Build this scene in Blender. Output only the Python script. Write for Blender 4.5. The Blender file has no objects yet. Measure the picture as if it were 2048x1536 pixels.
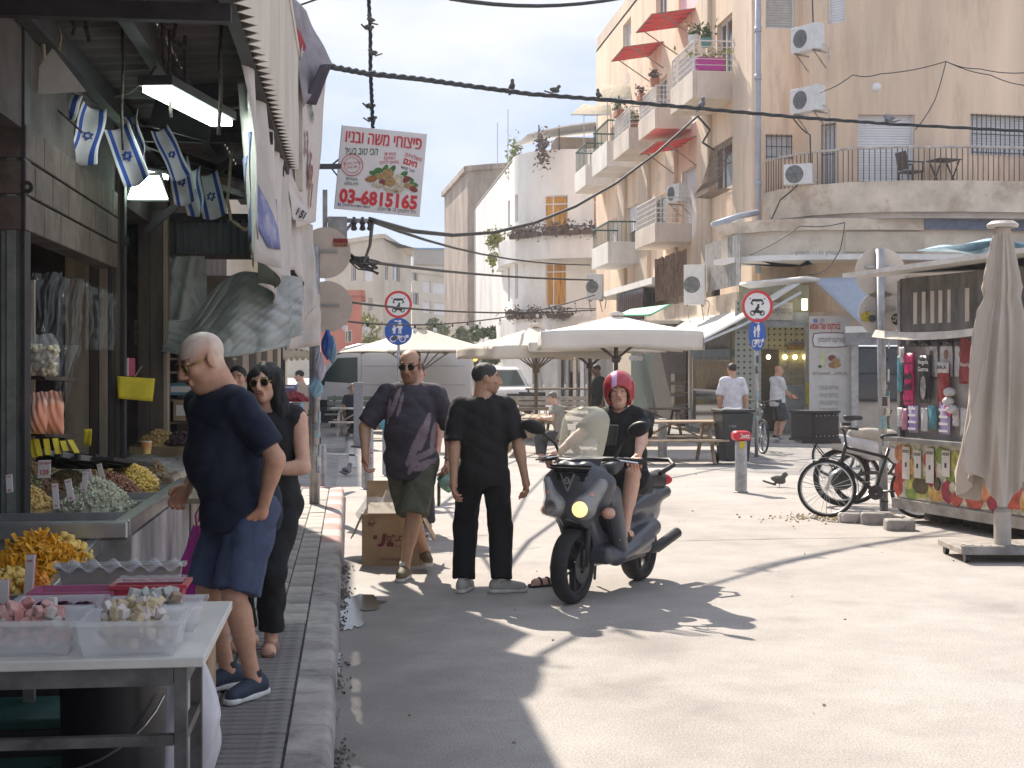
import bpy,bmesh,math,random
import numpy as np
from mathutils import Vector,Matrix,Euler
rng = random.Random(7);nrg = np.random.default_rng(7)
sc = bpy.context.scene;C = sc.collection
R = math.radians
# ---------------------------------------------------------------- camera, sky, sun, exposure
# world: +Y runs along the street, +X to its right, the camera stands on the kerb line at the origin
YAW = 6.77;CA,SA = math.cos(R(YAW)),math.sin(R(YAW));F = 2731.0;CH = 1.72;HY = 735.0
cam = bpy.data.objects.new('camera',bpy.data.cameras.new('camera'));C.objects.link(cam)
cam.location = (0,0,CH);cam.rotation_euler = (R(90),0,R(-YAW))
cam.data.sensor_width = 36;cam.data.lens = F/2048*36;cam.data.shift_y = (HY-768)/2048
cam.data.clip_start = .1;cam.data.clip_end = 4000
sc.camera = cam
SUN_EL = 43.0;SDX,SDY = -.275,.961
w = bpy.data.worlds.new('World');sc.world = w;w.use_nodes = True
nt = w.node_tree;N = nt.nodes;L = nt.links
bg = N['Background'];sky = N.new('ShaderNodeTexSky');sky.sky_type = 'NISHITA';sky.sun_disc = False
sky.sun_elevation = R(SUN_EL);sky.sun_rotation = math.atan2(SDX,SDY);sky.dust_density = 1.;sky.air_density = 1.0;sky.ozone_density = 1.2
tc = N.new('ShaderNodeTexCoord');mp = N.new('ShaderNodeMapping');mp.inputs['Scale'].default_value = (1,1,2.6)
nz = N.new('ShaderNodeTexNoise');nz.inputs['Scale'].default_value = 2.6;nz.inputs['Detail'].default_value = 7;nz.inputs['Roughness'].default_value = .55
rp = N.new('ShaderNodeValToRGB');rp.color_ramp.elements[0].position = .44;rp.color_ramp.elements[1].position = .68
hz = N.new('ShaderNodeMix');hz.data_type = 'RGBA';hz.inputs['Factor'].default_value = .93;hz.inputs['B'].default_value = (2.2,2.6,3.5,1)   # thin high haze
mx = N.new('ShaderNodeMix');mx.data_type = 'RGBA';mx.inputs['B'].default_value = (4.0,4.0,4.05,1)                                        # clouds
L.new(tc.outputs['Generated'],mp.inputs['Vector']);L.new(mp.outputs[0],nz.inputs['Vector']);L.new(nz.outputs['Fac'],rp.inputs[0])
L.new(sky.outputs[0],hz.inputs['A']);L.new(hz.outputs['Result'],mx.inputs['A']);L.new(rp.outputs['Color'],mx.inputs['Factor']);L.new(mx.outputs['Result'],bg.inputs['Color'])
bg.inputs['Strength'].default_value = .1
sun = bpy.data.objects.new('sun',bpy.data.lights.new('sun','SUN'));C.objects.link(sun)
sun.data.energy = 3.1;sun.data.angle = R(.6);sun.data.color = (1,.91,.79)
sd = Vector((SDX*math.cos(R(SUN_EL)),SDY*math.cos(R(SUN_EL)),math.sin(R(SUN_EL))))
sun.rotation_euler = sd.to_track_quat('Z','Y').to_euler();sun.location = (-20,30,40)
vs = sc.view_settings;vs.view_transform = 'Standard';vs.look = 'None';vs.gamma = 1;vs.exposure = 1.4;vs.use_curve_mapping = False
sc.cycles.max_bounces = 6;sc.cycles.diffuse_bounces = 3;sc.cycles.glossy_bounces = 3;sc.cycles.transmission_bounces = 6;sc.cycles.transparent_max_bounces = 12
sc.cycles.sample_clamp_indirect = 6;sc.cycles.caustics_reflective = False;sc.cycles.caustics_refractive = False
sc.cycles.use_denoising = True

# ---------------------------------------------------------------- places in the picture -> places in the street
def cw(xc,yc,z=0.): return Vector((CA*xc+SA*yc,-SA*xc+CA*yc,z))          # camera-aligned ground axes -> world
def W(px,py,d): return cw((px-1024)/F*d,d,CH-(py-HY)/F*d)
def G(px,py,z=0.):
    d = (CH-z)*F/(py-HY);return W(px,py,d)
def dX(px,X): return X/(CA*(px-1024)/F+SA)                                  # depth of the ray px on the plane x = X
def ZX(px,py,X): d = dX(px,X);return CH-(py-HY)/F*d
def YX(px,X): return W(px,0,dX(px,X)).y
def yawcam(deg=0): return R(deg-YAW)

# ---------------------------------------------------------------- materials
MATS = {}
def M(name,col=(.5,.5,.5),rough=.7,metal=0.,var=.18,scale=6.,bump=.0,bscale=60.,col2=None,stain=None,stain_amt=.0,sscale=1.2,emit=None,estr=0.,trans=0.,alpha=1.,spec=None,sub=0.,coat=0.,ior=None,attr=None,vstretch=1.):
    if name in MATS: return MATS[name]
    m = bpy.data.materials.new(name);m.use_nodes = True;MATS[name] = m
    t = m.node_tree;n = t.nodes;l = t.links;b = n['Principled BSDF']
    b.inputs['Roughness'].default_value = rough;b.inputs['Metallic'].default_value = metal
    if spec is not None: b.inputs['Specular IOR Level'].default_value = spec
    if coat: b.inputs['Coat Weight'].default_value = coat;b.inputs['Coat Roughness'].default_value = .08
    if trans: b.inputs['Transmission Weight'].default_value = trans
    if ior: b.inputs['IOR'].default_value = ior
    if alpha < 1: b.inputs['Alpha'].default_value = alpha
    if sub: b.inputs['Subsurface Weight'].default_value = sub;b.inputs['Subsurface Radius'].default_value = (.012,.005,.003);b.inputs['Subsurface Scale'].default_value = 1.
    co = n.new('ShaderNodeTexCoord');vec = co.outputs['Object']
    if vstretch != 1.:
        mp = n.new('ShaderNodeMapping');mp.inputs['Scale'].default_value = (1,1,1/vstretch);l.new(vec,mp.inputs['Vector']);vec = mp.outputs[0]
    c2 = col2 or tuple(max(0,c*(1-2*var)) for c in col)
    c1 = tuple(min(1,c*(1+var*.6)) for c in col)
    cur = None
    if var or col2:
        nn = n.new('ShaderNodeTexNoise');nn.inputs['Scale'].default_value = scale;nn.inputs['Detail'].default_value = 8;nn.inputs['Roughness'].default_value = .62
        l.new(vec,nn.inputs['Vector'])
        r = n.new('ShaderNodeValToRGB');r.color_ramp.elements[0].position = .3;r.color_ramp.elements[1].position = .68
        r.color_ramp.elements[0].color = (*c2,1);r.color_ramp.elements[1].color = (*c1,1);l.new(nn.outputs['Fac'],r.inputs[0]);cur = r.outputs['Color']
    if stain is not None:
        ns = n.new('ShaderNodeTexNoise');ns.inputs['Scale'].default_value = sscale;ns.inputs['Detail'].default_value = 10;ns.inputs['Roughness'].default_value = .7;l.new(vec,ns.inputs['Vector'])
        r2 = n.new('ShaderNodeValToRGB');r2.color_ramp.elements[0].position = .5;r2.color_ramp.elements[1].position = .64
        r2.color_ramp.elements[1].color = (stain_amt,)*3+(1,);l.new(ns.outputs['Fac'],r2.inputs[0])
        k = n.new('ShaderNodeMix');k.data_type = 'RGBA';l.new(r2.outputs['Color'],k.inputs['Factor'])
        if cur: l.new(cur,k.inputs['A'])
        else: k.inputs['A'].default_value = (*col,1)
        k.inputs['B'].default_value = (*stain,1);cur = k.outputs['Result']
    if attr:
        at = n.new('ShaderNodeAttribute');at.attribute_name = attr
        k = n.new('ShaderNodeMix');k.data_type = 'RGBA';k.blend_type = 'MULTIPLY';k.inputs['Factor'].default_value = 1
        if cur: l.new(cur,k.inputs['A'])
        else: k.inputs['A'].default_value = (*col,1)
        l.new(at.outputs['Color'],k.inputs['B']);cur = k.outputs['Result']
    if cur: l.new(cur,b.inputs['Base Color'])
    else: b.inputs['Base Color'].default_value = (*col,1)
    if bump:
        nb = n.new('ShaderNodeTexNoise');nb.inputs['Scale'].default_value = bscale;nb.inputs['Detail'].default_value = 5;l.new(co.outputs['Object'],nb.inputs['Vector'])
        bp = n.new('ShaderNodeBump');bp.inputs['Strength'].default_value = bump;bp.inputs['Distance'].default_value = .01;l.new(nb.outputs['Fac'],bp.inputs['Height']);l.new(bp.outputs[0],b.inputs['Normal'])
    if emit: b.inputs['Emission Color'].default_value = (*emit,1);b.inputs['Emission Strength'].default_value = estr
    return m
def flat(name,col,rough=.6): return M(name,col,rough,var=.06,scale=12)

# ---------------------------------------------------------------- mesh building
PM = {}          # world matrices of the parents
class MB:
    def __init__(s): s.v = [];s.f = []
    def add(s,v,f):
        o = len(s.v);s.v += [tuple(p) for p in v];s.f += [tuple(i+o for i in q) for q in f];return s
    def box(s,c,d,rz=0.,M4=None):
        x,y,z = d[0]/2,d[1]/2,d[2]/2
        v = [Vector((sx*x,sy*y,sz*z)) for sx in (-1,1) for sy in (-1,1) for sz in (-1,1)]
        if rz: m = Matrix.Rotation(rz,3,'Z');v = [m @ p for p in v]
        if M4 is not None: v = [M4 @ p for p in v]
        else: v = [p+Vector(c) for p in v]
        return s.add(v,[(0,1,3,2),(4,6,7,5),(0,4,5,1),(2,3,7,6),(0,2,6,4),(1,5,7,3)])
    def bb(s,x0,x1,y0,y1,z0,z1): return s.box(((x0+x1)/2,(y0+y1)/2,(z0+z1)/2),(abs(x1-x0),abs(y1-y0),abs(z1-z0)))
    def bar(s,a,b,wx,wy,up=(0,0,1)):
        a,b = Vector(a),Vector(b);d = b-a;ln = d.length;d.normalize()
        u = Vector(up)
        if abs(d.dot(u)) > .98: u = Vector((0,1,0)) if abs(d.y) < .9 else Vector((1,0,0))
        x = d.cross(u).normalized();y = x.cross(d)
        v = [p+x*(i*wx/2)+y*(j*wy/2) for p in (a,b) for i,j in ((-1,-1),(1,-1),(1,1),(-1,1))]
        return s.add(v,[(3,2,1,0),(4,5,6,7),(0,1,5,4),(1,2,6,5),(2,3,7,6),(3,0,4,7)])
    def cyl(s,a,b,r0,r1=None,n=12,caps=True):
        r1 = r0 if r1 is None else r1
        return s.tube([a,b],[r0,r1],n,caps)
    def tube(s,pts,r,n=8,caps=True,closed=False):
        pts = [Vector(p) for p in pts];m = len(pts);rs = r if isinstance(r,(list,tuple)) else [r]*m
        v = [];f = [];ref = None
        for i,p in enumerate(pts):
            if closed: t = pts[(i+1) % m]-pts[i-1]
            else: t = pts[min(i+1,m-1)]-pts[max(i-1,0)]
            t = t.normalized() if t.length > 1e-9 else Vector((0,0,1))
            if ref is None:
                ref = Vector((0,0,1)) if abs(t.z) < .9 else Vector((1,0,0))
            x = t.cross(ref)
            if x.length < 1e-6: x = t.cross(Vector((.3,.9,.1)))
            x.normalize();y = x.cross(t);ref = y
            for k in range(n):
                a = 2*math.pi*k/n;v.append(p+(x*math.cos(a)+y*math.sin(a))*rs[i])
        for i in range(m if closed else m-1):
            j = (i+1) % m
            for k in range(n): k2 = (k+1) % n;f.append((i*n+k,i*n+k2,j*n+k2,j*n+k))
        if caps and not closed: f.append(tuple(range(n-1,-1,-1)));f.append(tuple((m-1)*n+k for k in range(n)))
        return s.add(v,f)
    def lathe(s,prof,c=(0,0,0),n=20,M4=None,a0=0.,a1=2*math.pi):
        v = [];f = [];full = abs(a1-a0-2*math.pi) < 1e-6;nn = n if full else n+1
        for (r,z) in prof:
            for k in range(nn):
                a = a0+(a1-a0)*k/n;v.append(Vector((r*math.cos(a),r*math.sin(a),z)))
        for i in range(len(prof)-1):
            for k in range(n):
                k2 = (k+1) % nn;f.append((i*nn+k,i*nn+k2,(i+1)*nn+k2,(i+1)*nn+k))
        v = [(M4 @ p) if M4 is not None else p+Vector(c) for p in v]
        return s.add(v,f)
    def sph(s,c,r,nu=12,nv=8,M3=None):
        r = (r,r,r) if isinstance(r,(int,float)) else r
        v = [Vector((0,0,r[2]))];f = []
        for j in range(1,nv):
            t = math.pi*j/nv
            for k in range(nu): a = 2*math.pi*k/nu;v.append(Vector((r[0]*math.sin(t)*math.cos(a),r[1]*math.sin(t)*math.sin(a),r[2]*math.cos(t))))
        v.append(Vector((0,0,-r[2])))
        for k in range(nu): f.append((0,1+k,1+(k+1) % nu))
        for j in range(nv-2):
            for k in range(nu): a = 1+j*nu;f.append((a+k,a+nu+k,a+nu+(k+1) % nu,a+(k+1) % nu))
        a = 1+(nv-2)*nu
        for k in range(nu): f.append((a+k,len(v)-1,a+(k+1) % nu))
        if M3 is not None: v = [M3 @ p for p in v]
        return s.add([p+Vector(c) for p in v],f)
    def prism(s,poly,a,b,ax='y'):
        # poly: 2-D outline, extruded between a and b along ax; for 'y' the outline is (x,z), for 'x' it is (y,z), for 'z' it is (x,y)
        n = len(poly)
        def P(p,t): return (p[0],t,p[1]) if ax == 'y' else ((t,p[0],p[1]) if ax == 'x' else (p[0],p[1],t))
        v = [P(p,a) for p in poly]+[P(p,b) for p in poly]
        f = [tuple(range(n)),tuple(range(2*n-1,n-1,-1))]+[(i,i+n,(i+1) % n+n,(i+1) % n) for i in range(n)]
        return s.add(v,f)
    def grid(s,fn,nu,nv,thick=0.):
        P = [[Vector(fn(i/nu,j/nv)) for j in range(nv+1)] for i in range(nu+1)]
        v = [p for row in P for p in row];o = nv+1
        f = [(i*o+j,(i+1)*o+j,(i+1)*o+j+1,i*o+j+1) for i in range(nu) for j in range(nv)]
        if thick:
            m = len(v);nrm = []
            for i in range(nu+1):
                for j in range(nv+1):
                    du = P[min(i+1,nu)][j]-P[max(i-1,0)][j];dv = P[i][min(j+1,nv)]-P[i][max(j-1,0)]
                    c = du.cross(dv);nrm.append(c.normalized() if c.length > 1e-9 else Vector((0,0,1)))
            v2 = [p-q*thick for p,q in zip(v,nrm)]
            f2 = [tuple(reversed([k+m for k in q])) for q in f]
            e = [(i*o,(i+1)*o) for i in range(nu)]+[((i+1)*o+nv,i*o+nv) for i in range(nu)]+[(j+1,j) for j in range(nv)]+[(nu*o+j,nu*o+j+1) for j in range(nv)]
            f = f+f2+[(b,a,a+m,b+m) for a,b in e];v = v+v2
        return s.add(v,f)
    def mesh(s,name,smooth=False):
        me = bpy.data.meshes.new(name);me.from_pydata([tuple(p) for p in s.v],[],s.f);me.update()
        if smooth: me.polygons.foreach_set('use_smooth',[True]*len(me.polygons))
        return me
    def build(s,name,mat,parent=None,smooth=False,world=False,bevel=0.,kind=None,label=None,cat=None,group=None,loc=None,rot=None,auto=None):
        return obj(name,s.mesh(name,smooth or auto is not None),mat,parent,world,bevel,kind,label,cat,group,loc,rot,auto)
def obj(name,me,mat,parent=None,world=False,bevel=0.,kind=None,label=None,cat=None,group=None,loc=None,rot=None,auto=None):
    o = bpy.data.objects.new(name,me);C.objects.link(o)
    if isinstance(mat,(list,tuple)):
        for m in mat: me.materials.append(m)
    elif mat is not None and not me.materials: me.materials.append(mat)
    if loc is not None: o.location = loc
    if rot is not None: o.rotation_euler = rot
    if parent is not None:
        o.parent = parent
        if world: o.matrix_parent_inverse = PM[parent.name].inverted()
        PM[o.name] = PM[parent.name] @ (Matrix.Identity(4) if world else Matrix.LocRotScale(o.location,o.rotation_euler,None))
        if world: PM[o.name] = Matrix.Identity(4)
    else: PM[o.name] = Matrix.LocRotScale(o.location,o.rotation_euler,None)
    if bevel:
        b = o.modifiers.new('bevel','BEVEL');b.width = bevel;b.segments = 2;b.limit_method = 'ANGLE';b.angle_limit = R(35)
    if auto is not None:
        try: me.set_sharp_from_angle(angle=R(auto))
        except Exception: pass
    tag(o,label,cat,group,kind)
    return o
def tag(o,label=None,cat=None,group=None,kind=None):
    if label: o['label'] = label
    if cat: o['category'] = cat
    if group: o['group'] = group
    if kind: o['kind'] = kind
    return o
def thing(name,label,cat,loc=(0,0,0),rz=0.,group=None):
    o = bpy.data.objects.new(name,None);C.objects.link(o);o.location = loc;o.rotation_euler = (0,0,rz);o.empty_display_size = .1
    PM[o.name] = Matrix.LocRotScale(Vector(loc),Euler((0,0,rz)),None)
    return tag(o,label,cat,group)
def share(name,me,mat,parent,loc=(0,0,0),rot=(0,0,0),scl=None,world=False):
    o = obj(name,me,mat,parent,world,loc=loc,rot=rot)
    if scl is not None: o.scale = scl
    return o
def copytree(o,loc=None,rz=None,parent=None,label=None,group=None):
    c = o.copy();C.objects.link(c);c.parent = parent
    if loc is not None: c.location = loc
    if rz is not None: c.rotation_euler = (0,0,rz)
    if label: c['label'] = label
    if group: c['group'] = group
    if parent is None: PM[c.name] = Matrix.LocRotScale(c.location,c.rotation_euler,None)
    for ch in [x for x in bpy.data.objects if x.parent == o]: copytree(ch,parent=c)
    return c
UNIT = None
def unitbox():
    global UNIT
    if UNIT is None: UNIT = MB().box((0,0,0),(1,1,1)).mesh('unit')
    return UNIT
def xf(loc=(0,0,0),rot=(0,0,0),scl=(1,1,1)): return Matrix.LocRotScale(Vector(loc),Euler([R(a) for a in rot]),Vector(scl))
def text(s,size,mat,parent,loc,rot=(90,0,0),name='lettering',world=False,heb=False,bold=0.,ext=.001,width=None,align='CENTER',shear=0.,space=1.):
    cu = bpy.data.curves.new(name,'FONT');cu.body = s[::-1] if heb else s;cu.size = size;cu.align_x = align;cu.align_y = 'CENTER';cu.extrude = ext;cu.offset = bold;cu.resolution_u = 2;cu.shear = shear;cu.space_character = space
    t = bpy.data.objects.new('tmp',cu);C.objects.link(t)
    me = bpy.data.meshes.new_from_object(t);bpy.data.objects.remove(t);bpy.data.curves.remove(cu)
    me.materials.clear()
    if width and len(me.vertices):
        a = np.empty(len(me.vertices)*3);me.vertices.foreach_get('co',a);a = a.reshape(-1,3);wd = np.ptp(a[:,0])
        if wd > 1e-6: a[:,0] *= width/wd
        if align == 'CENTER': a[:,0] -= (a[:,0].min()+a[:,0].max())/2
        me.vertices.foreach_set('co',a.ravel())
    o = obj(name,me,mat,parent,world,loc=Vector(loc),rot=[R(a) for a in rot])
    return o

# ---------------------------------------------------------------- signed-distance modelling (bodies, clothes, moulded shells)
def smin(a,b,k):
    if k <= 0: return np.minimum(a,b)
    h = np.clip(.5+.5*(b-a)/k,0,1);return b+(a-b)*h-k*h*(1-h)
def rot3(e): return np.array(Euler([R(a) for a in e]).to_matrix())
class SD:
    def __init__(s,lo,hi,h):
        s.lo = np.array(lo,float);s.h = h;s.n = np.maximum(2,np.ceil((np.array(hi,float)-s.lo)/h).astype(int)+1)
        s.D = np.full(s.n,.5)
    def sub(s,lo,hi):
        i0 = np.clip(np.floor((np.array(lo)-s.lo)/s.h).astype(int),0,s.n);i1 = np.clip(np.ceil((np.array(hi)-s.lo)/s.h).astype(int)+1,0,s.n)
        if np.any(i1 <= i0): return None,None
        ax = [s.lo[a]+s.h*np.arange(i0[a],i1[a]) for a in range(3)]
        return tuple(slice(i0[a],i1[a]) for a in range(3)),np.stack(np.meshgrid(*ax,indexing='ij'),-1)
    def op(s,sl,d,k,cut):
        if cut: s.D[sl] = -smin(-s.D[sl],d,k)
        else: s.D[sl] = smin(s.D[sl],d,k)
        return s
    def cap(s,a,b,ra,rb=None,k=.02,cut=False,flat=0):
        rb = ra if rb is None else rb;a = np.array(a,float);b = np.array(b,float);m = max(ra,rb)+.05+k
        sl,P = s.sub(np.minimum(a,b)-m,np.maximum(a,b)+m)
        if sl is None: return s
        ab = b-a;L2 = max(ab@ab,1e-9);t = np.clip(((P-a)@ab)/L2,0,1)
        d = np.linalg.norm(P-a-t[...,None]*ab,axis=-1)-(ra+(rb-ra)*t)
        if flat:
            u = ab/math.sqrt(L2)
            if flat & 1: d = np.maximum(d,(P-b)@u)
            if flat & 2: d = np.maximum(d,(a-P)@u)
        return s.op(sl,d,k,cut)
    def ell(s,c,r,e=None,k=.03,cut=False):
        c = np.array(c,float);r = np.array(r,float);m = r.max()+.05+k
        sl,P = s.sub(c-m,c+m)
        if sl is None: return s
        q = P-c
        if e is not None: q = q @ (e if isinstance(e,np.ndarray) else rot3(e))
        k0 = np.linalg.norm(q/r,axis=-1);k1 = np.linalg.norm(q/(r*r),axis=-1)
        return s.op(sl,k0*(k0-1)/np.maximum(k1,1e-6),k,cut)
    def rbox(s,c,hs,rd=.01,e=None,k=.01,cut=False):
        c = np.array(c,float);hs = np.array(hs,float);m = np.linalg.norm(hs)+.05+k
        sl,P = s.sub(c-m,c+m)
        if sl is None: return s
        q = P-c
        if e is not None: q = q @ (e if isinstance(e,np.ndarray) else rot3(e))
        q = np.abs(q)-(hs-rd)
        return s.op(sl,np.linalg.norm(np.maximum(q,0),axis=-1)+np.minimum(q.max(-1),0)-rd,k,cut)
    def plane(s,p,n):      # cut away everything on the n side
        p = np.array(p,float);n = np.array(n,float);n = n/np.linalg.norm(n)
        ax = [s.lo[a]+s.h*np.arange(s.n[a]) for a in range(3)]
        d = (ax[0][:,None,None]-p[0])*n[0]+(ax[1][None,:,None]-p[1])*n[1]+(ax[2][None,None,:]-p[2])*n[2]
        s.D = np.maximum(s.D,d);return s
    def folds(s,amp,seed=1,freq=14.,n=5,zbias=1.,sharp=0):
        g = np.random.default_rng(seed)
        ax = [s.lo[a]+s.h*np.arange(s.n[a]) for a in range(3)]
        X,Y,Z = np.meshgrid(*ax,indexing='ij')
        acc = 0
        for i in range(n):
            v = g.normal(size=3);v[2] *= zbias;v /= np.linalg.norm(v);fr = freq*(.6+g.random()*1.2)
            q = np.sin(fr*(v[0]*X+v[1]*Y+v[2]*Z)+g.random()*7+1.6*np.sin(6*(X*g.normal()+Y*g.normal()+Z*g.normal())));acc = acc+(q if sharp == 0 else 1-2.2*np.abs(q)**.8)
        s.D = s.D+amp*acc/math.sqrt(n);return s
    def net(s):
        D = s.D;B = D < 0;nx,ny,nz = D.shape
        cs = np.zeros((nx-1,ny-1,nz-1),int)
        for i in (0,1):
            for j in (0,1):
                for k in (0,1): cs += B[i:nx-1+i,j:ny-1+j,k:nz-1+k]
        act = (cs > 0) & (cs < 8);idx = np.full(act.shape,-1,int);cells = np.argwhere(act);idx[act] = np.arange(len(cells))
        if not len(cells): return np.zeros((0,3)),np.zeros((0,4),int)
        acc = np.zeros((len(cells),3));cnt = np.zeros(len(cells))
        cor = [(i,j,k) for i in (0,1) for j in (0,1) for k in (0,1)]
        val = {c: D[cells[:,0]+c[0],cells[:,1]+c[1],cells[:,2]+c[2]] for c in cor}
        for a in cor:
            for ax in range(3):
                if a[ax]: continue
                b = list(a);b[ax] = 1;b = tuple(b);va,vb = val[a],val[b];m = (va < 0) != (vb < 0)
                t = np.where(m,va/np.where(m,va-vb,1),0);p = np.tile(np.array(a,float),(len(cells),1));p[:,ax] += t
                acc += p*m[:,None];cnt += m
        V = s.lo+s.h*(cells+acc/np.maximum(cnt,1)[:,None]);Q = []
        for ax in range(3):
            o1,o2 = [(1,2),(2,0),(0,1)][ax]
            sa = [slice(None)]*3;sb = [slice(None)]*3;sa[ax] = slice(0,-1);sb[ax] = slice(1,None)
            ch = B[tuple(sa)] != B[tuple(sb)];e = np.argwhere(ch)
            ok = (e[:,o1] > 0) & (e[:,o2] > 0) & (e[:,o1] < D.shape[o1]-1) & (e[:,o2] < D.shape[o2]-1);e = e[ok]
            if not len(e): continue
            def I(d1,d2):
                q = e.copy();q[:,o1] += d1;q[:,o2] += d2;return idx[q[:,0],q[:,1],q[:,2]]
            q = np.stack([I(-1,-1),I(0,-1),I(0,0),I(-1,0)],1)
            fl = B[e[:,0],e[:,1],e[:,2]]
            q[~fl] = q[~fl][:,::-1];Q.append(q)
        return V,np.concatenate(Q)
def npmesh(name,V,Q,smooth=True):
    me = bpy.data.meshes.new(name);n = Q.shape[1]
    me.vertices.add(len(V));me.vertices.foreach_set('co',np.asarray(V,np.float32).ravel())
    me.loops.add(Q.size);me.loops.foreach_set('vertex_index',Q.ravel().astype(np.int32))
    me.polygons.add(len(Q));me.polygons.foreach_set('loop_start',np.arange(0,Q.size,n,dtype=np.int32));me.polygons.foreach_set('loop_total',np.full(len(Q),n,np.int32))
    me.polygons.foreach_set('use_smooth',np.full(len(Q),smooth));me.update(calc_edges=True);me.validate()
    return me
def sdobj(name,sd,mat,parent,**kw):
    V,Q = sd.net();return obj(name,npmesh(name,V,Q),mat,parent,**kw)
ICO = None
def scatter(name,pts,size,mat,parent=None,squash=(1,1,1),jitter=.25,sides='ico',**kw):
    # many small pieces in one mesh (kind = stuff)
    t = (1+5**.5)/2
    if sides == 'ico':
        tv = np.array([(-1,t,0),(1,t,0),(-1,-t,0),(1,-t,0),(0,-1,t),(0,1,t),(0,-1,-t),(0,1,-t),(t,0,-1),(t,0,1),(-t,0,-1),(-t,0,1)])/1.9
        tf = np.array([(0,11,5),(0,5,1),(0,1,7),(0,7,10),(0,10,11),(1,5,9),(5,11,4),(11,10,2),(10,7,6),(7,1,8),(3,9,4),(3,4,2),(3,2,6),(3,6,8),(3,8,9),(4,9,5),(2,4,11),(6,2,10),(8,6,7),(9,8,1)])
    elif sides == 'leaf':
        tv = np.array([(-1,0,0),(0,-.45,.12),(1,0,0),(0,.45,.12)]);tf = np.array([(0,1,2,3)])
    else:
        tv = np.array([(x,y,z) for x in (-1,1) for y in (-1,1) for z in (-1,1)],float);tf = np.array([(0,1,3,2),(4,6,7,5),(0,4,5,1),(2,3,7,6),(0,2,6,4),(1,5,7,3)])
    pts = np.asarray(pts,float);n = len(pts);a = nrg.normal(size=(n,4));a /= np.linalg.norm(a,axis=1)[:,None]
    w_,x,y,z = a.T
    Rm = np.stack([np.stack([1-2*(y*y+z*z),2*(x*y-w_*z),2*(x*z+w_*y)],-1),np.stack([2*(x*y+w_*z),1-2*(x*x+z*z),2*(y*z-w_*x)],-1),np.stack([2*(x*z-w_*y),2*(y*z+w_*x),1-2*(x*x+y*y)],-1)],1)
    s = size*(1+jitter*nrg.uniform(-1,1,n));base = tv*np.array(squash)
    V = np.einsum('nij,vj->nvi',Rm,base)*s[:,None,None]+pts[:,None,:]
    Q = (tf[None]+(np.arange(n)*len(tv))[:,None,None]).reshape(-1,tf.shape[1])
    me = npmesh(name,V.reshape(-1,3),Q,smooth=(sides == 'ico'))
    return obj(name,me,mat,parent,**kw)
# ================================================================ GROUND
def asphalt():
    m = bpy.data.materials.new('asphalt');m.use_nodes = True;t = m.node_tree;n = t.nodes;l = t.links;b = n['Principled BSDF']
    co = n.new('ShaderNodeTexCoord')
    def noise(s,d=6,r=.6):
        q = n.new('ShaderNodeTexNoise');q.inputs['Scale'].default_value = s;q.inputs['Detail'].default_value = d;q.inputs['Roughness'].default_value = r;l.new(co.outputs['Object'],q.inputs['Vector']);return q.outputs['Fac']
    def ramp(i,p0,c0,p1,c1):
        q = n.new('ShaderNodeValToRGB');e = q.color_ramp.elements;e[0].position = p0;e[1].position = p1;e[0].color = (*c0,1);e[1].color = (*c1,1);l.new(i,q.inputs[0]);return q.outputs['Color']
    def mul(a,b2,f=1.,bl='MULTIPLY'):
        q = n.new('ShaderNodeMix');q.data_type = 'RGBA';q.blend_type = bl;q.inputs['Factor'].default_value = f;l.new(a,q.inputs['A']);l.new(b2,q.inputs['B']);return q.outputs['Result']
    base = ramp(noise(.45,8),.3,(.385,.352,.32),.72,(.5,.465,.43))
    grain = ramp(noise(95,5,.9),.36,(.4,.4,.41),.64,(1.45,1.43,1.4))
    blot = ramp(noise(2.3,10,.75),.36,(.84,.83,.83),.6,(1,1,1))
    oil = ramp(noise(.9,4,.5),.3,(.82,.82,.82),.42,(1,1,1))
    c = mul(mul(mul(base,grain),blot),oil)
    # a damp gutter and grime along the left kerb: it lies where the street has it
    sp = n.new('ShaderNodeSeparateXYZ');l.new(co.outputs['Object'],sp.inputs[0])
    wob = n.new('ShaderNodeMath');wob.operation = 'MULTIPLY_ADD';l.new(noise(1.1,8,.65),wob.inputs[0]);wob.inputs[1].default_value = -1.9;l.new(sp.outputs['X'],wob.inputs[2])
    l2 = n.new('ShaderNodeMapRange');l2.inputs['From Min'].default_value = -1.;l2.inputs['From Max'].default_value = -.02;l2.clamp = True;l.new(wob.outputs[0],l2.inputs['Value'])
    yr = n.new('ShaderNodeMapRange');yr.inputs['From Min'].default_value = 13.5;yr.inputs['From Max'].default_value = 10.;l.new(sp.outputs['Y'],yr.inputs['Value'])
    inv = n.new('ShaderNodeMath');inv.operation = 'SUBTRACT';inv.inputs[0].default_value = 1;l.new(l2.outputs[0],inv.inputs[1])
    wet = n.new('ShaderNodeMath');wet.operation = 'MULTIPLY';l.new(inv.outputs[0],wet.inputs[0]);l.new(yr.outputs[0],wet.inputs[1])
    dkm = n.new('ShaderNodeMix');dkm.data_type = 'RGBA';dkm.blend_type = 'MULTIPLY';l.new(wet.outputs[0],dkm.inputs['Factor']);l.new(c,dkm.inputs['A']);dkm.inputs['B'].default_value = (.5,.49,.49,1)
    rr = n.new('ShaderNodeMapRange');rr.inputs['To Min'].default_value = .85;rr.inputs['To Max'].default_value = .42;l.new(wet.outputs[0],rr.inputs['Value']);l.new(rr.outputs[0],b.inputs['Roughness'])
    l.new(dkm.outputs['Result'],b.inputs['Base Color'])
    bp = n.new('ShaderNodeBump');bp.inputs['Strength'].default_value = .55;bp.inputs['Distance'].default_value = .006;l.new(noise(170,4,.75),bp.inputs['Height']);l.new(bp.outputs[0],b.inputs['Normal'])
    return m
ROAD = asphalt()
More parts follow.
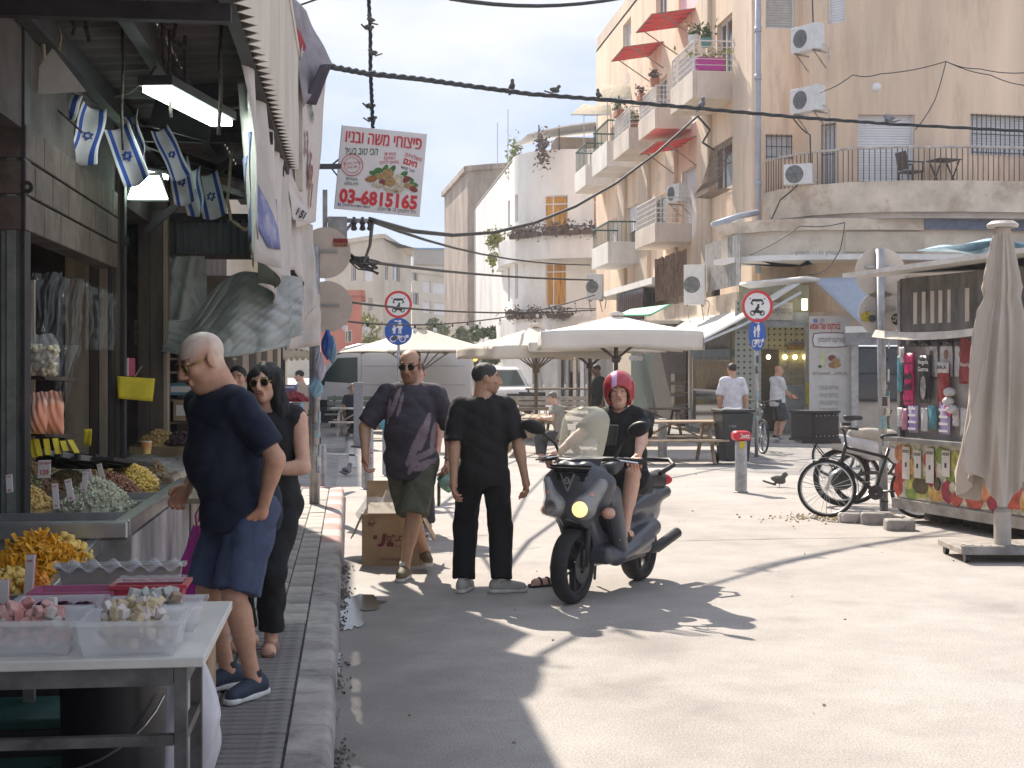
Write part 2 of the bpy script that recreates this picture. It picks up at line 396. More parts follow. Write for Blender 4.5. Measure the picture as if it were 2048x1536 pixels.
g = MB();g.add([(-300,-60,0),(300,-60,0),(300,420,0),(-300,420,0)],[(0,1,2,3)])
g.build('road',ROAD,kind='structure')
stone_l = M('paver_light',(.52,.475,.42),.8,var=.2,scale=9,bump=.35,bscale=70,stain=(.16,.14,.13),stain_amt=.6,sscale=3)
stone_m = M('paver_mid',(.43,.395,.36),.8,var=.22,scale=9,bump=.35,bscale=70,stain=(.13,.12,.11),stain_amt=.65,sscale=3)
stone_d = M('paver_dark',(.25,.23,.22),.75,var=.25,scale=9,bump=.4,bscale=80,stain=(.07,.065,.065),stain_amt=.6,sscale=3)
joint = M('joint_grit',(.1,.09,.08),.95,var=.3,scale=20)
kerb_m = M('kerb_stone',(.4,.365,.335),.75,var=.22,scale=5,bump=.4,bscale=50,stain=(.1,.09,.085),stain_amt=.7,sscale=2.2)
kerb_red = M('kerb_red',(.5,.29,.25),.75,var=.2,scale=7,stain=(.3,.26,.24),stain_amt=.75,sscale=3.5,bump=.3)
kerb_white = M('kerb_white',(.56,.51,.47),.75,var=.15,scale=7,stain=(.26,.23,.21),stain_amt=.75,sscale=3.5,bump=.3)
PZ = .13
pv = MB();pv.bb(-7,-.262,1.5,18.25,0.004,PZ-.012)
pave = pv.build('pavement_left',joint,kind='structure')
def paver(name,x0,x1,y0,y1,mat,z=PZ,par=pave,h=.05,bev=.006,gap=.008):
    key = 'pv%.3f_%.3f_%.3f' % (x1-x0,y1-y0,h)
    me = PVM.get((key,mat.name))
    if me is None:
        dx,dy = (x1-x0-gap)/2,(y1-y0-gap)/2;b = bev;v = []
        for (a,c,zz) in ((dx,dy,-h),(dx,dy,-b),(dx-b,dy-b,0)):
            v += [(-a,-c,zz),(a,-c,zz),(a,c,zz),(-a,c,zz)]
        f = [(8,9,10,11)]
        for k in range(2):
            for i in range(4): f.append((k*4+i,k*4+(i+1) % 4,k*4+4+(i+1) % 4,k*4+4+i))
        mb = MB().add(v,f);me = mb.mesh(name);me.materials.append(mat);PVM[(key,mat.name)] = me
    return share(name,me,None,par,((x0+x1)/2,(y0+y1)/2,z+rng.uniform(-.003,.003)),(rng.uniform(-.006,.006),rng.uniform(-.006,.006),rng.uniform(-.004,.004)))
PVM = {}
# near: ribbed dark strip beside the kerb, slabs behind it
y = 4.9
while y < 8.55:
    paver('paver',-.62,-.27,y,y+.075,stone_d,gap=.014);y += .075
for c in range(2):
    y = 4.7+.13*c
    while y < 8.5:
        paver('paver',-1.06-.44*c,-.625-.44*c,y,min(y+.40,8.55),rng.choice([stone_m,stone_m,stone_d]));y += .40
# farther: long narrow blocks in staggered lanes
for c in range(6):
    y = 8.6-(.17 if c % 2 else 0)
    while y < 18.1:
        y1 = min(y+.36,18.2)
        if y1 > 8.75: paver('paver',-.27-.175*(c+1),-.27-.175*c,max(y,8.58),y1,rng.choice([stone_l,stone_l,stone_m]))
        y += .36
# kerb stones with worn rounded arrises
def kerbstone(x0,x1,y0,y1,z,mat,par,name='kerb_stone'):
    b = MB();pr = [(x0,-.02),(x1+.015,-.02),(x1,z-.035),(x1-.012,z-.012),(x1-.035,z),(x0,z)]
    b.prism(pr,y0+.004,y1-.004,'y')
    return b.build(name,mat,par,auto=40)
y = 2.2;k = 0
while y < 18.2:
    ln = .98 if y < 11.2 else .5;mt = kerb_m if y < 11.2 else (kerb_red if k % 2 else kerb_white)
    kerbstone(-.262,-.08,y,min(y+ln,18.25),PZ+.004,mt,pave);y += ln;k += 1
for i in range(7): kerbstone(-.1-.9*(i+1),-.1-.9*i,18.25,18.42,PZ,kerb_white if i % 2 else kerb_red,pave)
# puddles in the gutter
water = M('puddle_water',(.05,.047,.045),.16,var=.2,spec=.5)
def puddle(cx,cy,rx,ry,n=26,seed=0):
    q = random.Random(seed);m = MB();ps = []
    for i in range(n):
        a = 2*math.pi*i/n;r = .62+.38*q.random()*abs(math.sin(a*2.3+seed))+.2*q.random();ps.append((cx+rx*r*math.cos(a),cy+ry*r*math.sin(a),.0045+.0006*seed))
    m.add(ps,[tuple(range(n))]);return m.build('puddle',water,kind='structure')
p = G(700,1235);puddle(p.x,p.y,.1,.5,seed=1)
p = G(725,1205);puddle(p.x,p.y,.16,.4,seed=2)
p = G(672,1330);puddle(p.x,p.y,.035,.5,seed=4)
p = G(668,1420);puddle(p.x,p.y,.03,.35,seed=5)
grit = M('gutter_grit',(.2,.17,.145),.95,var=.4,scale=30)
pts = []
for k in range(16):
    cy = rng.uniform(4.8,12);sp_ = rng.uniform(.05,.3);pts += [(-.075+abs(rng.gauss(0,.035)),rng.gauss(cy,sp_),.004) for _ in range(rng.randint(12,60))]
scatter('gutter_litter',pts,.0042,grit,squash=(1.4,1,.5),jitter=.7,sides='box',kind='stuff',label='dark grit and fallen bits lying in the gutter along the kerb',cat='grit')
bitm = M('street_bits',(.55,.5,.42),.9,var=.3)
pts = [(rng.uniform(.2,9),rng.uniform(6,22),.003) for _ in range(110)]
scatter('street_crumbs',pts,.006,bitm,squash=(1.3,1,.3),jitter=.6,sides='box',kind='stuff',label='pale crumbs scattered over the sunlit asphalt',cat='crumbs')
pts = [(W(1690,0,15.6).x+rng.gauss(0,.42),W(1690,0,15.6).y+rng.gauss(0,.22),.006) for _ in range(420)]
scatter('spilled_seed',pts,.011,M('seed',(.62,.48,.3),.9,var=.3),squash=(1.3,1,.4),jitter=.6,kind='stuff',label='tan seeds spilled on the ground under the bicycle wheel',cat='seeds')
# crossing beyond the pavement: paved apron, worn white line, far pavements
apron_m = M('apron_paving',(.33,.312,.29),.8,var=.25,scale=4,bump=.3,bscale=30,stain=(.33,.31,.29),stain_amt=.5,sscale=1.5)
def sheet(name,pts,z,mat,kind='structure',par=None):
    return MB().add([(q[0],q[1],z) for q in pts],[tuple(range(len(pts)))]).build(name,mat,par,kind=None if par else kind)
sheet('crossing_apron',[(-14,19.2),(-.2,19.2),(-.2,27.6),(-14,27.6)],.004,apron_m)
paint = M('road_paint',(.62,.6,.57),.75,var=.2,scale=14,stain=(.27,.25,.23),stain_amt=.8,sscale=9)
def line(name,a,b,wd,z=.0085):
    a = Vector(a[:2]);b = Vector(b[:2]);d = (b-a).normalized();q = Vector((-d.y,d.x))*wd/2
    return sheet(name,[a-q,b-q,b+q,a+q],z,paint)
line('painted_line',G(612,905),G(720,912),.35)
line('painted_line',G(700,872),G(706,935),.12)
# old patch and worn seams
patch_m = M('asphalt_patch',(.32,.3,.285),.85,var=.2,scale=3,bump=.5,bscale=150,stain=(.12,.11,.105),stain_amt=.6,sscale=2)
dusty = M('asphalt_dusty',(.33,.3,.275),.9,var=.2,scale=3,bump=.5,bscale=150)
sheet('road_patch',[G(1390,938),G(2048,975),G(2048,900),G(1500,892)],.004,patch_m)
tar = M('tar_seam',(.27,.245,.225),.8,var=.2)
def seam(a,b,wd=.02,n=24,wob=.03,seed=0):
    q = random.Random(seed);a,b = Vector(a),Vector(b);d = (b-a);nn = Vector((-d.y,d.x,0)).normalized();v = [];off = 0
    for i in range(n+1):
        off += q.uniform(-wob,wob);c = a+d*i/n+nn*off;ww = wd*(.5+q.random()*.8);v += [c-nn*ww/2+Vector((0,0,.0045)),c+nn*ww/2+Vector((0,0,.0045))]
    m = MB().add(v,[(2*i,2*i+2,2*i+3,2*i+1) for i in range(n)]);return m.build('tar_seam',tar,kind='structure')
seam(G(1340,1082),G(1990,1072),seed=2,wob=.012);seam(G(820,1078),G(1000,1070),seed=5,wob=.012)
seam(G(860,1110),G(1090,1095),.012,40,.02,seed=23)
# raised pavement along the right hand shops, with its kerb
pr = MB();pr.add([(7.9,30.6,.1),(30,30.6,.1),(30,80,.1),(7.9,80,.1)],[(0,1,2,3)])
rp_ = pr.build('pavement_right',M('shop_paving',(.34,.32,.3),.8,var=.22,scale=3,bump=.3,stain=(.2,.19,.18),stain_amt=.6),kind='structure')
for i in range(14): kerbstone(7.72,7.9,30.6+i*1.,31.6+i*1.,.104,kerb_m,rp_)
for i in range(10):
    b = MB().box((8.4+i*1.,30.52,.05),(.99,.16,.108));b.build('kerb_stone',kerb_white if i % 2 else kerb_m,rp_,bevel=.02)
# far cross-street pavement on the left, behind the first stalls
pl = MB();pl.bb(-14,-.1,27.8,60,0.004,.1);pl.build('pavement_far',apron_m,kind='structure')
# ================================================================ BUILDINGS
class Path:
    def __init__(s,pts,step=.25):
        P = [Vector((a[0],a[1])) for a in pts];s.p = [P[0]]
        for a,b in zip(P,P[1:]):
            n = max(1,int((b-a).length/step));s.p += [a+(b-a)*i/n for i in range(1,n+1)]
        s.s = [0.]
        for a,b in zip(s.p,s.p[1:]): s.s.append(s.s[-1]+(b-a).length)
        s.len = s.s[-1]
        s.px = []
        for q in s.p:
            xc = CA*q.x-SA*q.y;yc = SA*q.x+CA*q.y;s.px.append(1024+F*xc/yc)
    def at(s,t):
        t = min(max(t,0),s.len);i = int(np.searchsorted(s.s,t,'right'))-1;i = min(i,len(s.p)-2)
        a,b = s.p[i],s.p[i+1];d = (b-a).normalized();q = a+d*(t-s.s[i]);return q,Vector((d.y,-d.x))    # point, outward normal (right-hand side of travel)
    def s_px(s,px,t0=0.,t1=1e9):
        best = None
        for i in range(len(s.p)-1):
            if s.s[i] < t0 or s.s[i+1] > t1: continue
            a,b = s.px[i],s.px[i+1]
            if (a-px)*(b-px) <= 0 and a != b: return s.s[i]+(s.s[i+1]-s.s[i])*(px-a)/(b-a)
        return None
    def depth(s,t): q,n = s.at(t);return SA*q.x+CA*q.y
    def z(s,t,py): return CH-(py-HY)/F*s.depth(t)
def arc(cx,cy,r,a0,a1,n=10,ry=None): return [(cx+r*math.cos(R(a0+(a1-a0)*i/n)),cy+(ry or r)*math.sin(R(a0+(a1-a0)*i/n))) for i in range(n+1)]
def holed_wall(mb,path,z0,z1,holes,depth=.22,s0=0.,s1=None,step=.5,curve=None,off=0.):
    s1 = path.len if s1 is None else s1
    ss = {s0,s1};zs = {z0,z1}
    for h in holes: ss |= {h[0],h[1]};zs |= {h[2],h[3]}
    x = s0
    for t in (curve or []): ss.add(t)
    for t in path.s:
        if s0 < t < s1: ss.add(t)
    ss = sorted(t for t in ss if s0 <= t <= s1);zs = sorted(t for t in zs if z0 <= t <= z1)
    def P(s,z,o=0.): q,n = path.at(s);return (q.x+n.x*(o+off),q.y+n.y*(o+off),z)
    for i in range(len(ss)-1):
        a,b = ss[i],ss[i+1]
        if b-a < 1e-5: continue
        for j in range(len(zs)-1):
            c,d = zs[j],zs[j+1];ms,mz = (a+b)/2,(c+d)/2
            if any(h[0] < ms < h[1] and h[2] < mz < h[3] for h in holes): continue
            mb.add([P(a,c),P(b,c),P(b,d),P(a,d)],[(0,1,2,3)])
    for h in holes:
        a,b,c,d = h[:4];q = [P(a,c),P(b,c),P(b,d),P(a,d)];r = [P(a,c,-depth),P(b,c,-depth),P(b,d,-depth),P(a,d,-depth)]
        mb.add(q+r,[(0,4,5,1),(1,5,6,2),(2,6,7,3),(3,7,4,0)])
def pframe(path,s):       # matrix with x along the wall, y outward, z up at arclength s
    q,n = path.at(s);t = Vector((-n.y,n.x,0));return Matrix(((t.x,n.x,0,q.x),(t.y,n.y,0,q.y),(0,0,1,0),(0,0,0,1)))
stucco = M('stucco_tan',(.87,.665,.49),.9,var=.14,scale=.7,bump=.35,bscale=45,stain=(.6,.43,.32),stain_amt=.8,sscale=1.5,vstretch=6)
stucco2 = M('stucco_sand',(.75,.6,.46),.9,var=.15,scale=.8,bump=.35,bscale=45,stain=(.42,.34,.275),stain_amt=.75,sscale=1.6,vstretch=6)
concrete_p = M('peeling_plaster',(.74,.63,.51),.9,var=.18,scale=1.4,bump=.4,bscale=22,stain=(.45,.34,.26),stain_amt=.85,sscale=1.6)
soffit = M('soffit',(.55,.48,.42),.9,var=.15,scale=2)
whitew = M('white_render',(.82,.805,.775),.85,var=.06,scale=.9,bump=.25,bscale=40,stain=(.52,.49,.46),stain_amt=.5,sscale=.5,vstretch=2.5)
balc_w = M('balcony_plaster',(.66,.58,.5),.88,var=.1,scale=1.4,bump=.25,bscale=40,stain=(.42,.35,.3),stain_amt=.5,sscale=.9,vstretch=2)
balc_w2 = M('balcony_white',(.74,.71,.67),.88,var=.08,scale=1.4,bump=.25,bscale=40,stain=(.5,.46,.42),stain_amt=.5,sscale=.9,vstretch=2)
brownw = M('brown_render',(.42,.34,.28),.9,var=.22,scale=.7,bump=.35,stain=(.18,.15,.13),stain_amt=.7,sscale=.5,vstretch=2)
shut_m = M('shutter_white',(.74,.73,.74),.55,var=.05,scale=3)
shut_o = M('shutter_old',(.55,.53,.5),.6,var=.12,scale=3)
wframe = M('window_frame_white',(.72,.71,.7),.5,var=.05)
wdark = M('window_glass',(.03,.035,.04),.08,var=.2,scale=2,spec=.7)
rail_w = M('rail_white',(.7,.68,.66),.5,var=.1,metal=.0)
rail_b = M('rail_brown',(.13,.095,.085),.55,var=.25,scale=10)
rail_g = M('rail_green',(.03,.1,.075),.5,var=.2)
irondark = M('iron_dark',(.05,.048,.05),.5,var=.2)
red_aw = M('awning_red',(.82,.03,.035),.7,var=.12,scale=4)
alu = M('aluminium',(.52,.53,.55),.4,metal=.7,var=.1)
pvc = M('pvc_pipe',(.42,.45,.52),.45,var=.12,scale=3)
curtain_o = M('curtain_amber',(.62,.3,.05),.8,var=.3,scale=9,vstretch=8)
def slats(mb,Mx,x0,x1,z0,z1,y,pitch=.06,t=.018):
    z = z0
    while z < z1-.001:
        zz = min(z+pitch,z1);mb.add([Mx @ Vector(v) for v in ((x0,y,z),(x1,y,z),(x1,y+t,z+(zz-z)*.25),(x0,y+t,z+(zz-z)*.25),(x1,y+t*.6,zz),(x0,y+t*.6,zz),(x1,y,zz),(x0,y,zz))],[(0,1,2,3),(3,2,4,5),(5,4,6,7)]);z = zz
def window(par,path,h,kind,depth=.22):
    a,b,c,d = h[:4];s = (a+b)/2;Mx = pframe(path,s);wd = b-a;x0,x1 = -wd/2,wd/2
    if kind in ('shutter','bars','oldshutter'):
        mb = MB();slats(mb,Mx,x0+.03,x1-.03,c+.03,d-.0,-.16,.065)
        sh = mb.build('roller_shutter',shut_o if kind == 'oldshutter' else shut_m,par,world=True,kind='stuff')
        fr = MB()
        for q in ((x0+.02,x0+.02,c,d),(x1-.02,x1-.02,c,d)): fr.add(*boxm(Mx,(q[0],-.13,(c+d)/2),(.05,.1,d-c)))
        fr.add(*boxm(Mx,(0,-.13,c+.02),(wd-.05,.1,.05)))
        fr.build('window_frame',wframe,par,world=True)
        if kind == 'bars':
            g = MB();n = max(3,int(wd/.13))
            for i in range(n+1): x = x0+.02+(wd-.04)*i/n;g.add(*boxm(Mx,(x,.03,(c+d)/2),(.016,.016,d-c)))
            for z in (c+.05,(c+d)/2,d-.05): g.add(*boxm(Mx,(0,.035,z),(wd,.014,.02)))
            g.build('window_grille',irondark,par,world=True)
    elif kind in ('glass','door','amber','halfshutter'):
        gl = MB();gl.add(*boxm(Mx,(0,-.17,(c+d)/2),(wd,.02,d-c)));gl.build('window_pane',curtain_o if kind == 'amber' else wdark,par,world=True)
        fr = MB();t = .055
        for x in (x0+t/2,x1-t/2,x0+wd*.36): fr.add(*boxm(Mx,(x,-.14,(c+d)/2),(t,.05,d-c-.002)))
        for z in (c+t/2,d-t/2)+((d-.42,) if kind == 'amber' else ()): fr.add(*boxm(Mx,(0,-.139,z),(wd,.054,t)))
        fr.build('window_frame',wframe,par,world=True)
        if kind == 'halfshutter':
            mb = MB();slats(mb,Mx,x0+.03,x1-.03,c+(d-c)*.55,d,-.1,.065);mb.build('roller_shutter',shut_m,par,world=True,kind='stuff')
def boxm(Mx,c,d):
    m = MB().box(c,d);return [Mx @ Vector(v) for v in m.v],m.f
def acunit(loc,rz,label,w_=.8,h=.56,t=.3,bracket=True,side=1):
    o = thing('air_conditioner',label,'air conditioner',loc,rz,'air conditioner units on the facades')
    MB().box((0,0,h/2),(w_,t,h)).build('casing',M('ac_white',(.72,.71,.69),.5,var=.08,stain=(.5,.45,.4),stain_amt=.35),o,bevel=.015)
    f = MB()
    f.lathe([(.0,.004),(.2,.004),(.215,.012),(.22,0)],n=24,M4=Matrix.Translation((-w_*.12,-t/2,h/2)) @ Matrix.Rotation(R(90),4,'X'))
    f.build('fan_grille',M('ac_grille',(.3,.31,.31),.5,var=.2),o)
    g = MB()
    for r_ in (.06,.11,.16,.205): g.tube([(-w_*.12+r_*math.cos(a*math.pi/10),-t/2-.016,h/2+r_*math.sin(a*math.pi/10)) for a in range(20)],.005,5,closed=True)
    for a in range(6): g.cyl((-w_*.12,-t/2-.014,h/2),(-w_*.12+.21*math.cos(a*R(60)),-t/2-.014,h/2+.21*math.sin(a*R(60))),.004,n=5)
    g.build('guard_ring',irondark,o)
    if bracket:
        b = MB()
        for x in (-w_*.35,w_*.35): b.bar((x,-t/2,-.02),(x,t/2+.2,-.02),.035,.035);b.bar((x,-t/2+.05,-.02),(x,t/2+.19,-.4),.025,.025)
        b.build('bracket',M('bracket_rust',(.35,.29,.25),.6,var=.3),o)
    pz = MB();pz.tube([(w_/2-.05,t/2-.1,.15),(w_/2+.06,t/2-.05,.1),(w_/2+.08,t/2+.05,.02),(w_/2+.02,t/2+.12,-.3)],.018,6)
    pz.build('hose',M('hose_grey',(.5,.49,.47),.7),o)
    return o
# ---------------- corner apartment building on the right
XF = 10.4
bpath = Path([(XF,57.2),(XF,33.9),(11.45,33.9),(11.45,33.3)]+arc(12.55,33.3,1.1,180,270,10)[1:]+[(15.2,31.95),(18.6,32.3),(22,33.6)])
sc0 = bpath.s_px(1530,22);
bld = thing('corner_building','tan stucco corner apartment building with rows of balconies and a rounded balconied corner','building',(XF,40,0))
holes = []
def fh(pxn,pxf,pyt_or_z0,z1,kind):      # a hole on the long street facade between two picture columns
    s1 = bpath.s_px(pxn,0,24);s0 = bpath.s_px(pxf,0,24)
    holes.append((s0,s1,pyt_or_z0,z1,kind))
def ch(px0,px1,z0,z1,kind):             # a hole on the corner part
    holes.append((bpath.s_px(px0,23.2),bpath.s_px(px1,23.2),z0,z1,kind))
FL1,FL2,FL3 = 5.62,9.12,12.62
fh(1466,1434,FL2+.05,FL2+2.35,'door')
fh(1395,1357,FL2+.05,FL2+2.3,'shutter');fh(1334,1312,FL2+.05,FL2+2.3,'glass');fh(1300,1286,FL2+.05,FL2+2.3,'shutter');fh(1262,1246,FL2+.05,FL2+2.2,'glass');fh(1232,1222,FL2+.9,FL2+2.2,'oldshutter')
fh(1393,1364,FL1+.05,FL1+2.25,'shutter');fh(1337,1302,FL1+.3,FL1+1.9,'glass');fh(1280,1254,FL1+.05,FL1+2.1,'halfshutter');fh(1235,1214,FL1+.05,FL1+2.0,'oldshutter')
fh(1466,1424,FL1+1.1,FL1+2.4,'glass')
fh(1440,1405,3.55,4.9,'glass');fh(1310,1290,3.3,4.6,'glass')
fh(1395,1357,FL3+.05,FL3+2.2,'shutter');fh(1334,1312,FL3+.8,FL3+2.2,'glass');fh(1262,1246,FL3+.8,FL3+2.2,'oldshutter')
ch(1531,1590,10.4,12.6,'oldshutter');ch(1531,1584,7.05,7.68,'bars')
ch(1716,1829,6.2,7.92,'shutter');ch(1941,2075,6.95,7.95,'bars');ch(1655,1690,10.2,11.9,'shutter');ch(1862,1990,10.78,12.4,'shutter');ch(1644,1672,6.2,7.75,'bars')
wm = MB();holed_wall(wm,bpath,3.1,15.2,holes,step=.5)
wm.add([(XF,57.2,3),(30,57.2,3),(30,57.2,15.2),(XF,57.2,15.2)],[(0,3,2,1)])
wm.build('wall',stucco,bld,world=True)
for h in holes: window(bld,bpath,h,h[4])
pq_ = random.Random(12);pms = [M('plaster_repair',(.74,.6,.47),.9,var=.12,scale=3),M('plaster_grey',(.6,.53,.46),.9,var=.15,scale=3),M('rust_run',(.5,.33,.22),.9,var=.3,scale=5,vstretch=4)]
for i in range(46):
    run = i % 3 == 2;wd,hh = (pq_.uniform(.06,.2),pq_.uniform(.5,1.6)) if run else (pq_.uniform(.3,1.),pq_.uniform(.2,.7));s_ = pq_.uniform(1,22.5);z_ = pq_.uniform(5.5,13)
    if any(h_[0]-wd < s_ < h_[1]+wd and h_[2]-hh < z_ < h_[3]+hh for h_ in holes) or 23 < s_ < 26.3 or min(abs(s_-t_) for t_ in (23.3,)) < 1: continue
    Mx = pframe(bpath,s_);n_ = 14;vv = []
    for k in range(n_): a = 2*math.pi*k/n_;r_ = pq_.uniform(.7,1.15);vv.append(Mx @ Vector((wd/2*r_*math.cos(a)*(1 if not run else (.4+.6*(math.sin(a) > 0))),.006,z_+hh/2*r_*math.sin(a))))
    MB().add(vv,[tuple(range(n_-1,-1,-1))]).build('wall_patch',pms[2] if run else pms[i % 2],bld,world=True)
# dark rooms behind the openings and the roof slab
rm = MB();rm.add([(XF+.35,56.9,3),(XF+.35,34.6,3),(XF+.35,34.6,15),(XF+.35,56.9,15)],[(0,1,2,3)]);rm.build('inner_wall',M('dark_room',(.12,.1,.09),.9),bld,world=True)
rf = MB()
pp = [(q.x-.0,q.y) for q in bpath.p[::4]]+[(30,34),(30,57.2)]
rf.prism(pp,15.1,15.24,'z');rf.build('roof_slab',concrete_p,bld,world=True)
pa = MB()
for a,b in zip(bpath.p[::6],bpath.p[6::6]): pa.bar((a.x+.1,a.y,15.45),(b.x+.1,b.y,15.45),.16,.5)
pa.build('parapet',stucco2,bld,world=True)
# projecting wall strips of the street facade (rounded stair bay beside the drain pipe)
pil = MB()
for (pn,pf,z0,z1) in ((1514,1473,3.2,15),(1424,1410,3.2,15.),(1356,1344,3.2,9.0),(1344,1338,5.4,9.0),(1301,1283,3.2,9.0),(1254,1240,3.2,9.0)):
    y0,y1 = YX(pn,XF),YX(pf,XF);pil.bb(XF-.13,XF+.02,y0,y1,z0,z1)
pil.build('pilaster',stucco2,bld,world=True,bevel=.04)
# balconies
def balcony(d0,d1,z0,ztop,zrail,mat,rail,label,out=1.15,bars='h',flare=0.):
    Y0 = (d0-SA*(XF-out))/CA;Y1 = (d1-SA*(XF-out))/CA;x0 = XF-out
    b = MB();b.bb(x0,XF+.02,Y0,Y1,z0,z0+.14)
    b.bb(x0,x0+.1,Y0,Y1,z0+.1,ztop);b.bb(x0+.1,XF+.01,Y0,Y0+.1,z0+.1,ztop);b.bb(x0+.1,XF+.01,Y1-.1,Y1,z0+.1,ztop)
    o = b.build('balcony',mat,bld,world=True,bevel=.02,label=label)
    r = MB();zz = ztop
    cor = [(XF,Y0+.05),(x0+.05,Y0+.05),(x0+.05,Y1-.05),(XF,Y1-.05)]
    if bars == 'h':
        n = 5
        for i in range(1,n+1):
            z = ztop+(zrail-ztop)*i/n
            for a,c in zip(cor,cor[1:]): r.cyl((a[0],a[1],z),(c[0],c[1],z),.022 if i == n else .012,n=6)
        k = int((Y1-Y0)/.11)
        for i in range(k+1): y = Y0+.05+(Y1-Y0-.1)*i/k;r.cyl((x0+.05,y,ztop),(x0+.05,y,zrail),.009,n=5)
        for a in cor: r.cyl((a[0],a[1],ztop),(a[0],a[1],zrail),.02,n=6)
    else:
        for a,c in zip(cor,cor[1:]):
            r.bar((a[0],a[1],zrail),(c[0],c[1],zrail),.06,.05);L_ = math.hypot(a[0]-c[0],a[1]-c[1]);k = int(L_/.14)
            for i in range(k+1): t = i/k;r.cyl((a[0]+(c[0]-a[0])*t,a[1]+(c[1]-a[1])*t,ztop),(a[0]+(c[0]-a[0])*t,a[1]+(c[1]-a[1])*t,zrail),.008,n=5)
    r.build('railing',rail,o,world=True)
    return o
balcony(37.1,39.7,FL2-.08,9.8,10.62,balc_w,rail_w,'upper balcony with white bar railing and magenta planter')
balcony(41.7,44.1,FL2-.1,9.66,10.35,balc_w,rail_w,'upper balcony with pale sand parapet')
balcony(45.6,48.3,FL2-.1,9.75,10.45,balc_w,rail_w,'upper balcony with potted plants')
balcony(49.5,52.5,FL2-.1,9.95,10.7,balc_w2,rail_g,'white upper balcony with green railing',bars='v')
balcony(54.0,56.6,FL2-.2,9.75,10.6,balc_w2,rail_g,'farthest white upper balcony',bars='v')
balcony(41.7,44.6,FL1-.06,6.15,6.93,balc_w,rail_w,'lower balcony with white bars')
balcony(49.3,52.6,FL1-.14,6.27,7.0,balc_w2,rail_g,'lower white balcony with green rail and a wooden chair',bars='v')
# corner balcony ring
ring = Path([(10.46,33.86),(10.6,33.1),(11.1,32.2),(11.9,31.5),(13.0,31.1),(14.6,30.9),(16.4,30.9),(18.6,31.2),(21,32)],.2)
def band(path,z0,z1,o0,o1,n=80,s0=0.,s1=None):
    mb = MB();s1 = path.len if s1 is None else s1
    def fn(u,v):
        s = s0+(s1-s0)*u;q,nn = path.at(s);prof = [(o0,z0),(o1,z0),(o1,z1),(o0,z1)]
        k = min(int(v*4+.001),3);
        return None
    V = [];Fc = []
    for i in range(n+1):
        q,nn = path.at(s0+(s1-s0)*i/n)
        for (o,z) in ((o0,z0),(o1,z0),(o1,z1),(o0,z1)): V.append((q.x+nn.x*o,q.y+nn.y*o,z))
    for i in range(n):
        for k in range(4): Fc.append((i*4+k,(i+1)*4+k,(i+1)*4+(k+1) % 4,i*4+(k+1) % 4))
    Fc.append((0,1,2,3));Fc.append((n*4+3,n*4+2,n*4+1,n*4));return mb.add(V,Fc)
cb = band(ring,5.42,6.16,-1.25,0.).build('corner_balcony',concrete_p,bld,world=True,label='rounded corner balcony with peeling plaster edge')
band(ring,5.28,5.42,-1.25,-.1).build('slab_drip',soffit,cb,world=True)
for i in range(int(ring.len/.13)):
    s = .05+i*.13;q,nn = ring.at(s);q = q-nn*.08;share('baluster',PVM.setdefault('bal',MB().box((0,0,.4),(.018,.018,.8)).mesh('bal')),rail_b,cb,(q.x,q.y,6.15),world=False)
for o in list(bpy.data.objects):
    if o.name.startswith('baluster') and o.parent == cb: o.matrix_parent_inverse = PM[cb.name].inverted()
hr = MB();pts = [];
for i in range(90):
    q,nn = ring.at(ring.len*i/89);pts.append((q.x-nn.x*.08,q.y-nn.y*.08,6.97))
hr.tube(pts,.03,6);hr.build('handrail',M('rail_pale',(.6,.53,.48),.6,var=.25),cb,world=True)
# lower ledge, fascia and sign band under the balcony
fpath = Path([(9.3,33.6),(9.5,32.9),(10.1,32.2),(11.0,31.8),(12.5,31.55),(15,31.4),(18.5,31.8),(21.5,33)],.2)
band(fpath,5.02,5.3,-2,.12).build('cornice',concrete_p,bld,world=True)
band(fpath,4.42,5.02,-2,0.).build('fascia',M('fascia_plaster',(.68,.6,.5),.9,var=.12,scale=1.2,stain=(.42,.36,.29),stain_amt=.6,sscale=1.3),bld,world=True)
band(fpath,4.3,4.43,-2,.22,s1=6.3).build('ledge',whitew,bld,world=True)
sp0 = fpath.s_px(1845);band(fpath,4.5,4.98,-.2,.06,s0=fpath.s_px(1690),s1=sp0).build('fascia_panel',M('stone_panel',(.58,.5,.4),.85,var=.12,scale=2),bld,world=True)
band(fpath,5.03,5.29,-.2,.16,s0=sp0).build('painted_fascia',M('blue_grey_paint',(.17,.2,.27),.7,var=.2),bld,world=True)
MB().bb(9.55,9.6,33,56.8,3.05,3.6).build('shop_lintel',concrete_p,bld,world=True)
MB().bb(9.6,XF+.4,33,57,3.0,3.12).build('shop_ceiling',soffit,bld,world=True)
# street name plates on the ledge
nm = M('plate_ink',(.25,.27,.28),.6)
q = W(1650,507,31.6);text('אבולון 10 -',.13,nm,bld,(q.x,q.y-.15,q.z),(90,0,0),heb=True,world=True,bold=.002)
q = W(1597,508,32);text('לוינסקי',.11,nm,bld,(q.x,q.y-.25,q.z),(90,0,-12),heb=True,world=True,bold=.002)
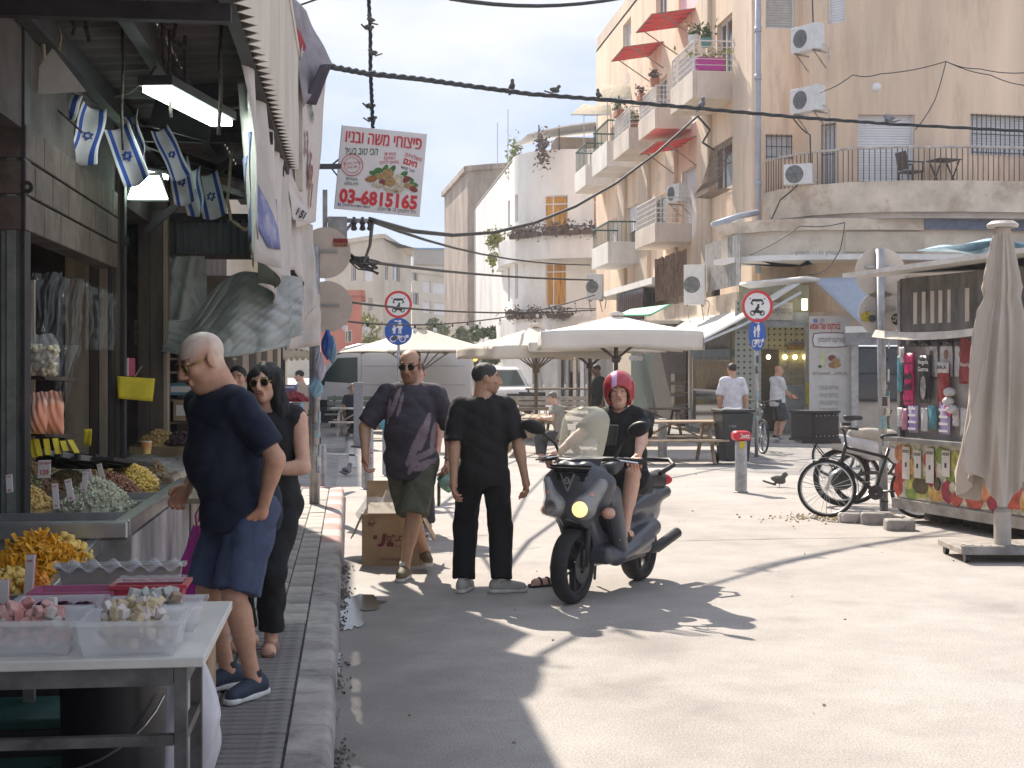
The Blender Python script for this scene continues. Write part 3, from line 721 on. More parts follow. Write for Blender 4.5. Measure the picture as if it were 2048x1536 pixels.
# drain pipe, lamp globe, wires on the wall
pp_ = MB();q = W(1516,735,34.55);pp_.tube([(q.x,q.y,4.1),(q.x,q.y,12.9)],.075,10)
for z in (6.3,9.0,10.2): pp_.cyl((q.x,q.y,z),(q.x,q.y,z+.14),.092,n=10)
pp_.build('drain_pipe',pvc,bld,world=True,smooth=True)
q = W(1470,440,33.6);MB().tube([W(1515,425,34.2),W(1480,432,33.8),W(1425,450,33.4)],.075,8).build('drain_spout',pvc,bld,world=True,smooth=True)
q = W(1753,175,32.3);gl_ = MB().sph(q,.11,14,10);gl_.build('globe_lamp',M('globe_white',(.78,.77,.75),.4,var=0),label='white glass globe wall lamp on the corner facade',cat='lamp',smooth=True)
def wallwire(pts,d,r=.012,name='wall_wire',label=None):
    P = [W(a,b,dd if False else d) for a,b in pts for dd in (d,)]
    out = []
    for a,b in zip(P,P[1:]):
        for i in range(6): t = i/6;out.append(a+(b-a)*t-Vector((0,0,.05*math.sin(math.pi*t))))
    out.append(P[-1]);m = MB().tube(out,r,5)
    return m.build(name,irondark,None,label=label,cat='cable',smooth=True)
wallwire([(1640,185),(1705,150),(1760,148),(1892,123),(1960,138),(2060,145)],31.5,label='thin cable stapled in a shallow peak across the corner wall')
wallwire([(1892,123),(1980,150),(2060,172)],31.5,label='thin cable sloping down to the right from the wall peak')
wallwire([(1892,123),(1870,200),(1830,260)],31.5,label='thin cable hanging down from the peak beside the big shutter')
wallwire([(1500,510),(1600,452),(1690,445)],31,label='cable looping along the cornice above the shops')
wallwire([(1690,445),(1680,500),(1650,540),(1615,548)],31,label='cable dropping from the cornice beside the street plates')
wallwire([(1627,60),(1625,0)],33,.02,label='pale pipe rising above the upper corner air conditioner')
wallwire([(1585,235),(1620,270),(1622,340),(1560,400),(1525,470)],33.3,.02,label='conduit bending down the recessed wall beside the small barred window')
# ac units on the corner
q = W(1632,112,33.2);acunit((q.x-.35,q.y-.4,q.z),R(-62),'upper white air conditioner unit on the corner facade',.8,.62)
q = W(1632,232,33.2);acunit((q.x-.35,q.y-.4,q.z),R(-62),'lower white air conditioner unit on the corner facade beside the cable',.85,.6)
q = W(1598,385,33.3);acunit((q.x,q.y,6.17),R(-30),'white air conditioner standing on the corner balcony floor',.7,.5,bracket=False)
q = W(1322,405,42.2);acunit((XF-.35,q.y,q.z),R(-75),'white air conditioner above the lower balcony',.8,.56)
q = W(1390,610,36);acunit((q.x,q.y,q.z),R(-20),'tall white air conditioner beside the bamboo screen',.55,1.05,.4)
q = W(1190,600,47.5);acunit((q.x,q.y,q.z),R(-20),'beige stacked air conditioner by the white building edge',.55,.9,.4)
q = W(1465,455,34.5);acunit((q.x,q.y,q.z-.2),R(-70),'small air conditioner under the drain spout',.6,.45)
# red awnings
def redawn(Y0,Y1,z,out,drop,label):
    o = thing('red_awning',label,'awning',(XF,(Y0+Y1)/2,z),0,'red awnings')
    w2 = (Y1-Y0)/2
    for i in range(4):
        a0 = -w2+2*w2*i/4+.015;a1 = -w2+2*w2*(i+1)/4-.015
        MB().grid(lambda u,v: (-out*u,a0+(a1-a0)*v,-drop*u-.03*math.sin(math.pi*u)),4,1,.01).build('awning_panel',red_aw,o)
    f = MB()
    for i in range(5): yy = -w2+2*w2*i/4;f.bar((0,yy,-.015),(-out,yy,-drop-.015),.03,.03)
    f.bar((-out,-w2,-drop-.015),(-out,w2,-drop-.015),.03,.03);f.bar((-out*.5,-w2,-drop*.5-.025),(-out*.5,w2,-drop*.5-.025),.025,.025)
    for yy in (-w2,w2): f.bar((0,yy,-.9),(-out*.8,yy,-drop*.8-.02),.03,.03)
    f.build('awning_frame',M('awning_frame',(.28,.2,.18),.6),o)
    return o
redawn(YX(1391,XF),YX(1355,XF),12.62,1.35,.22,'uppermost red awning over the balcony doors')
redawn(YX(1327,XF),YX(1299,XF),12.62,1.35,.22,'red awning left of and slightly below the uppermost one')
redawn(YX(1393,XF),YX(1355,XF),8.72,1.25,.2,'lowest red awning under the middle balconies')
# plants on balconies
leaf1 = M('leaf_green',(.09,.15,.04),.6,var=.4,scale=20);leaf2 = M('leaf_yellow',(.3,.32,.05),.6,var=.3,scale=20);leaf3 = M('leaf_dry',(.16,.1,.08),.8,var=.4,scale=20)
terra = M('terracotta',(.42,.17,.1),.8,var=.15)
def plant(loc,label,pot,pr=.16,ph=.24,sp=.25,n=120,leaf=leaf1,size=.07,pname='pot',box=None):
    o = thing('potted_plant',label,'plant',loc,rng.uniform(0,3),'potted plants on balconies')
    if box: o.rotation_euler.z = 0;MB().box((0,0,ph/2),(box[0],box[1],ph)).build('planter',pot,o,bevel=.02)
    else: MB().lathe([(0,0),(pr*.72,0),(pr,ph),(pr*.88,ph),(pr*.85,ph*.85),(0,ph*.85)],n=14).build('pot',pot,o,smooth=False)
    bx = (box[0]*.9,box[1]*.9) if box else (sp*.6,sp*.6)
    pts = [(rng.gauss(0,1)*bx[0]*.5,rng.gauss(0,1)*bx[1]*.5,ph+abs(rng.gauss(.35,.4))*sp) for _ in range(n)]
    scatter('foliage',pts,size,leaf,o,sides='leaf',jitter=.5)
    return o
teal = flat('pot_teal',(.1,.3,.3));mag = flat('pot_magenta',(.48,.03,.3));potw = flat('pot_white',(.7,.68,.66))
def bl(px,py,d): return W(px,py,d)
Yb = lambda d: (d-SA*9.4)/CA
plant((9.78,Yb(37.32),9.82),'plant in a magenta trough behind the white balcony bars',mag,ph=.36,box=(.75,.3),leaf=leaf2,sp=.28,n=90)
plant((9.4,Yb(37.6),10.62),'pale leafy plant in a white pot on the balcony rail',potw,sp=.3,n=70)
plant((9.75,Yb(37.6),10.55),'bushy plant in a teal pot on the balcony rail',teal,sp=.36,n=110)
plant((9.32,Yb(42.0),10.36),'orange clay pot with grasses on the second balcony',terra,sp=.3,n=60,leaf=leaf3)
plant((9.32,Yb(44.0),10.3),'hanging clay box of dry flowers on the second balcony',terra,sp=.3,n=60,leaf=leaf3,box=(.2,.6),ph=.2)
plant((9.3,Yb(47.6),10.45),'clay trough of green leaves on the third balcony',terra,sp=.35,n=90,box=(.25,.7),ph=.22)
plant((9.5,Yb(46.0),9.75),'leafy plant behind the third balcony bars',terra,sp=.35,n=90)
# canvas shades beyond the balconies
def shade(px0,px1,py0,py1,d,label):
    a = W(px0,py1,d);b = W(px1,py1,d-1.5);c = W(px1-5,py0,d-1.2);e = W(px0+25,py0,d+.3)
    o = thing('canvas_shade',label,'awning',a)
    MB().grid(lambda u,v: (a.lerp(b,u)).lerp(e.lerp(c,u),v)+Vector((0,0,-.06*math.sin(math.pi*u))),8,3,.02).build('canvas',M('canvas_cream',(.62,.52,.36),.8,var=.12),o,world=True)
    f = MB();f.bar(a+Vector((0,0,-.03)),b+Vector((0,0,-.03)),.04,.04)
    for k in (.3,.6,.9): q = a.lerp(b,k);f.bar(q,(q.x,q.y,9.9),.03,.03)
    f.build('canvas_frame',alu,o,world=True)
shade(1190,1275,168,195,52,'cream canvas shade over the farther balconies');shade(1142,1230,208,228,56,'grey cream canvas shade over the farthest balcony')
# balcony furniture on the corner
def bistro(loc,rz):
    o = thing('folding_table','small folding bistro table on the corner balcony','table',loc,rz)
    t = MB()
    for i in range(6): t.box((0,-.25+i*.1,.72),(.62,.085,.025))
    t.build('table_top',rail_b,o);l_ = MB()
    for s in (-.24,.24): l_.bar((s,-.24,0),(s,.24,.7),.025,.025);l_.bar((s+.03,.24,0),(s+.03,-.24,.7),.025,.025)
    l_.build('crossed_legs',irondark,o)
bistro((14.3,31.65,6.02),R(10))
def bchair(loc,rz,label,mat):
    o = thing('balcony_chair',label,'chair',loc,rz);MB().box((0,0,.44),(.44,.42,.04)).build('seat',mat,o)
    MB().box((0,0,0),(.44,.03,.44),M4=xf((0,.23,.7),(-12,0,0))).build('backrest',mat,o)
    for sx in (-.2,.2):
        for sy in (-.19,.19): MB().box((sx,sy,.22),(.03,.03,.44)).build('leg',irondark,o)
    for sx in (-.22,.22): MB().bar((sx,-.22,.66),(sx,.24,.66),.03,.03).bar((sx,-.2,.42),(sx,-.2,.66),.025,.025).build('armrest',irondark,o)
bchair((13.5,31.75,6.02),R(100),'slatted folding chair beside the bistro table',rail_b)
bchair((17.0,31.5,6.1),R(60),'dark armchair on the right end of the corner balcony',irondark)
# ---------------- lower storey clutter along the right facade: bamboo screen, ledges
bam = thing('bamboo_screen','brown bamboo screen above the shop roofs','screen',(9.4,YX(1380,9.4),3.2))
y0,y1 = YX(1372,9.4),YX(1312,9.4);n = 60
bm_ = M('bamboo',(.2,.12,.075),.8,var=.4,scale=4)
for i in range(n): yy = y0+(y1-y0)*i/(n-1);MB().cyl((9.4,yy,3.75),(9.4+rng.uniform(-.02,.02),yy,5.0+rng.uniform(-.05,.08)),.03,n=5).build('cane',bm_,bam,world=True)
gs = thing('ribbed_fence','grey ribbed metal fence at the corner above the awning','fence',(9.35,34,3.6))
y0,y1 = YX(1480,9.4),YX(1412,9.4)
for i in range(26): yy = y0+(y1-y0)*i/25;MB().box((9.4,yy,4.35),(.03,.07,1.25)).build('fence_slat',M('zinc',(.4,.39,.39),.55,metal=.3,var=.2),gs,world=True)
wr = MB();y0,y1 = YX(1310,9.5),YX(1190,9.5);wr.bb(9.4,10.4,y0,y1,4.35,4.55);wr.build('shop_roof_slab',whitew,label='pale concrete roof slab over the shops below the lower balconies',cat='roof')
wg = thing('barred_window_row','dark barred window row under the pale roof slab','window',(9.5,YX(1255,9.5),3.2))
MB().bb(9.52,9.56,YX(1285,9.5),YX(1235,9.5),3.3,4.34).build('pane',wdark,wg,world=True)
g_ = MB()
for i in range(14): yy = YX(1285,9.5)+(YX(1235,9.5)-YX(1285,9.5))*i/13;g_.bb(9.47,9.5,yy-.02,yy+.02,3.3,4.34)
g_.build('grille',irondark,wg,world=True)
# bay grille on the facade (curved window cage)
cg = thing('window_cage','bulging rusty wire window cage on the street facade','grille',(XF,YX(1440,XF),7))
g_ = MB();y0,y1 = YX(1466,XF),YX(1425,XF)
for i in range(13):
    yy = y0+(y1-y0)*i/12;pts = [(XF-.02,yy,8.05),(XF-.12,yy,7.6),(XF-.3,yy,7.0),(XF-.52,yy,6.72),(XF-.5,yy,6.62),(XF-.02,yy,6.6)];g_.tube(pts,.012,5)
for z,o in ((8.0,.03),(7.6,.12),(7.25,.22),(6.95,.33),(6.68,.5)): g_.cyl((XF-o,y0,z),(XF-o,y1,z),.012,n=5)
g_.build('wire',M('cage_rust',(.24,.17,.13),.7,var=.3),cg,world=True)

# ---------------- white rounded building
wp = Path([(8.3,96),(8.3,69.2)]+arc(11.3,69.2,3.0,180,262,10)[1:]+[(12.5,65.9),(18,65.6)],.5)
wb = thing('white_building','white rounded apartment house with amber curtains and trailing plants','building',(11,68,0))
hs = []
def wh(px0,px1,py0,py1,kind):
    s0 = wp.s_px(px0);s1 = wp.s_px(px1);hs.append((s0,s1,CH+(HY-py1)/F*66.5,CH+(HY-py0)/F*66.5,kind))
wh(1090,1136,387,470,'amber');wh(1091,1133,524,610,'amber');wh(1186,1203,385,470,'amber')
for (a,b) in ((1016,1020),(1030,1036)):
    for (c,d) in ((420,470),(545,610)): hs.append((wp.s_px(a),wp.s_px(b),CH+(HY-d)/F*76,CH+(HY-c)/F*76,'glass'))
m = MB();holed_wall(m,wp,0,12.45,hs,.25);m.build('wall',whitew,wb,world=True)
for h in hs: window(wb,wp,h,h[4])
MB().prism([(q.x,q.y) for q in wp.p[::2]]+[(18,96)],12.3,12.4,'z').build('roof_slab',whitew,wb,world=True)
wb_b = Path([(8.0,75),(7.7,70.5),(8.2,67.6),(9.6,65.5),(11.5,64.6),(14,64.3),(18,64.2)],.4)
for (z0,z1,nme) in ((7.0,8.2,'upper'),(2.9,4.2,'lower')):
    bb_ = band(wb_b,z0,z1,-1.4,0.,40).build('balcony',whitew,wb,world=True)
    m = MB();pts = []
    for i in range(40): q,nn = wb_b.at(wb_b.len*i/39);pts.append((q.x,q.y,z1+.35))
    m.tube(pts,.02,5);m.build('handrail',irondark,bb_,world=True)
for px,zz in ((1040,8.2),(1068,8.2),(1108,8.2),(1140,8.2),(1186,8.2),(1035,4.2),(1070,4.2),(1118,4.2)):
    s = wb_b.s_px(px);q,nn = wb_b.at(s)
    o = thing('flower_box','dark dry flower box on the %s white balcony, %s' % ('upper' if zz > 6 else 'lower',{1040: 'leftmost',1068: 'second from left',1108: 'below the amber window',1140: 'right of the amber window',1186: 'beside the tan building',1035: 'left end',1070: 'middle',1118: 'below the lower amber window'}[px]),'flower box',(q.x,q.y,zz),math.atan2(nn.x,-nn.y)*1,'flower boxes on the white balconies')
    MB().box((0,-.12,.02),(1.1,.22,.22)).build('box',leaf3,o)
    scatter('foliage',[(rng.gauss(0,.35),-.15+rng.gauss(0,.15),.2+rng.gauss(0,.16)) for _ in range(150)],.1,leaf3,o,sides='leaf',jitter=.5)
# roof terrace shade and creepers
o = thing('roof_pergola','white roof terrace canopy on the rounded white building','canopy',(11,68,12.4))
MB().grid(lambda u,v: (8.6+9*u,66+6*v,14.0-.9*(1-u)**3+.35*v),12,3,.06).build('canopy',M('sheet_white',(.68,.66,.64),.6),o,world=True)
f = MB()
for x in (9.2,10.2,12,14): f.bar((x,66.3,12.4),(x,66.3,13.6),.06,.06)
f.build('post',irondark,o,world=True)
MB().bb(10.5,17,69,71,12.4,13.5).build('terrace_room',soffit,o,world=True)
for (px,py,n,lf,lab,sx,sz) in ((1030,325,260,leaf2,'yellow green creeper hanging over the white roof edge',.35,1.1),(990,478,200,leaf2,'bright yellow green bush on the corner of the upper white balcony',.4,.5),(1085,300,120,leaf3,'dry creeper trailing from the white roof parapet',.35,.9),(985,520,80,leaf2,'small yellow green sprig below the upper white balcony',.25,.35)):
    q = W(px,py,66.5 if px > 1060 else 72)
    oo = thing('creeper',lab,'plant',q);scatter('foliage',[(rng.gauss(0,sx*.5),rng.gauss(0,.2),rng.gauss(0,sz*.5)) for _ in range(n*2)],.11,lf,oo,sides='leaf',jitter=.5)
    MB().tube([(0,.1,.5*sz),(.05,.1,0),(0,.1,-.6*sz)],.02,5).build('stem',leaf3,oo)
for px,py in ((995,245),(1016,218)):
    a = W(px,330,80);b = W(px,py,80);MB().cyl(a,b,.03,n=5).build('roof_antenna',alu,label='thin roof aerial, the %s of the pair' % ('shorter' if py > 230 else 'taller'),cat='aerial')
# ---------------- brown building beyond
def block(name,label,pts,z1,mat,wins,parts_mat=None,roofm=None):
    p = Path(pts,2.);o = thing(name,label,'building',(pts[0][0],pts[0][1],0))
    hh = []
    for wdef in wins:
        a,b,c,d = wdef[:4];s0,s1 = sorted((p.s_px(a),p.s_px(b)));dep = p.depth((s0+s1)/2);hh.append((s0,s1,CH+(HY-d)/F*dep,CH+(HY-c)/F*dep,wdef[4]))
    m = MB();holed_wall(m,p,0,z1,hh,.25);m.build('wall',mat,o,world=True)
    for h in hh: window(o,p,h,h[4])
    MB().prism([(q[0],q[1]) for q in pts]+[(pts[-1][0],pts[0][1])],z1-.1,z1-.02,'z').build('roof_slab',roofm or concrete_p,o,world=True)
    m = MB();
    for a,b in zip(pts,pts[1:]): m.bar((a[0],a[1],z1+.1),(b[0],b[1],z1+.1),.5,.35)
    m.build('cornice',mat,o,world=True)
    return o,p
q0 = W(935,735,99);q1 = W(935,735,92);q2 = W(985,735,91);q3 = W(1000,735,88)
block('brown_house','weathered brown house with tall dark shuttered windows beside the white building',[(q1.x-.6,q1.y+14),(q1.x,q1.y),(q2.x,q2.y),(q3.x+2,q3.y+2)],15.0,brownw,[(957,978,405,475,'oldshutter'),(957,979,540,612,'oldshutter')])
# ---------------- far street buildings
far1 = M('far_beige',(.55,.48,.39),.9,var=.12,scale=.3,stain=(.4,.36,.31),stain_amt=.5,sscale=.25)
far2 = M('far_grey',(.44,.41,.38),.9,var=.15,scale=.3,stain=(.3,.28,.26),stain_amt=.5,sscale=.25)
far3 = M('far_cream',(.62,.56,.47),.9,var=.1,scale=.3)
far4 = M('far_pink',(.55,.2,.15),.9,var=.12,scale=.3)
def fpts(pxs,ds): return [(W(a,HY,d).x,W(a,HY,d).y) for a,d in zip(pxs,ds)]
block('far_house','pale beige far house with tall narrow windows behind the round signs',fpts((650,765,822),(118,110,128)),12.2,far1,[(702,712,530,562,'glass'),(727,745,530,563,'shutter'),(737,745,595,622,'glass'),(693,705,590,618,'glass'),(770,776,532,560,'glass'),(785,800,528,562,'glass'),(706,722,650,690,'halfshutter')])
block('far_house','cream far house with horizontal rows of shutters',fpts((822,824,900,902),(150,132,140,160)),11.0,far3,[(826,836,535,562,'glass'),(846,862,562,585,'shutter'),(866,893,565,588,'shutter'),(846,862,602,626,'shutter'),(868,893,606,630,'shutter'),(826,838,585,610,'glass')])
block('far_house','grey far block rising above the cream house',fpts((815,817,936,940),(190,178,178,190)),14.6,far2,[(908,928,530,545,'glass'),(862,880,520,540,'glass')])
block('far_house','far house at the street end with red window lattice',fpts((896,900,990,995),(165,150,150,160)),8.6,far3,[(901,920,640,660,'glass'),(904,914,604,625,'glass'),(928,948,600,630,'glass')])
block('far_house','low pink painted house front between the sign pole and the van',fpts((640,642,722,724),(92,84,84,92)),6.2,far4,[(690,704,660,685,'glass')])
block('far_house','long low far house closing the street below the trees',fpts((560,565,960,962),(245,230,230,245)),7.0,far1,[(700,716,690,708,'glass'),(740,756,690,708,'glass'),(880,893,688,706,'glass')])
m = MB();q = W(840,500,130);
o = thing('roof_shed','roof top shack with blue tarpaulin on the cream far house','shed',W(850,560,135))
m.box(W(868,515,136),(4.2,3,1.6));m.build('walls',far2,o,world=True);MB().box(W(868,500,136),(4.6,3.4,.12)).build('tarpaulin',flat('tarp_blue',(.12,.3,.5)),o,world=True)
# ================================================================ LEFT MARKET STALLS
XL = -1.55
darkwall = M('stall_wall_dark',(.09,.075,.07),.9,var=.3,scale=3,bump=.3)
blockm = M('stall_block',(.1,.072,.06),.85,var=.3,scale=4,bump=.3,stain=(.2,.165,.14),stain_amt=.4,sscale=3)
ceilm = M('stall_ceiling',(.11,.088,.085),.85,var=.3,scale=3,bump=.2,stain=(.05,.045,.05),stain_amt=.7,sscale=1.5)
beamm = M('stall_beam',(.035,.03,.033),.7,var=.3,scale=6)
postm = M('post_steel',(.22,.235,.215),.6,var=.25,scale=5,stain=(.32,.31,.27),stain_amt=.5,sscale=6,metal=.1)
woodd = M('wood_dark',(.1,.075,.06),.7,var=.35,scale=7,vstretch=6)
woodl = M('wood_pale',(.36,.29,.21),.75,var=.25,scale=7,vstretch=6)
steel = M('stainless',(.45,.45,.45),.36,metal=.85,var=.15,scale=5,stain=(.3,.27,.24),stain_amt=.4,sscale=4)
steeld = M('steel_dull',(.3,.29,.28),.5,metal=.5,var=.25,scale=5,bump=.05)
mk = thing('market_hall','dark old market hall behind the canopied nut stall on the left','building',(XL,10,0))
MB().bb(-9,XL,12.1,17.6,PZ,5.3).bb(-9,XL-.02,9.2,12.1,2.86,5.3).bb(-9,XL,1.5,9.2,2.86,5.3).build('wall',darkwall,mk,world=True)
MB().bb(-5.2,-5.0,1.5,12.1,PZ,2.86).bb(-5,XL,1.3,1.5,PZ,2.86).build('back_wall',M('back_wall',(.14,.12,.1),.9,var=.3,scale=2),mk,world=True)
for r_ in range(3):
    y = 6.72-(.2 if r_ % 2 else 0)
    while y < 9.3:
        y0,y1 = max(y,6.72),min(y+.4,9.32)
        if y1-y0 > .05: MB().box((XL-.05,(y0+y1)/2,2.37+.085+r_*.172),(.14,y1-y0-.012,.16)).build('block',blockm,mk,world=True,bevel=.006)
        y += .4
# posts
def post(px,d,z1,label,mat,wd=.13,flange=True):
    q = W(px,HY,d);o = thing('stall_post',label,'post',(q.x,q.y,PZ),0,'posts along the left stall front')
    m = MB();m.box((0,0,z1/2),(wd*.34,wd*.7,z1));m.build('web',mat,o,bevel=.004)
    if flange:
        MB().box((-wd*.42,0,z1/2),(.018,wd*.9,z1-.01)).build('flange',beamm,o);MB().box((wd*.42,0,z1/2),(.018,wd*.9,z1-.01)).build('flange',beamm,o)
        m = MB();m.box((0,-wd*.2,z1/2),(wd*.8,.012,z1-.004));m.build('face_plate',mat,o)
    m = MB().lathe([(.012,0),(.03,0),(.03,.02),(.012,.02)],n=12,M4=Matrix.Translation((wd*.55,-wd*.3,2.45)) @ Matrix.Rotation(R(90),4,'X'));m.build('eyelet',beamm,o)
post(27,6.55,3.3,'flaking grey green steel post at the left edge of the nut stall',postm,.135)
post(236,9.3,3.3,'dark steel post between the nut stall and the grey tarpaulin',woodd,.1)
wp_ = thing('timber_post','dark timber post left of the hanging grey tarpaulin','post',W(312,HY,10.9).xy.to_3d())
q = W(300,HY,10.9)
for i,(a,b,mt) in enumerate(((278,300,woodd),(301,326,woodd),(327,336,woodl))):
    x0 = W(a,HY,10.9);x1 = W(b,HY,10.9);MB().box(((x0.x+x1.x)/2,(x0.y+x1.y)/2+.02*i,1.55),((x1-x0).length,.12,2.85)).build('plank',mt,wp_,world=True,bevel=.004)
# canopy roof
cn = thing('stall_canopy','dark sheet roof canopy on steel beams above the nut stall','canopy',(-1,9,3.5))
ycs = [3.5+1.05*i for i in range(10)]
for y in ycs:
    for (x0,x1) in ((-1.6,-1.02),(-1.01,-.46)):
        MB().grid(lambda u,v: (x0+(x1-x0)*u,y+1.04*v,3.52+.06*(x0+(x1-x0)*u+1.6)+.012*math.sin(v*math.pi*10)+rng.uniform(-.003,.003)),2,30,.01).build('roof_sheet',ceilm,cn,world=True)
for x,z in ((-1.5,3.4),(-1.05,3.42),(-.56,3.47)): MB().bb(x-.035,x+.035,3.4,13.9,z-.07,z+.05).build('beam',beamm,cn,world=True)
for y in (6.25,9.6,11.2,12.8): MB().bb(-1.6,-.53,y-.03,y+.03,3.27,3.35).build('cross_beam',beamm,cn,world=True)
for y in (10.9,12.3): MB().bar((-1.5,y-.7,3.36),(-.6,y+.6,3.2),.04,.05).build('brace',beamm,cn,world=True)
for y in (10.6,): MB().bar((-1.54,y,2.75),(-.9,y,3.3),.05,.05).build('brace',beamm,cn,world=True)
# corrugated plastic fascia
poly = M('corrugated_plastic',(.66,.6,.52),.55,var=.12,scale=1.5,stain=(.5,.43,.36),stain_amt=.5,sscale=2,vstretch=3)
fa = thing('corrugated_fascia','yellowed corrugated plastic fascia hanging along the canopy edge','fascia',(-.48,9,3.4))
pts = [];y = 5.0;k = 0;V = []
while y < 12.3: V.append((-.49+(.042 if k % 2 else -.028),y));y += .085;k += 1
m = MB();nV = len(V)
def zb(y): return 3.37+.014*(y-5)
vv = [(a,b,zb(b)) for a,b in V]+[(a,b,4.45) for a,b in V]+[(a-.012,b,zb(b)) for a,b in V]+[(a-.012,b,4.45) for a,b in V]
m.add(vv,[(i,i+1,nV+i+1,nV+i) for i in range(nV-1)]+[(2*nV+i+1,2*nV+i,3*nV+i,3*nV+i+1) for i in range(nV-1)]+[(i+1,i,2*nV+i,2*nV+i+1) for i in range(nV-1)])
m.build('sheet',poly,fa,world=True);MB().bb(-.56,-.42,12.3,12.42,3.3,4.6).build('end_trim',M('trim_cream',(.6,.55,.47),.6,var=.15),fa,world=True)
MB().bb(-.52,-.44,5,12.3,4.45,4.53).build('top_rail',poly,fa,world=True)
# grimy flag cloth hung as a curtain along the edge
def cloth(fn,nu,nv,mat,name,label=None,cat=None,par=None,thick=.004,kind=None): return MB().grid(fn,nu,nv,thick).build(name,mat,par,smooth=True,world=par is not None,label=label,cat=cat,kind=kind)
grimy = M('grimy_white_cloth',(.62,.57,.52),.9,var=.12,scale=3,stain=(.36,.31,.28),stain_amt=.55,sscale=2,vstretch=3)
blueink = M('faded_blue_cloth',(.2,.22,.42),.9,var=.3,scale=5,stain=(.5,.47,.45),stain_amt=.8,sscale=5,vstretch=3)
cur = thing('flag_curtain','grimy white flag cloth with faded blue stripes hanging from the canopy edge','cloth',(-.52,10,2.3))
def curf(u,v):
    y = 7.7+5.6*u;zt = 3.5;zbm = 2.27+.2*u+.1*math.sin(u*9)+.06*math.sin(u*31);x = -.56+.055*math.sin(u*34+v*2)+.03*math.sin(u*71+v*4)+.07*v*math.sin(u*8)
    return (x-.06*(1-u)*(1-v),y+.1*v*math.sin(u*14),zt+(zbm-zt)*v)
cloth(curf,110,14,grimy,'curtain_cloth',par=cur)
def strip(u0,u1,v0,v1,off=.008,sl=.0):
    return lambda a,b: Vector(curf(u0+(u1-u0)*a+sl*b,v0+(v1-v0)*b))+Vector((off,-off,0))
for (u0,u1,v0,v1,sl) in ((.03,.075,.38,.93,.02),(.1,.135,.45,.9,.03),(.2,.23,.5,.97,-.03),(.33,.37,.5,.95,.03)):
    cloth(strip(u0,u1,v0,v1,.008,sl),8,10,blueink,'blue_stripe',par=cur,thick=.002)
for (u0,u1,v0,v1,sl) in ((.03,.075,.38,.93,.02),(.1,.135,.45,.9,.03)): cloth(strip(u0,u1,v0,v1,-.008,sl),8,10,blueink,'blue_stripe',par=cur,thick=.002)
# corrugated zinc strip and the grey tarpaulin under it
zs_ = thing('zinc_strip','grey corrugated zinc strip above the hanging tarpaulin','sheet',W(385,512,11.2))
def zz(u,v): q = W(240+295*u,512-72*v,11.2);return q+Vector((0,.025*math.sin(u*2*math.pi*20),0))
MB().grid(zz,160,1,.006).build('zinc_sheet',M('zinc_dull',(.32,.33,.35),.5,metal=.35,var=.2,scale=3,vstretch=4),zs_,world=True)
MB().box(W(385,436,11.2),(1.35,.1,.07)).build('top_beam',beamm,zs_,world=True);MB().box(W(380,513,11.15),(1.3,.05,.04)).build('bottom_rail',woodd,zs_,world=True)
tarp = M('tarp_grey',(.5,.52,.5),.5,var=.15,scale=3,stain=(.36,.35,.33),stain_amt=.6,sscale=1.5,bump=.15,bscale=60)
tp = thing('grey_tarpaulin','wrinkled grey plastic tarpaulin hanging across the pavement','tarpaulin',W(400,700,11.1))
def tf1(u,v):
    q = W(274+136*u,513+170*v+8*u*v,11.1);return q+Vector((0,.03*math.sin(u*13+v*3)+.018*math.sin(u*29+v*7)+.012*math.sin(v*17+u*5)-.012*abs(math.sin(u*23+2*math.sin(v*9)))-.009*abs(math.sin(v*21+3*math.sin(u*11))),0))
cloth(tf1,90,60,tarp,'left_sheet',par=tp)
def tf2(u,v):
    x = 270+60*v*0+ (u)*335;top = 520+(60 if u < .4 else 0)*0;t = max(0,min(1,(u-.4)/.6));
    yt = 640-105*math.sin(min(1,max(0,(u-.33)/.35))*math.pi/2)+20*t;yb = 690+28*math.sin(u*math.pi)-6*u+(-14 if u > .93 else 0)
    q = W(x,yt+(yb-yt)*v,11.0-.25*math.sin(u*math.pi)*v);return q+Vector((0,-.16*math.sin(max(0,u-.35)*4.2)*math.sin(v*math.pi*.8)+.02*math.sin(u*25+v*4)-.02*abs(math.sin(u*21-v*5+2*math.sin(v*6)))-.014*abs(math.sin(v*17+u*9+2*math.sin(u*13)))-.008*abs(math.sin(u*51+v*33)),0))
cloth(tf2,130,60,tarp,'right_sheet',par=tp)
MB().bar(W(405,522,11.04),W(408,676,11.04),.06,.012).build('seam',M('tarp_seam',(.36,.37,.37),.5),tp,world=True)
# printed banners at the corner of the canopy
ban_m = M('banner_vinyl',(.66,.6,.56),.6,var=.08,scale=4,stain=(.48,.42,.38),stain_amt=.5,sscale=4)
bn = thing('printed_banner','crumpled white vinyl banner with brown phone digits hanging at the canopy corner','banner',W(620,440,12.6))
def quadW(c,d,wob=.05,f=6.):
    def fn(u,v):
        a = [c[0][i]*(1-u)+c[1][i]*u for i in (0,1)];b = [c[3][i]*(1-u)+c[2][i]*u for i in (0,1)]
        px,py = a[0]*(1-v)+b[0]*v,a[1]*(1-v)+b[1]*v;dd = d[0]*(1-u)+d[1]*u
        return W(px,py,dd)+Vector((.2,-1,0))*(wob*math.sin(u*f+v*3)+wob*.5*math.sin(v*f*2.3+u*2))
    return fn
b1 = quadW(((578,150),(655,130),(628,445),(592,455)),(12.2,13.4),.05,5)
cloth(b1,24,30,ban_m,'banner_sheet',par=bn)
brown_ink = M('ink_brown',(.28,.13,.11),.7);green_ink = M('ink_green',(.06,.16,.1),.7);red_ink = M('ink_red',(.55,.05,.06),.6);dark_ink = M('ink_dark',(.05,.05,.06),.7)
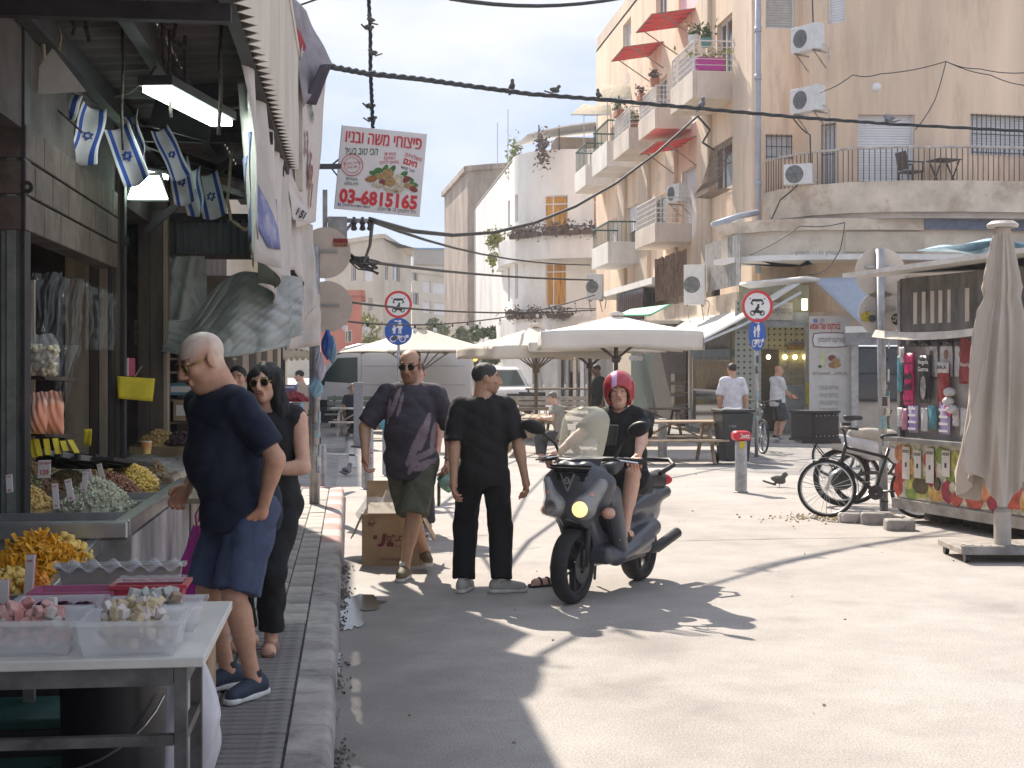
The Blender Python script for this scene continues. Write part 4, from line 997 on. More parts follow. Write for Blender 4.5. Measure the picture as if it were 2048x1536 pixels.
def ontext(fn,s,u,v,size,mat,par,ang=0.,heb=False,bold=.004,squeeze=.62):
    p = fn(u,v);du = (fn(u+.02,v)-p).normalized();dv = (fn(u,v-.02)-p).normalized();n = du.cross(dv).normalized();dv = n.cross(du)
    o = text(s,size,mat,par,(0,0,0),(0,0,0),heb=heb,bold=bold)
    m = Matrix(((du.x,dv.x,n.x,0),(du.y,dv.y,n.y,0),(du.z,dv.z,n.z,0),(0,0,0,1))) @ Matrix.Rotation(R(ang),4,'Z') @ Matrix.Diagonal((squeeze,1,1,1))
    o.matrix_parent_inverse = Matrix();o.matrix_local = PM[par.name].inverted() @ Matrix.Translation(p+n*.03) @ m
    return o
for s,u,v in (('0',.2,.38),('3',.42,.48),('-',.55,.53),('6',.55,.62),('8',.6,.7),('1',.66,.82)): ontext(b1,s,u,v,.32,brown_ink,bn,-25,bold=.012,squeeze=.8)
ontext(b1,'פיצוחים',.35,.12,.13,green_ink,bn,-38,True);ontext(b1,'ללא גלוטן',.55,.26,.13,green_ink,bn,-42,True);ontext(b1,'51',.35,.93,.12,dark_ink,bn,-8)
b2 = quadW(((566,320),(606,400),(612,445),(585,438)),(11.9,12.1),.03,5)
cloth(b2,10,12,ban_m,'torn_flap',par=bn);ontext(b2,'1 51',.62,.8,.1,dark_ink,bn,-5)
gf = thing('grey_print_flag','grey printed cloth with a red lozenge flapping at the canopy corner','flag',W(620,130,12.3))
greyf = M('flag_grey',(.3,.27,.29),.85,var=.2,scale=5)
b3 = quadW(((570,-12),(612,20),(664,128),(606,215)),(12.0,12.6),.04,4)
cloth(b3,16,20,greyf,'flag_cloth',par=gf)
b4 = quadW(((592,55),(612,92),(600,142),(588,128)),(11.9,12.2),.03,4)
cloth(b4,8,10,M('flag_red',(.42,.06,.08),.85,var=.2),'red_lozenge',par=gf);ontext(b4,'HK',.5,.5,.13,ban_m,gf,60)
b5 = quadW(((640,130),(664,128),(632,210),(606,205)),(12.15,12.4),.02,4)
cloth(b5,6,8,M('flag_navy',(.05,.045,.07),.85),'dark_band',par=gf)
# more sagging white cloth strips below the banner
b6 = quadW(((590,430),(625,450),(632,610),(610,640)),(13.0,13.4),.05,6)
cloth(b6,12,20,grimy,'hanging_cloth',label='grimy white cloth sagging below the printed banner',cat='cloth')
b7 = quadW(((600,560),(640,590),(640,690),(575,700)),(14.2,14.6),.04,6)
cloth(b7,12,12,grimy,'hanging_cloth',label='lower scrap of white cloth beside the sticker covered pole',cat='cloth')
# lamps of the stall
lamp_w = M('tube_light',(.9,1,.95),.5,var=0,emit=(.82,1.,.95),estr=8.)
led = M('led_panel',(.9,1,.9),.5,var=0,emit=(.75,1.,.82),estr=6.)
fl = thing('tube_lamp','long bright fluorescent lamp under the stall canopy','lamp',W(372,210,7.5))
a,b = W(310,178,7.0),W(443,247,8.2)
MB().bar(a,b,.13,.03).build('diffuser',lamp_w,fl,world=True);MB().bar(a+Vector((0,0,.045)),b+Vector((0,0,.045)),.18,.05).build('housing',beamm,fl,world=True)
MB().bar(W(370,205,7.5),W(370,60,7.5),.02,.02).build('hanger',beamm,fl,world=True)
ld = thing('flood_lamp','square LED floodlight glowing above the tarpaulin','lamp',W(290,372,9.6))
m = quadW(((272,355),(318,352),(336,398),(256,398)),(9.5,9.5),0)
MB().grid(m,1,1,.02).build('lens',led,ld,world=True)
m2 = quadW(((262,350),(324,346),(342,404),(246,404)),(9.56,9.56),0);MB().grid(m2,1,1,.05).build('housing',beamm,ld,world=True)
for (pa,pb,d,lab) in (((276,343),(334,354),10.2,'thin lit strip lamp just above the square floodlight'),((495,374),(514,382),12,'short lit strip lamp behind the flag curtain')):
    o = thing('strip_lamp',lab,'lamp',W(*pa,d));MB().bar(W(*pa,d),W(*pb,d),.07,.03).build('diffuser',lamp_w,o,world=True);MB().bar(W(*pa,d)+Vector((0,.02,.03)),W(*pb,d)+Vector((0,.02,.03)),.09,.03).build('housing',beamm,o,world=True)
# flags with blue stripes and star
flagw = M('flag_white',(.68,.68,.7),.85,var=.06);flagb = M('flag_blue',(.035,.09,.38),.85,var=.1)
def iflag(px,py,d,wpx,hpx,tilt,yaw,label,curl=.25):
    p = W(px,py,d);o = thing('bunting_flag',label,'flag',p,R(yaw-YAW),'blue and white flags strung under the canopy')
    w_,h = wpx*d/F,hpx*d/F;T = Matrix.Rotation(R(tilt),4,'Y')
    def fn(u,v): 
        x = (u-.5)*w_*(1+.1*v);return T @ Vector((x,curl*w_*math.sin(u*math.pi*1.3+.5)*(.3+v)+.02*math.sin(v*7+u*3),-h*v-.06*h*math.sin(u*math.pi)))
    m = MB().grid(fn,20,12,.003).mesh('flag',True);m.materials.append(flagw);m.materials.append(flagb)
    for pl in m.polygons:
        c = sum((m.vertices[i].co for i in pl.vertices),Vector())/len(pl.vertices);c = T.inverted() @ c;u = c.x/(w_*(1-.1*c.z/h))+.5
        if .12 < u < .26 or .74 < u < .88: pl.material_index = 1
    obj('cloth',m,None,o)
    st = MB();rs = w_*.19
    for k in (0,1):
        t3 = []
        for i in range(3):
            a = R(90+120*i+180*k);t3.append(Vector(fn(.5+rs*math.cos(a)/w_,.5-rs*math.sin(a)/h))+Vector((0,-.006,0)))
        for i in range(3): st.bar(t3[i],t3[(i+1) % 3],.012,.004)
    st.build('star',flagb,o)
lab = ['leftmost flag below the paper triangle','second flag from the left, brightly lit','third flag from the left, hanging lowest near the floodlight','fourth flag, folded behind the lowest flag','fifth flag, dark and folded above the floodlight','sixth flag right of the floodlight','seventh flag in the bunting','eighth flag, rightmost bright one']
for i,(px,py,d,wp2,hp,ti,ya) in enumerate(((135,182,7.6,62,55,18,15),(190,210,7.8,48,118,14,40),(232,250,7.9,52,118,-20,10),(262,225,8.3,48,110,-14,-30),(318,255,8.8,36,105,-25,25),(355,315,9.2,42,90,-10,10),(383,335,9.5,44,92,-6,-15),(412,345,9.8,46,88,-12,10))):
    iflag(px,py,d,wp2,hp,ti,ya,lab[i])
st = MB();st.tube([W(60,165,7.3),W(135,182,7.6),W(190,208,7.8),W(232,248,7.9),W(318,254,8.8),W(383,334,9.5),W(470,360,10.4),W(515,365,11)],.006,5);st.build('bunting_string',beamm,label='dark string carrying the blue and white flags',cat='string')
tri = MB();a,b,c = W(105,96,6.9),W(38,190,6.8),W(172,182,6.9)
tri.add([a,b,c,a+Vector((0,.01,0)),b+Vector((0,.01,0)),c+Vector((0,.01,0))],[(0,1,2),(5,4,3),(0,3,4,1),(1,4,5,2),(2,5,3,0)])
tri.build('paper_triangle',M('card_white',(.5,.48,.46),.8,var=.1),label='plain white card triangle hanging by a string at upper left',cat='card')
# cords
rope = M('rope_dark',(.07,.055,.045),.9,var=.4,scale=40);ropel = M('rope_tan',(.3,.23,.15),.9,var=.3,scale=40)
def cord(pts,d,r,mat,label,name='rope'):
    P = [W(a,b,d) for a,b in pts];out = []
    for i in range(len(P)-1):
        for t in range(5): out.append(P[i].lerp(P[i+1],t/5))
    out.append(P[-1]);m = MB().tube(out,r,6);return m.build(name,mat,smooth=True,label=label,cat='cord')
cord([(246,0),(244,60),(247,130),(243,215),(246,300)],7.2,.008,rope,'frayed cord hanging straight down past the lit flags')
cord([(328,10),(326,70),(330,130)],7.2,.014,rope,'thick dark cord left of the paired cords')
cord([(345,5),(352,50),(346,80),(372,95)],7.2,.012,rope,'dark rope tail curling to the right under the roof')
cord([(340,60),(338,150),(342,235)],7.3,.010,rope,'brown cord falling in front of the tube lamp')
cord([(440,10),(443,60),(440,120),(442,180),(437,270)],7.4,.012,rope,'knotted dark cord right of the arched shade')
cord([(340,90),(300,150),(260,185),(225,195)],7.4,.007,rope,'slack black wire sagging between the cords')
cord([(72,10),(85,80),(88,118)],6.8,.012,woodl,'pale stick leaning behind the card triangle')
cord([(120,100),(100,75),(115,50),(122,70),(118,100)],6.85,.006,ropel,'looped string knot above the card triangle')
cord([(463,300),(460,345),(455,400),(462,440),(490,460),(520,445)],9.0,.012,ropel,'tan rope loop hanging beside the flag curtain')
cord([(175,10),(172,55),(180,85)],6.9,.013,rope,'thick dark cord tied under the roof at far left')
cord([(130,10),(150,55),(145,70)],6.9,.01,rope,'short bent dark cord near the card triangle')
cord([(0,122),(40,160),(105,210),(165,265)],7.3,.006,rope,'thin black wire descending from the left edge')
ar = MB();ar.prism([(-.2,-.35)]+[(.2*math.cos(R(180-a)),.2*math.sin(R(180-a))) for a in range(0,181,15)]+[(.2,-.35)],-.03,.03,'y')
q = W(386,165,8.9);ar.build('arched_shade',beamm,loc=q,rot=(0,R(15),R(-YAW)),label='black arched lamp shade behind the tube lamp',cat='shade')
for i,(px,py) in enumerate(((470,190),(470,218))):
    m = MB();m.bar(W(440,py,9.2),W(505,py-6,9.2),.05,.012);m.build('metal_strap',woodl,label='perforated pale metal strap, the %s of two' % ('upper','lower')[i],cat='strap')
# ---------------- nut counter
NZ = 1.05
nc = thing('nut_counter','stainless steel counter with whitewashed side holding heaps of nuts','counter',(-1.9,7.1,PZ))
p0 = G(247,1043,NZ);p1 = G(335,957,NZ);x1 = p0.x
Yf,Yb_ = p0.y,p1.y
MB().bb(-3.6,x1,Yf,Yb_,.45,NZ-.07).build('tray_body',steeld,nc,world=True,bevel=.008)
MB().bb(-3.6,x1-.08,Yf+.1,Yb_,PZ,.45).build('base',M('base_dark',(.06,.055,.05),.8),nc,world=True)
sp = M('whitewashed_panel',(.55,.5,.49),.7,var=.15,scale=6,stain=(.2,.17,.16),stain_amt=.75,sscale=5,vstretch=3)
MB().bb(x1-.02,x1+.018,Yf+.06,Yb_-.05,PZ+.06,NZ-.08).build('side_panel',sp,nc,world=True)
for y in (Yf+.02,Yb_-.02): MB().bb(x1-.03,x1+.03,y-.022,y+.022,PZ,NZ-.06).build('corner_post',steeld,nc,world=True)
rim = MB();rim.bb(-3.6,x1+.02,Yf-.02,Yf+.05,NZ-.075,NZ);rim.bb(x1-.05,x1+.021,Yf+.05,Yb_,NZ-.07,NZ+.002);rim.build('rim',steel,nc,world=True,bevel=.008)
MB().bb(-3.6,x1-.04,Yf+.04,Yb_,NZ-.07,NZ-.045).build('tray_floor',steel,nc,world=True)
for x in (-1.98,-2.3,-2.65): MB().bb(x-.006,x+.006,Yf+.05,Yb_,NZ-.05,NZ-.006).build('divider',steel,nc,world=True)
for y in (Yf+.48,Yf+.98,Yf+1.5,Yf+2.0): MB().bb(-3.6,x1-.05,y-.006,y+.006,NZ-.05,NZ-.008).build('divider',steel,nc,world=True)
MB().bb(x1+.03,x1+.25,Yb_-.35,Yb_+.2,NZ-.12,NZ-.09).build('side_shelf',woodl,nc,world=True)
nutc = {'chick': (.62,.42,.15),'green': (.38,.33,.17),'pump': (.58,.58,.44),'walnut': (.2,.105,.06),'cashew': (.62,.48,.25),'peanut': (.27,.12,.075),'gold': (.7,.47,.12),'orange': (.75,.25,.02),'brown': (.24,.15,.07),'mac': (.66,.5,.24),'raisin': (.4,.26,.1),'yellow': (.8,.34,.02)}
NM = {k: M('nut_'+k,tuple(min(.85,q*1.25) for q in v),.6,var=.28,scale=40) for k,v in nutc.items()}
def heap(c,rx,ry,h,n,size,mat,label,cat='nuts',name='nut_heap',squash=(1,.75,.75),z0=0.,sides='ico'):
    pts = []
    for i in range(n):
        r = math.sqrt(rng.random());a = rng.random()*2*math.pi
        pts.append((rx*r*math.cos(a),ry*r*math.sin(a),z0+h*(1-r**1.6)+rng.uniform(-.3,.9)*size))
    o = scatter(name,pts,size,mat,squash=squash,jitter=.3,sides=sides,kind='stuff',label=label,cat=cat,loc=c)
    m = MB();K = 18
    v = [(0,0,z0+h*.98)]+[(rx*.55*math.cos(2*math.pi*i/K),ry*.55*math.sin(2*math.pi*i/K),z0+h*.6) for i in range(K)]+[(rx*math.cos(2*math.pi*i/K),ry*math.sin(2*math.pi*i/K),z0-.03) for i in range(K)]
    f = [(0,1+i,1+(i+1) % K) for i in range(K)]+[(1+i,1+K+i,1+K+(i+1) % K,1+(i+1) % K) for i in range(K)]
    m.add(v,f);m.build('core',mat,o,smooth=True)
    return o
for (px,py,wpx,hpx,key,sz,sq,label) in (
    (45,1012,105,34,'chick',.009,(1,.9,.8),'heap of round golden chickpeas at the front left of the counter'),
    (75,985,85,26,'green',.008,(1.4,.7,.5),'heap of greenish seeds behind the chickpeas'),
    (190,1012,130,42,'pump',.010,(1.7,.75,.4),'heap of pale grey green pumpkin seeds at the counter corner'),
    (92,985,75,22,'walnut',.011,(1.2,.9,.7),'heap of dark brown walnut pieces behind the seeds'),
    (132,972,95,24,'cashew',.010,(1.4,.8,.7),'heap of pale cashews in the middle of the counter'),
    (222,985,100,30,'peanut',.010,(1.3,.8,.7),'heap of reddish brown peanuts behind the pumpkin seeds'),
    (268,975,85,34,'gold',.010,(1,.9,.8),'heap of golden roasted corn at the right of the counter'),
    (258,962,95,28,'mac',.011,(1,1,.9),'heap of pale macadamias at the right back of the counter'),
    (16,966,46,14,'orange',.010,(1.2,1,.6),'small heap of orange candied bits at left edge'),
    (50,952,75,30,'brown',.010,(1.2,.9,.7),'brown almond heap by the steel post'),
    (120,950,60,16,'green',.009,(1.3,.8,.6),'grey green raisin heap below the big price card'),
    (205,952,60,22,'raisin',.010,(1.2,.9,.6),'amber raisin heap at the back of the counter'),
    (310,952,50,22,'brown',.010,(1.2,.9,.6),'light brown nut heap at the far right of the counter')):
    c = G(px,py,NZ-.02);d = SA*c.x+CA*c.y;rx = wpx*d/F/2*1.15;h = hpx*d/F*1.35;heap((c.x,c.y+.03,NZ-.03),rx,min(.27,rx*1.2),h,620,sz,NM[key],label,squash=sq)
card = M('price_card',(.74,.68,.66),.7,var=.05);pinkink = M('ink_pink',(.65,.16,.16),.7)
def tag_card(px,py,d,wpx,hpx,tilt,label,txt=None,yaw=0,edge=False,small=None):
    p = W(px,py,d);w_,h = wpx*d/F,hpx*d/F;o = thing('price_card',label,'price tag',p,R(yaw-YAW),'price cards on the left stall');o.rotation_euler = (R(-12),R(tilt),R(yaw-YAW));PM[o.name] = Matrix.LocRotScale(p,o.rotation_euler,None)
    MB().box((0,0,h/2),(w_,.006,h)).build('card',card,o)
    if edge: MB().box((0,.004,h/2),(w_*1.08,.005,h*1.03)).build('border',pinkink,o)
    if txt: text(txt,h*.36,pinkink,o,(0,-.005,h*.3),bold=.001)
    if small: text(small,h*.2,pinkink,o,(0,-.005,h*.82),heb=True)
    elif not txt:
        text('סוכר',w_*.34,pinkink,o,(0,-.005,h*.88),heb=True);text('40',w_*.5,pinkink,o,(0,-.005,h*.12))
for (px,py,d,a,b,t,lb) in ((20,985,6.3,13,36,-8,'narrow white price card at the far left of the counter'),(48,975,6.6,11,36,-14,'narrow leaning price card right of the leftmost one'),(113,1018,6.2,12,52,-8,'tall narrow price card between chickpeas and pumpkin seeds'),(143,1002,6.3,13,45,-14,'leaning price card left of the pumpkin seeds'),(167,985,6.7,10,42,2,'upright narrow price card before the cashews'),(184,970,6.8,10,33,-18,'strongly leaning narrow price card above the peanuts'),(206,960,7.2,10,34,-18,'farthest leaning narrow price card')):
    tag_card(px,py,d,a,b,t,lb)
tag_card(88,956,6.9,25,36,-2,'square price card reading 120','120',small='שקד קלוי')
tag_card(55,1215,5.0,20,105,-4,'tall pink edged price card before the dried fruit',yaw=-15,edge=True,txt='')
tag_card(5,1245,4.9,20,85,-4,'pink edged price card cut by the left picture edge',yaw=-10,edge=True,txt='40')
# ---------------- sloping dried fruit tray
dt = thing('dried_fruit_stand','sloping steel tray stand full of dried fruit in front of the nut counter','stand',(-1.7,5.5,PZ))
A = W(190,1090,5.95);B = W(80,1207,5.15)
MB().bar(A,B,.05,.07).build('tray_edge',steel,dt,world=True,bevel=.006)
def trayf(u,v): q = B.lerp(A,v);return (q.x-.9*u*1.0,q.y-.0*u,q.z-.05)
MB().grid(trayf,2,2,.02).build('tray_floor',steel,dt,world=True);MB().bar(B,(B.x-.9,B.y,B.z),.05,.07).build('front_edge',steel,dt,world=True);MB().bar(A,(A.x-.9,A.y,A.z),.04,.07).build('back_edge',steel,dt,world=True)
MB().bar((A.x-.05,A.y-.05,PZ),(A.x-.05,A.y-.05,A.z-.04),.04,.04).build('leg',steeld,dt,world=True);MB().bar((B.x-.05,B.y+.05,PZ),(B.x-.05,B.y+.05,B.z-.04),.04,.04).build('leg',steeld,dt,world=True)
for (px,py,d,rx,ry,h,n,sz,key,sq,sd_,lb) in ((75,1120,5.6,.19,.2,.13,420,.016,'yellow',(2.6,.5,.12),'box','heap of orange dried mango strips in the sloping tray'),(125,1098,5.75,.12,.14,.09,150,.02,'gold',(1,.9,.8),'ico','pale yellow candied pineapple chunks behind the mango strips'),(20,1150,5.35,.1,.12,.06,150,.016,'gold',(1,.9,.6),'ico','amber candied cubes at the left of the mango strips'),(80,1158,5.3,.06,.06,.05,60,.016,'orange',(1.3,1,.4),'ico','orange dried apricots behind the tall price card')):
    q = W(px,py+22,d);heap(q,rx,ry,h,n,sz,NM[key],lb,'dried fruit','fruit_heap',sq,sides=sd_)
# ---------------- near table with plastic boxes of sweets
TZ = .88
nt_ = thing('sweets_table','metal framed table with white top in the lower left foreground','table',(-1.2,4.3,PZ))
X0,X1,Y0,Y1 = -2.3,-.47,4.06,5.0
MB().bb(X0,X1+.05,Y0-.02,Y1,TZ-.03,TZ).build('table_top',M('laminate_white',(.68,.65,.6),.4,var=.08,scale=6),nt_,world=True,bevel=.004)
steelk = M('steel_frame',(.17,.16,.155),.5,metal=.4,var=.3,scale=8)
for (x,y) in ((X1-.02,Y0+.02),(X1-.02,Y0+.42),(-1.26,Y0+.1),(X0+.02,Y0+.02)): MB().bb(x-.018,x+.018,y-.018,y+.018,PZ,TZ-.03).build('leg',steelk,nt_,world=True)
MB().bb(X0,X1-.04,Y0+.0,Y0+.035,TZ-.085,TZ-.032).build('apron',steelk,nt_,world=True);MB().bb(X1-.035,X1-.002,Y0+.04,Y1,TZ-.085,TZ-.032).build('apron',steelk,nt_,world=True)
MB().bb(X0,X1-.04,Y0,Y0+.03,.62,.65).build('stretcher',steelk,nt_,world=True);MB().bb(X1-.03,X1-.005,Y0+.04,Y0+.4,.62,.65).build('stretcher',steelk,nt_,world=True)
clear = M('clear_plastic',(.85,.86,.88),.18,var=0,alpha=.32,spec=.6);film = M('cling_film',(.9,.9,.92),.12,var=0,alpha=.22,spec=.8)
def tray(x0,x1,y0,y1,h,label,mat=clear):
    o = thing('plastic_box',label,'box',((x0+x1)/2,(y0+y1)/2,TZ+.001),0,'plastic boxes of sweets');a,b = (x1-x0)/2,(y1-y0)/2;t = .008;i = .02
    m = MB()
    ring_ = lambda dx,dy,z: [(-dx,-dy,z),(dx,-dy,z),(dx,dy,z),(-dx,dy,z)]
    v = ring_(a-i,b-i,0)+ring_(a,b,h)+ring_(a+.012,b+.012,h)+ring_(a+.012,b+.012,h-.012)+ring_(a-i-t,b-i-t,t)+ring_(a-t,b-t,h)
    f = [(3,2,1,0),(16,17,18,19)]
    for p,q in ((0,1),(1,2),(2,3),(5,1),(4,5)):
        for k in range(4): f.append((p*4+k,p*4+(k+1) % 4,q*4+(k+1) % 4,q*4+k))
    m.add(v,f);m.build('box_shell',mat,o,smooth=False)
    return o
cubeM = {}
def cubes(o,x0,x1,y0,y1,h,n,mats,s=.022):
    for i in range(n):
        mt = rng.choice(mats);me = cubeM.get((mt.name,s))
        if me is None: b_ = bmesh.new();bmesh.ops.create_cube(b_,size=1);bmesh.ops.bevel(b_,geom=list(b_.edges),offset=.09,segments=1,affect='EDGES');me = bpy.data.meshes.new('cube');b_.to_mesh(me);b_.free();me.materials.append(mt);cubeM[(mt.name,s)] = me
        a,b = (x1-x0)/2-.045,(y1-y0)/2-.045;lay = i/n;k = 1-.35*lay
        r = (rng.uniform(-a,a)*k,rng.uniform(-b,b)*k,.02+h*lay*.95+rng.uniform(0,.015))
        share('sweet_cube',me,None,o,r,(rng.uniform(0,3),rng.uniform(0,3),rng.uniform(0,3)),(s*rng.uniform(1.1,1.7),s*rng.uniform(1,1.4),s*rng.uniform(.9,1.2)))
sug = lambda n_,c: M('sweet_'+n_,c,.75,var=.2,scale=25,bump=.4,bscale=120)
cpk,cpk2,cwt,cye,cgr,cbr = sug('pink',(.72,.42,.38)),sug('rose',(.68,.3,.27)),sug('white',(.74,.68,.64)),sug('yellow',(.72,.58,.38)),sug('grey',(.55,.56,.53)),sug('tan',(.42,.3,.22))
def trp(px0,px1,d0,d1): a = W(px0,HY,d0);b = W(px1,HY,d0);c = W(px1,HY,d1);return a.x,b.x,a.y,c.y
x0,x1,y0,y1 = trp(150,358,3.93,4.19);x1 -= .0;o = tray(x0,x1,y0,y1,.105,'clear plastic box of cream turkish delight cubes at the front right of the table');cubes(o,x0,x1,y0,y1,.12,110,[cwt,cwt,cye,cye,cwt])
x0,x1,y0,y1 = trp(-60,143,3.93,4.19);o = tray(x0,x1,y0,y1,.105,'clear plastic box of pink turkish delight at the lower left edge');cubes(o,x0,x1,y0,y1,.11,110,[cpk,cpk,cpk2,cwt])
x0,x1,y0,y1 = trp(205,395,4.28,4.5);o = tray(x0,x1,y0,y1,.09,'clear plastic box of grey dusted delight cubes behind the cream ones');cubes(o,x0,x1,y0,y1,.1,70,[cgr,cgr,cgr,cbr,cwt])
x0,x1,y0,y1 = trp(15,185,4.28,4.5);o = tray(x0,x1,y0,y1,.09,'clear plastic box with dark plums at back left of the table')
plum = M('plum',(.06,.012,.03),.3,var=.3)
for i,(x,y) in enumerate(((-.08,.02),(-.04,-.02),(0,.03),(.03,-.02),(.07,.02),(.1,-.03))): MB().sph((x,y,.06+.01*(i % 2)),(.03,.025,.022),10,7).build('plum',plum,o,smooth=True)
redb = M('red_plastic',(.45,.03,.06),.4,var=.1)
x0,x1,y0,y1 = trp(225,365,4.62,4.8);o = tray(x0,x1,y0,y1,.1,'red lidded plastic box at the back right of the table',redb);MB().grid(lambda u,v: ((u-.5)*(x1-x0)*.97,(v-.5)*(y1-y0)*.95,.112+.004*math.sin(u*30)*math.sin(v*9)),20,6,.003).build('film_cover',film,o,smooth=True)
x0,x1,y0,y1 = trp(60,215,4.56,4.74);o = tray(x0,x1,y0,y1,.085,'pink tinted plastic box left of the red one',M('pink_plastic',(.5,.12,.25),.35,var=.1,alpha=.75))
x0,x1,y0,y1 = trp(115,360,4.9,5.0);o = tray(x0,x1,y0,y1,.13,'film wrapped grey box along the back edge of the table',M('grey_box',(.35,.32,.3),.5,var=.2))
MB().grid(lambda u,v: ((u-.5)*(x1-x0)*1.04,(v-.5)*(y1-y0)*1.2-.02,.14-.05*abs(v-.5)+.012*math.sin(u*40+v*5)),40,6,.002).build('film_cover',film,o,smooth=True)
# bucket, crate and bags under the table
blk = M('black_plastic',(.018,.018,.022),.35,var=.2)
q = W(228,HY,4.6);o = thing('black_bucket','large black plastic bucket standing under the sweets table','bucket',(q.x,q.y,PZ))
MB().lathe([(0,0),(.15,0),(.158,.03),(.172,.05),(.158,.07),(.165,.2),(.172,.42),(.176,.56),(.185,.565),(.185,.6),(.17,.6),(.165,.1),(0,.1)],n=36).build('bucket_shell',blk,o,auto=30)
MB().lathe([(.155,.02),(.195,.02),(.2,.05),(.195,.08),(.165,.08)],n=36).build('base_rim',blk,o,auto=30)
MB().tube([(.186*math.cos(a),.186*math.sin(a)-.02,.56-.35*math.sin(max(0,math.sin(a*.5)))) for a in [R(200+i*14) for i in range(11)]],.004,5).build('handle',steel,o)
def bag(name,label,c,r,h,mat,cat='bag',seed=1,group=None,top=.25,handles=True):
    o = thing(name,label,cat,c,0,group);q = random.Random(seed);ph = [q.random()*6 for _ in range(6)]
    def fn(u,v):
        a = 2*math.pi*u;prof = (math.sin(min(1,v*2.2)*math.pi/2)**.8)*(1-max(0,v-.55)/.45*(1-top));rr = prof*(1+.12*math.sin(a*3+ph[0]+v*3)+.09*math.sin(a*7+ph[1]-v*8)+.05*math.sin(a*13+ph[2]+v*6))
        return (r[0]*rr*math.cos(a),r[1]*rr*math.sin(a),h*v+.02*h*math.sin(a*5+ph[3]))
    MB().grid(fn,36,20).build('bag_body',mat,o,smooth=True)
    if handles:
        for s in (-1,1): MB().tube([(s*r[0]*top*.6,0,h*.95),(s*r[0]*top*.9,0,h*1.12),(0,0,h*1.25),(-s*r[0]*.1,0,h*1.05)],.006,5).build('bag_handle',mat,o)
    return o
bagw = M('bag_white',(.72,.7,.74),.4,var=.06,alpha=.92);q = W(350,HY,4.9)
bag('plastic_bag','crumpled white plastic bag hanging beside the black bucket',(q.x,q.y,PZ),(.15,.13),.62,bagw,seed=3,top=.6)
q = W(330,HY,5.3);o = thing('cardboard_crate','brown cardboard crate behind the white bag under the table','crate',(q.x,q.y,PZ+.0))
MB().box((0,0,.25),(.36,.3,.5)).build('crate_body',M('cardboard',(.36,.25,.15),.85,var=.15,scale=6),o,bevel=.006);MB().box((0,-.152,.4),(.2,.004,.08)).build('crate_label',card,o)
q = W(40,HY,5.1);o = thing('green_crate','dark green crate in the shade under the table','crate',(q.x,q.y,PZ))
MB().box((0,0,.16),(.5,.36,.32)).build('crate_body',M('crate_green',(.02,.09,.08),.5,var=.2),o,bevel=.01);
for i in range(4): MB().box((0,-.183,.06+.07*i),(.44,.008,.03)).build('slot',blk,o)
# ---------------- goods around the posts
vin = M('clear_vinyl',(.75,.78,.8),.04,var=0,alpha=.11,spec=1.)
def vinyl(c,d,label,seed): 
    q = random.Random(seed);ph = [q.random()*6 for _ in range(4)];fq = quadW(c,d,0)
    return cloth(lambda u,v: Vector(fq(u,v))+Vector((.3,-1,0))*(.05*math.sin(u*11+ph[0]+v*3)+.035*abs(math.sin(u*19+v*9+ph[1]+2*math.sin(v*7)))+.03*abs(math.sin(v*15+u*11+ph[2]+2*math.sin(u*9)))),50,30,vin,'clear_sheet',label=label,cat='plastic sheet',thick=0)
vinyl(((62,548),(125,545),(110,690),(60,690)),(6.9,7.1),'clear vinyl sheet hanging beside the steel post',1)
vinyl(((112,555),(170,560),(160,700),(105,800)),(7.3,7.5),'crumpled clear vinyl sheet gathered behind the first one',2)
vinyl(((168,565),(232,590),(225,700),(172,700)),(8.3,8.6),'glinting clear vinyl sheet close to the dark post',3)
vinyl(((120,690),(165,690),(122,830),(112,832)),(7.4,7.6),'slanting tail of clear vinyl falling to the counter',4)
sh = thing('goods_shelf','narrow dark shelf rack beside the steel post','shelf',W(95,900,7.1))
for py in (755,868): a,b = W(56,py,7.1),W(124,py+4,7.3);MB().bar(a,b,.25,.02).build('shelf_board',woodd,sh,world=True)
MB().bar(W(66,920,7.1),W(66,560,7.1),.02,.02).build('upright',woodl,sh,world=True)
def sack(px,py,d,wpx,hpx,mat,label,balls=0,seed=1):
    p = W(px,py,d);w_,h = wpx*d/F,hpx*d/F;o = thing('snack_bag',label,'bag',p,R(-YAW),'bags of snacks on the shelf');g_ = random.Random(seed);ph = g_.random()*6
    for sg in (-1,1): MB().grid(lambda u,v: ((u-.5)*w_*(1-.3*max(0,v-.72)/.28),sg*(.055*math.sin(u*math.pi)**.6*math.sin(min(1,v*1.25)*math.pi)**.6*(1 if v < .8 else 0)+.002)+.006*math.sin(u*21+v*13+ph),h*v*(1+.02*math.sin(u*9+ph))),18,18).build('bag_side',mat,o,smooth=True)
    if balls: scatter('snack_puffs',[(g_.uniform(-.42,.42)*w_,g_.uniform(-.035,.035),g_.uniform(.05,.72)*h) for _ in range(balls)],.017,M('snack_white',(.72,.62,.42),.7,var=.2),o,kind='stuff')
sack(86,752,7.0,66,84,film,'clear bag of pale puffed snacks on the upper shelf',120,3)
so_ = M('snack_orange',(.75,.2,.07),.35,col2=(.75,.66,.55),scale=16,vstretch=7)
sack(76,868,6.95,38,84,so_,'orange striped snack bag at the left of the lower shelf',0,4);sack(106,868,7.05,44,86,so_,'orange striped snack bag at the right of the lower shelf',0,5)
ylw = M('yellow_card',(.62,.48,.02),.7,var=.12)
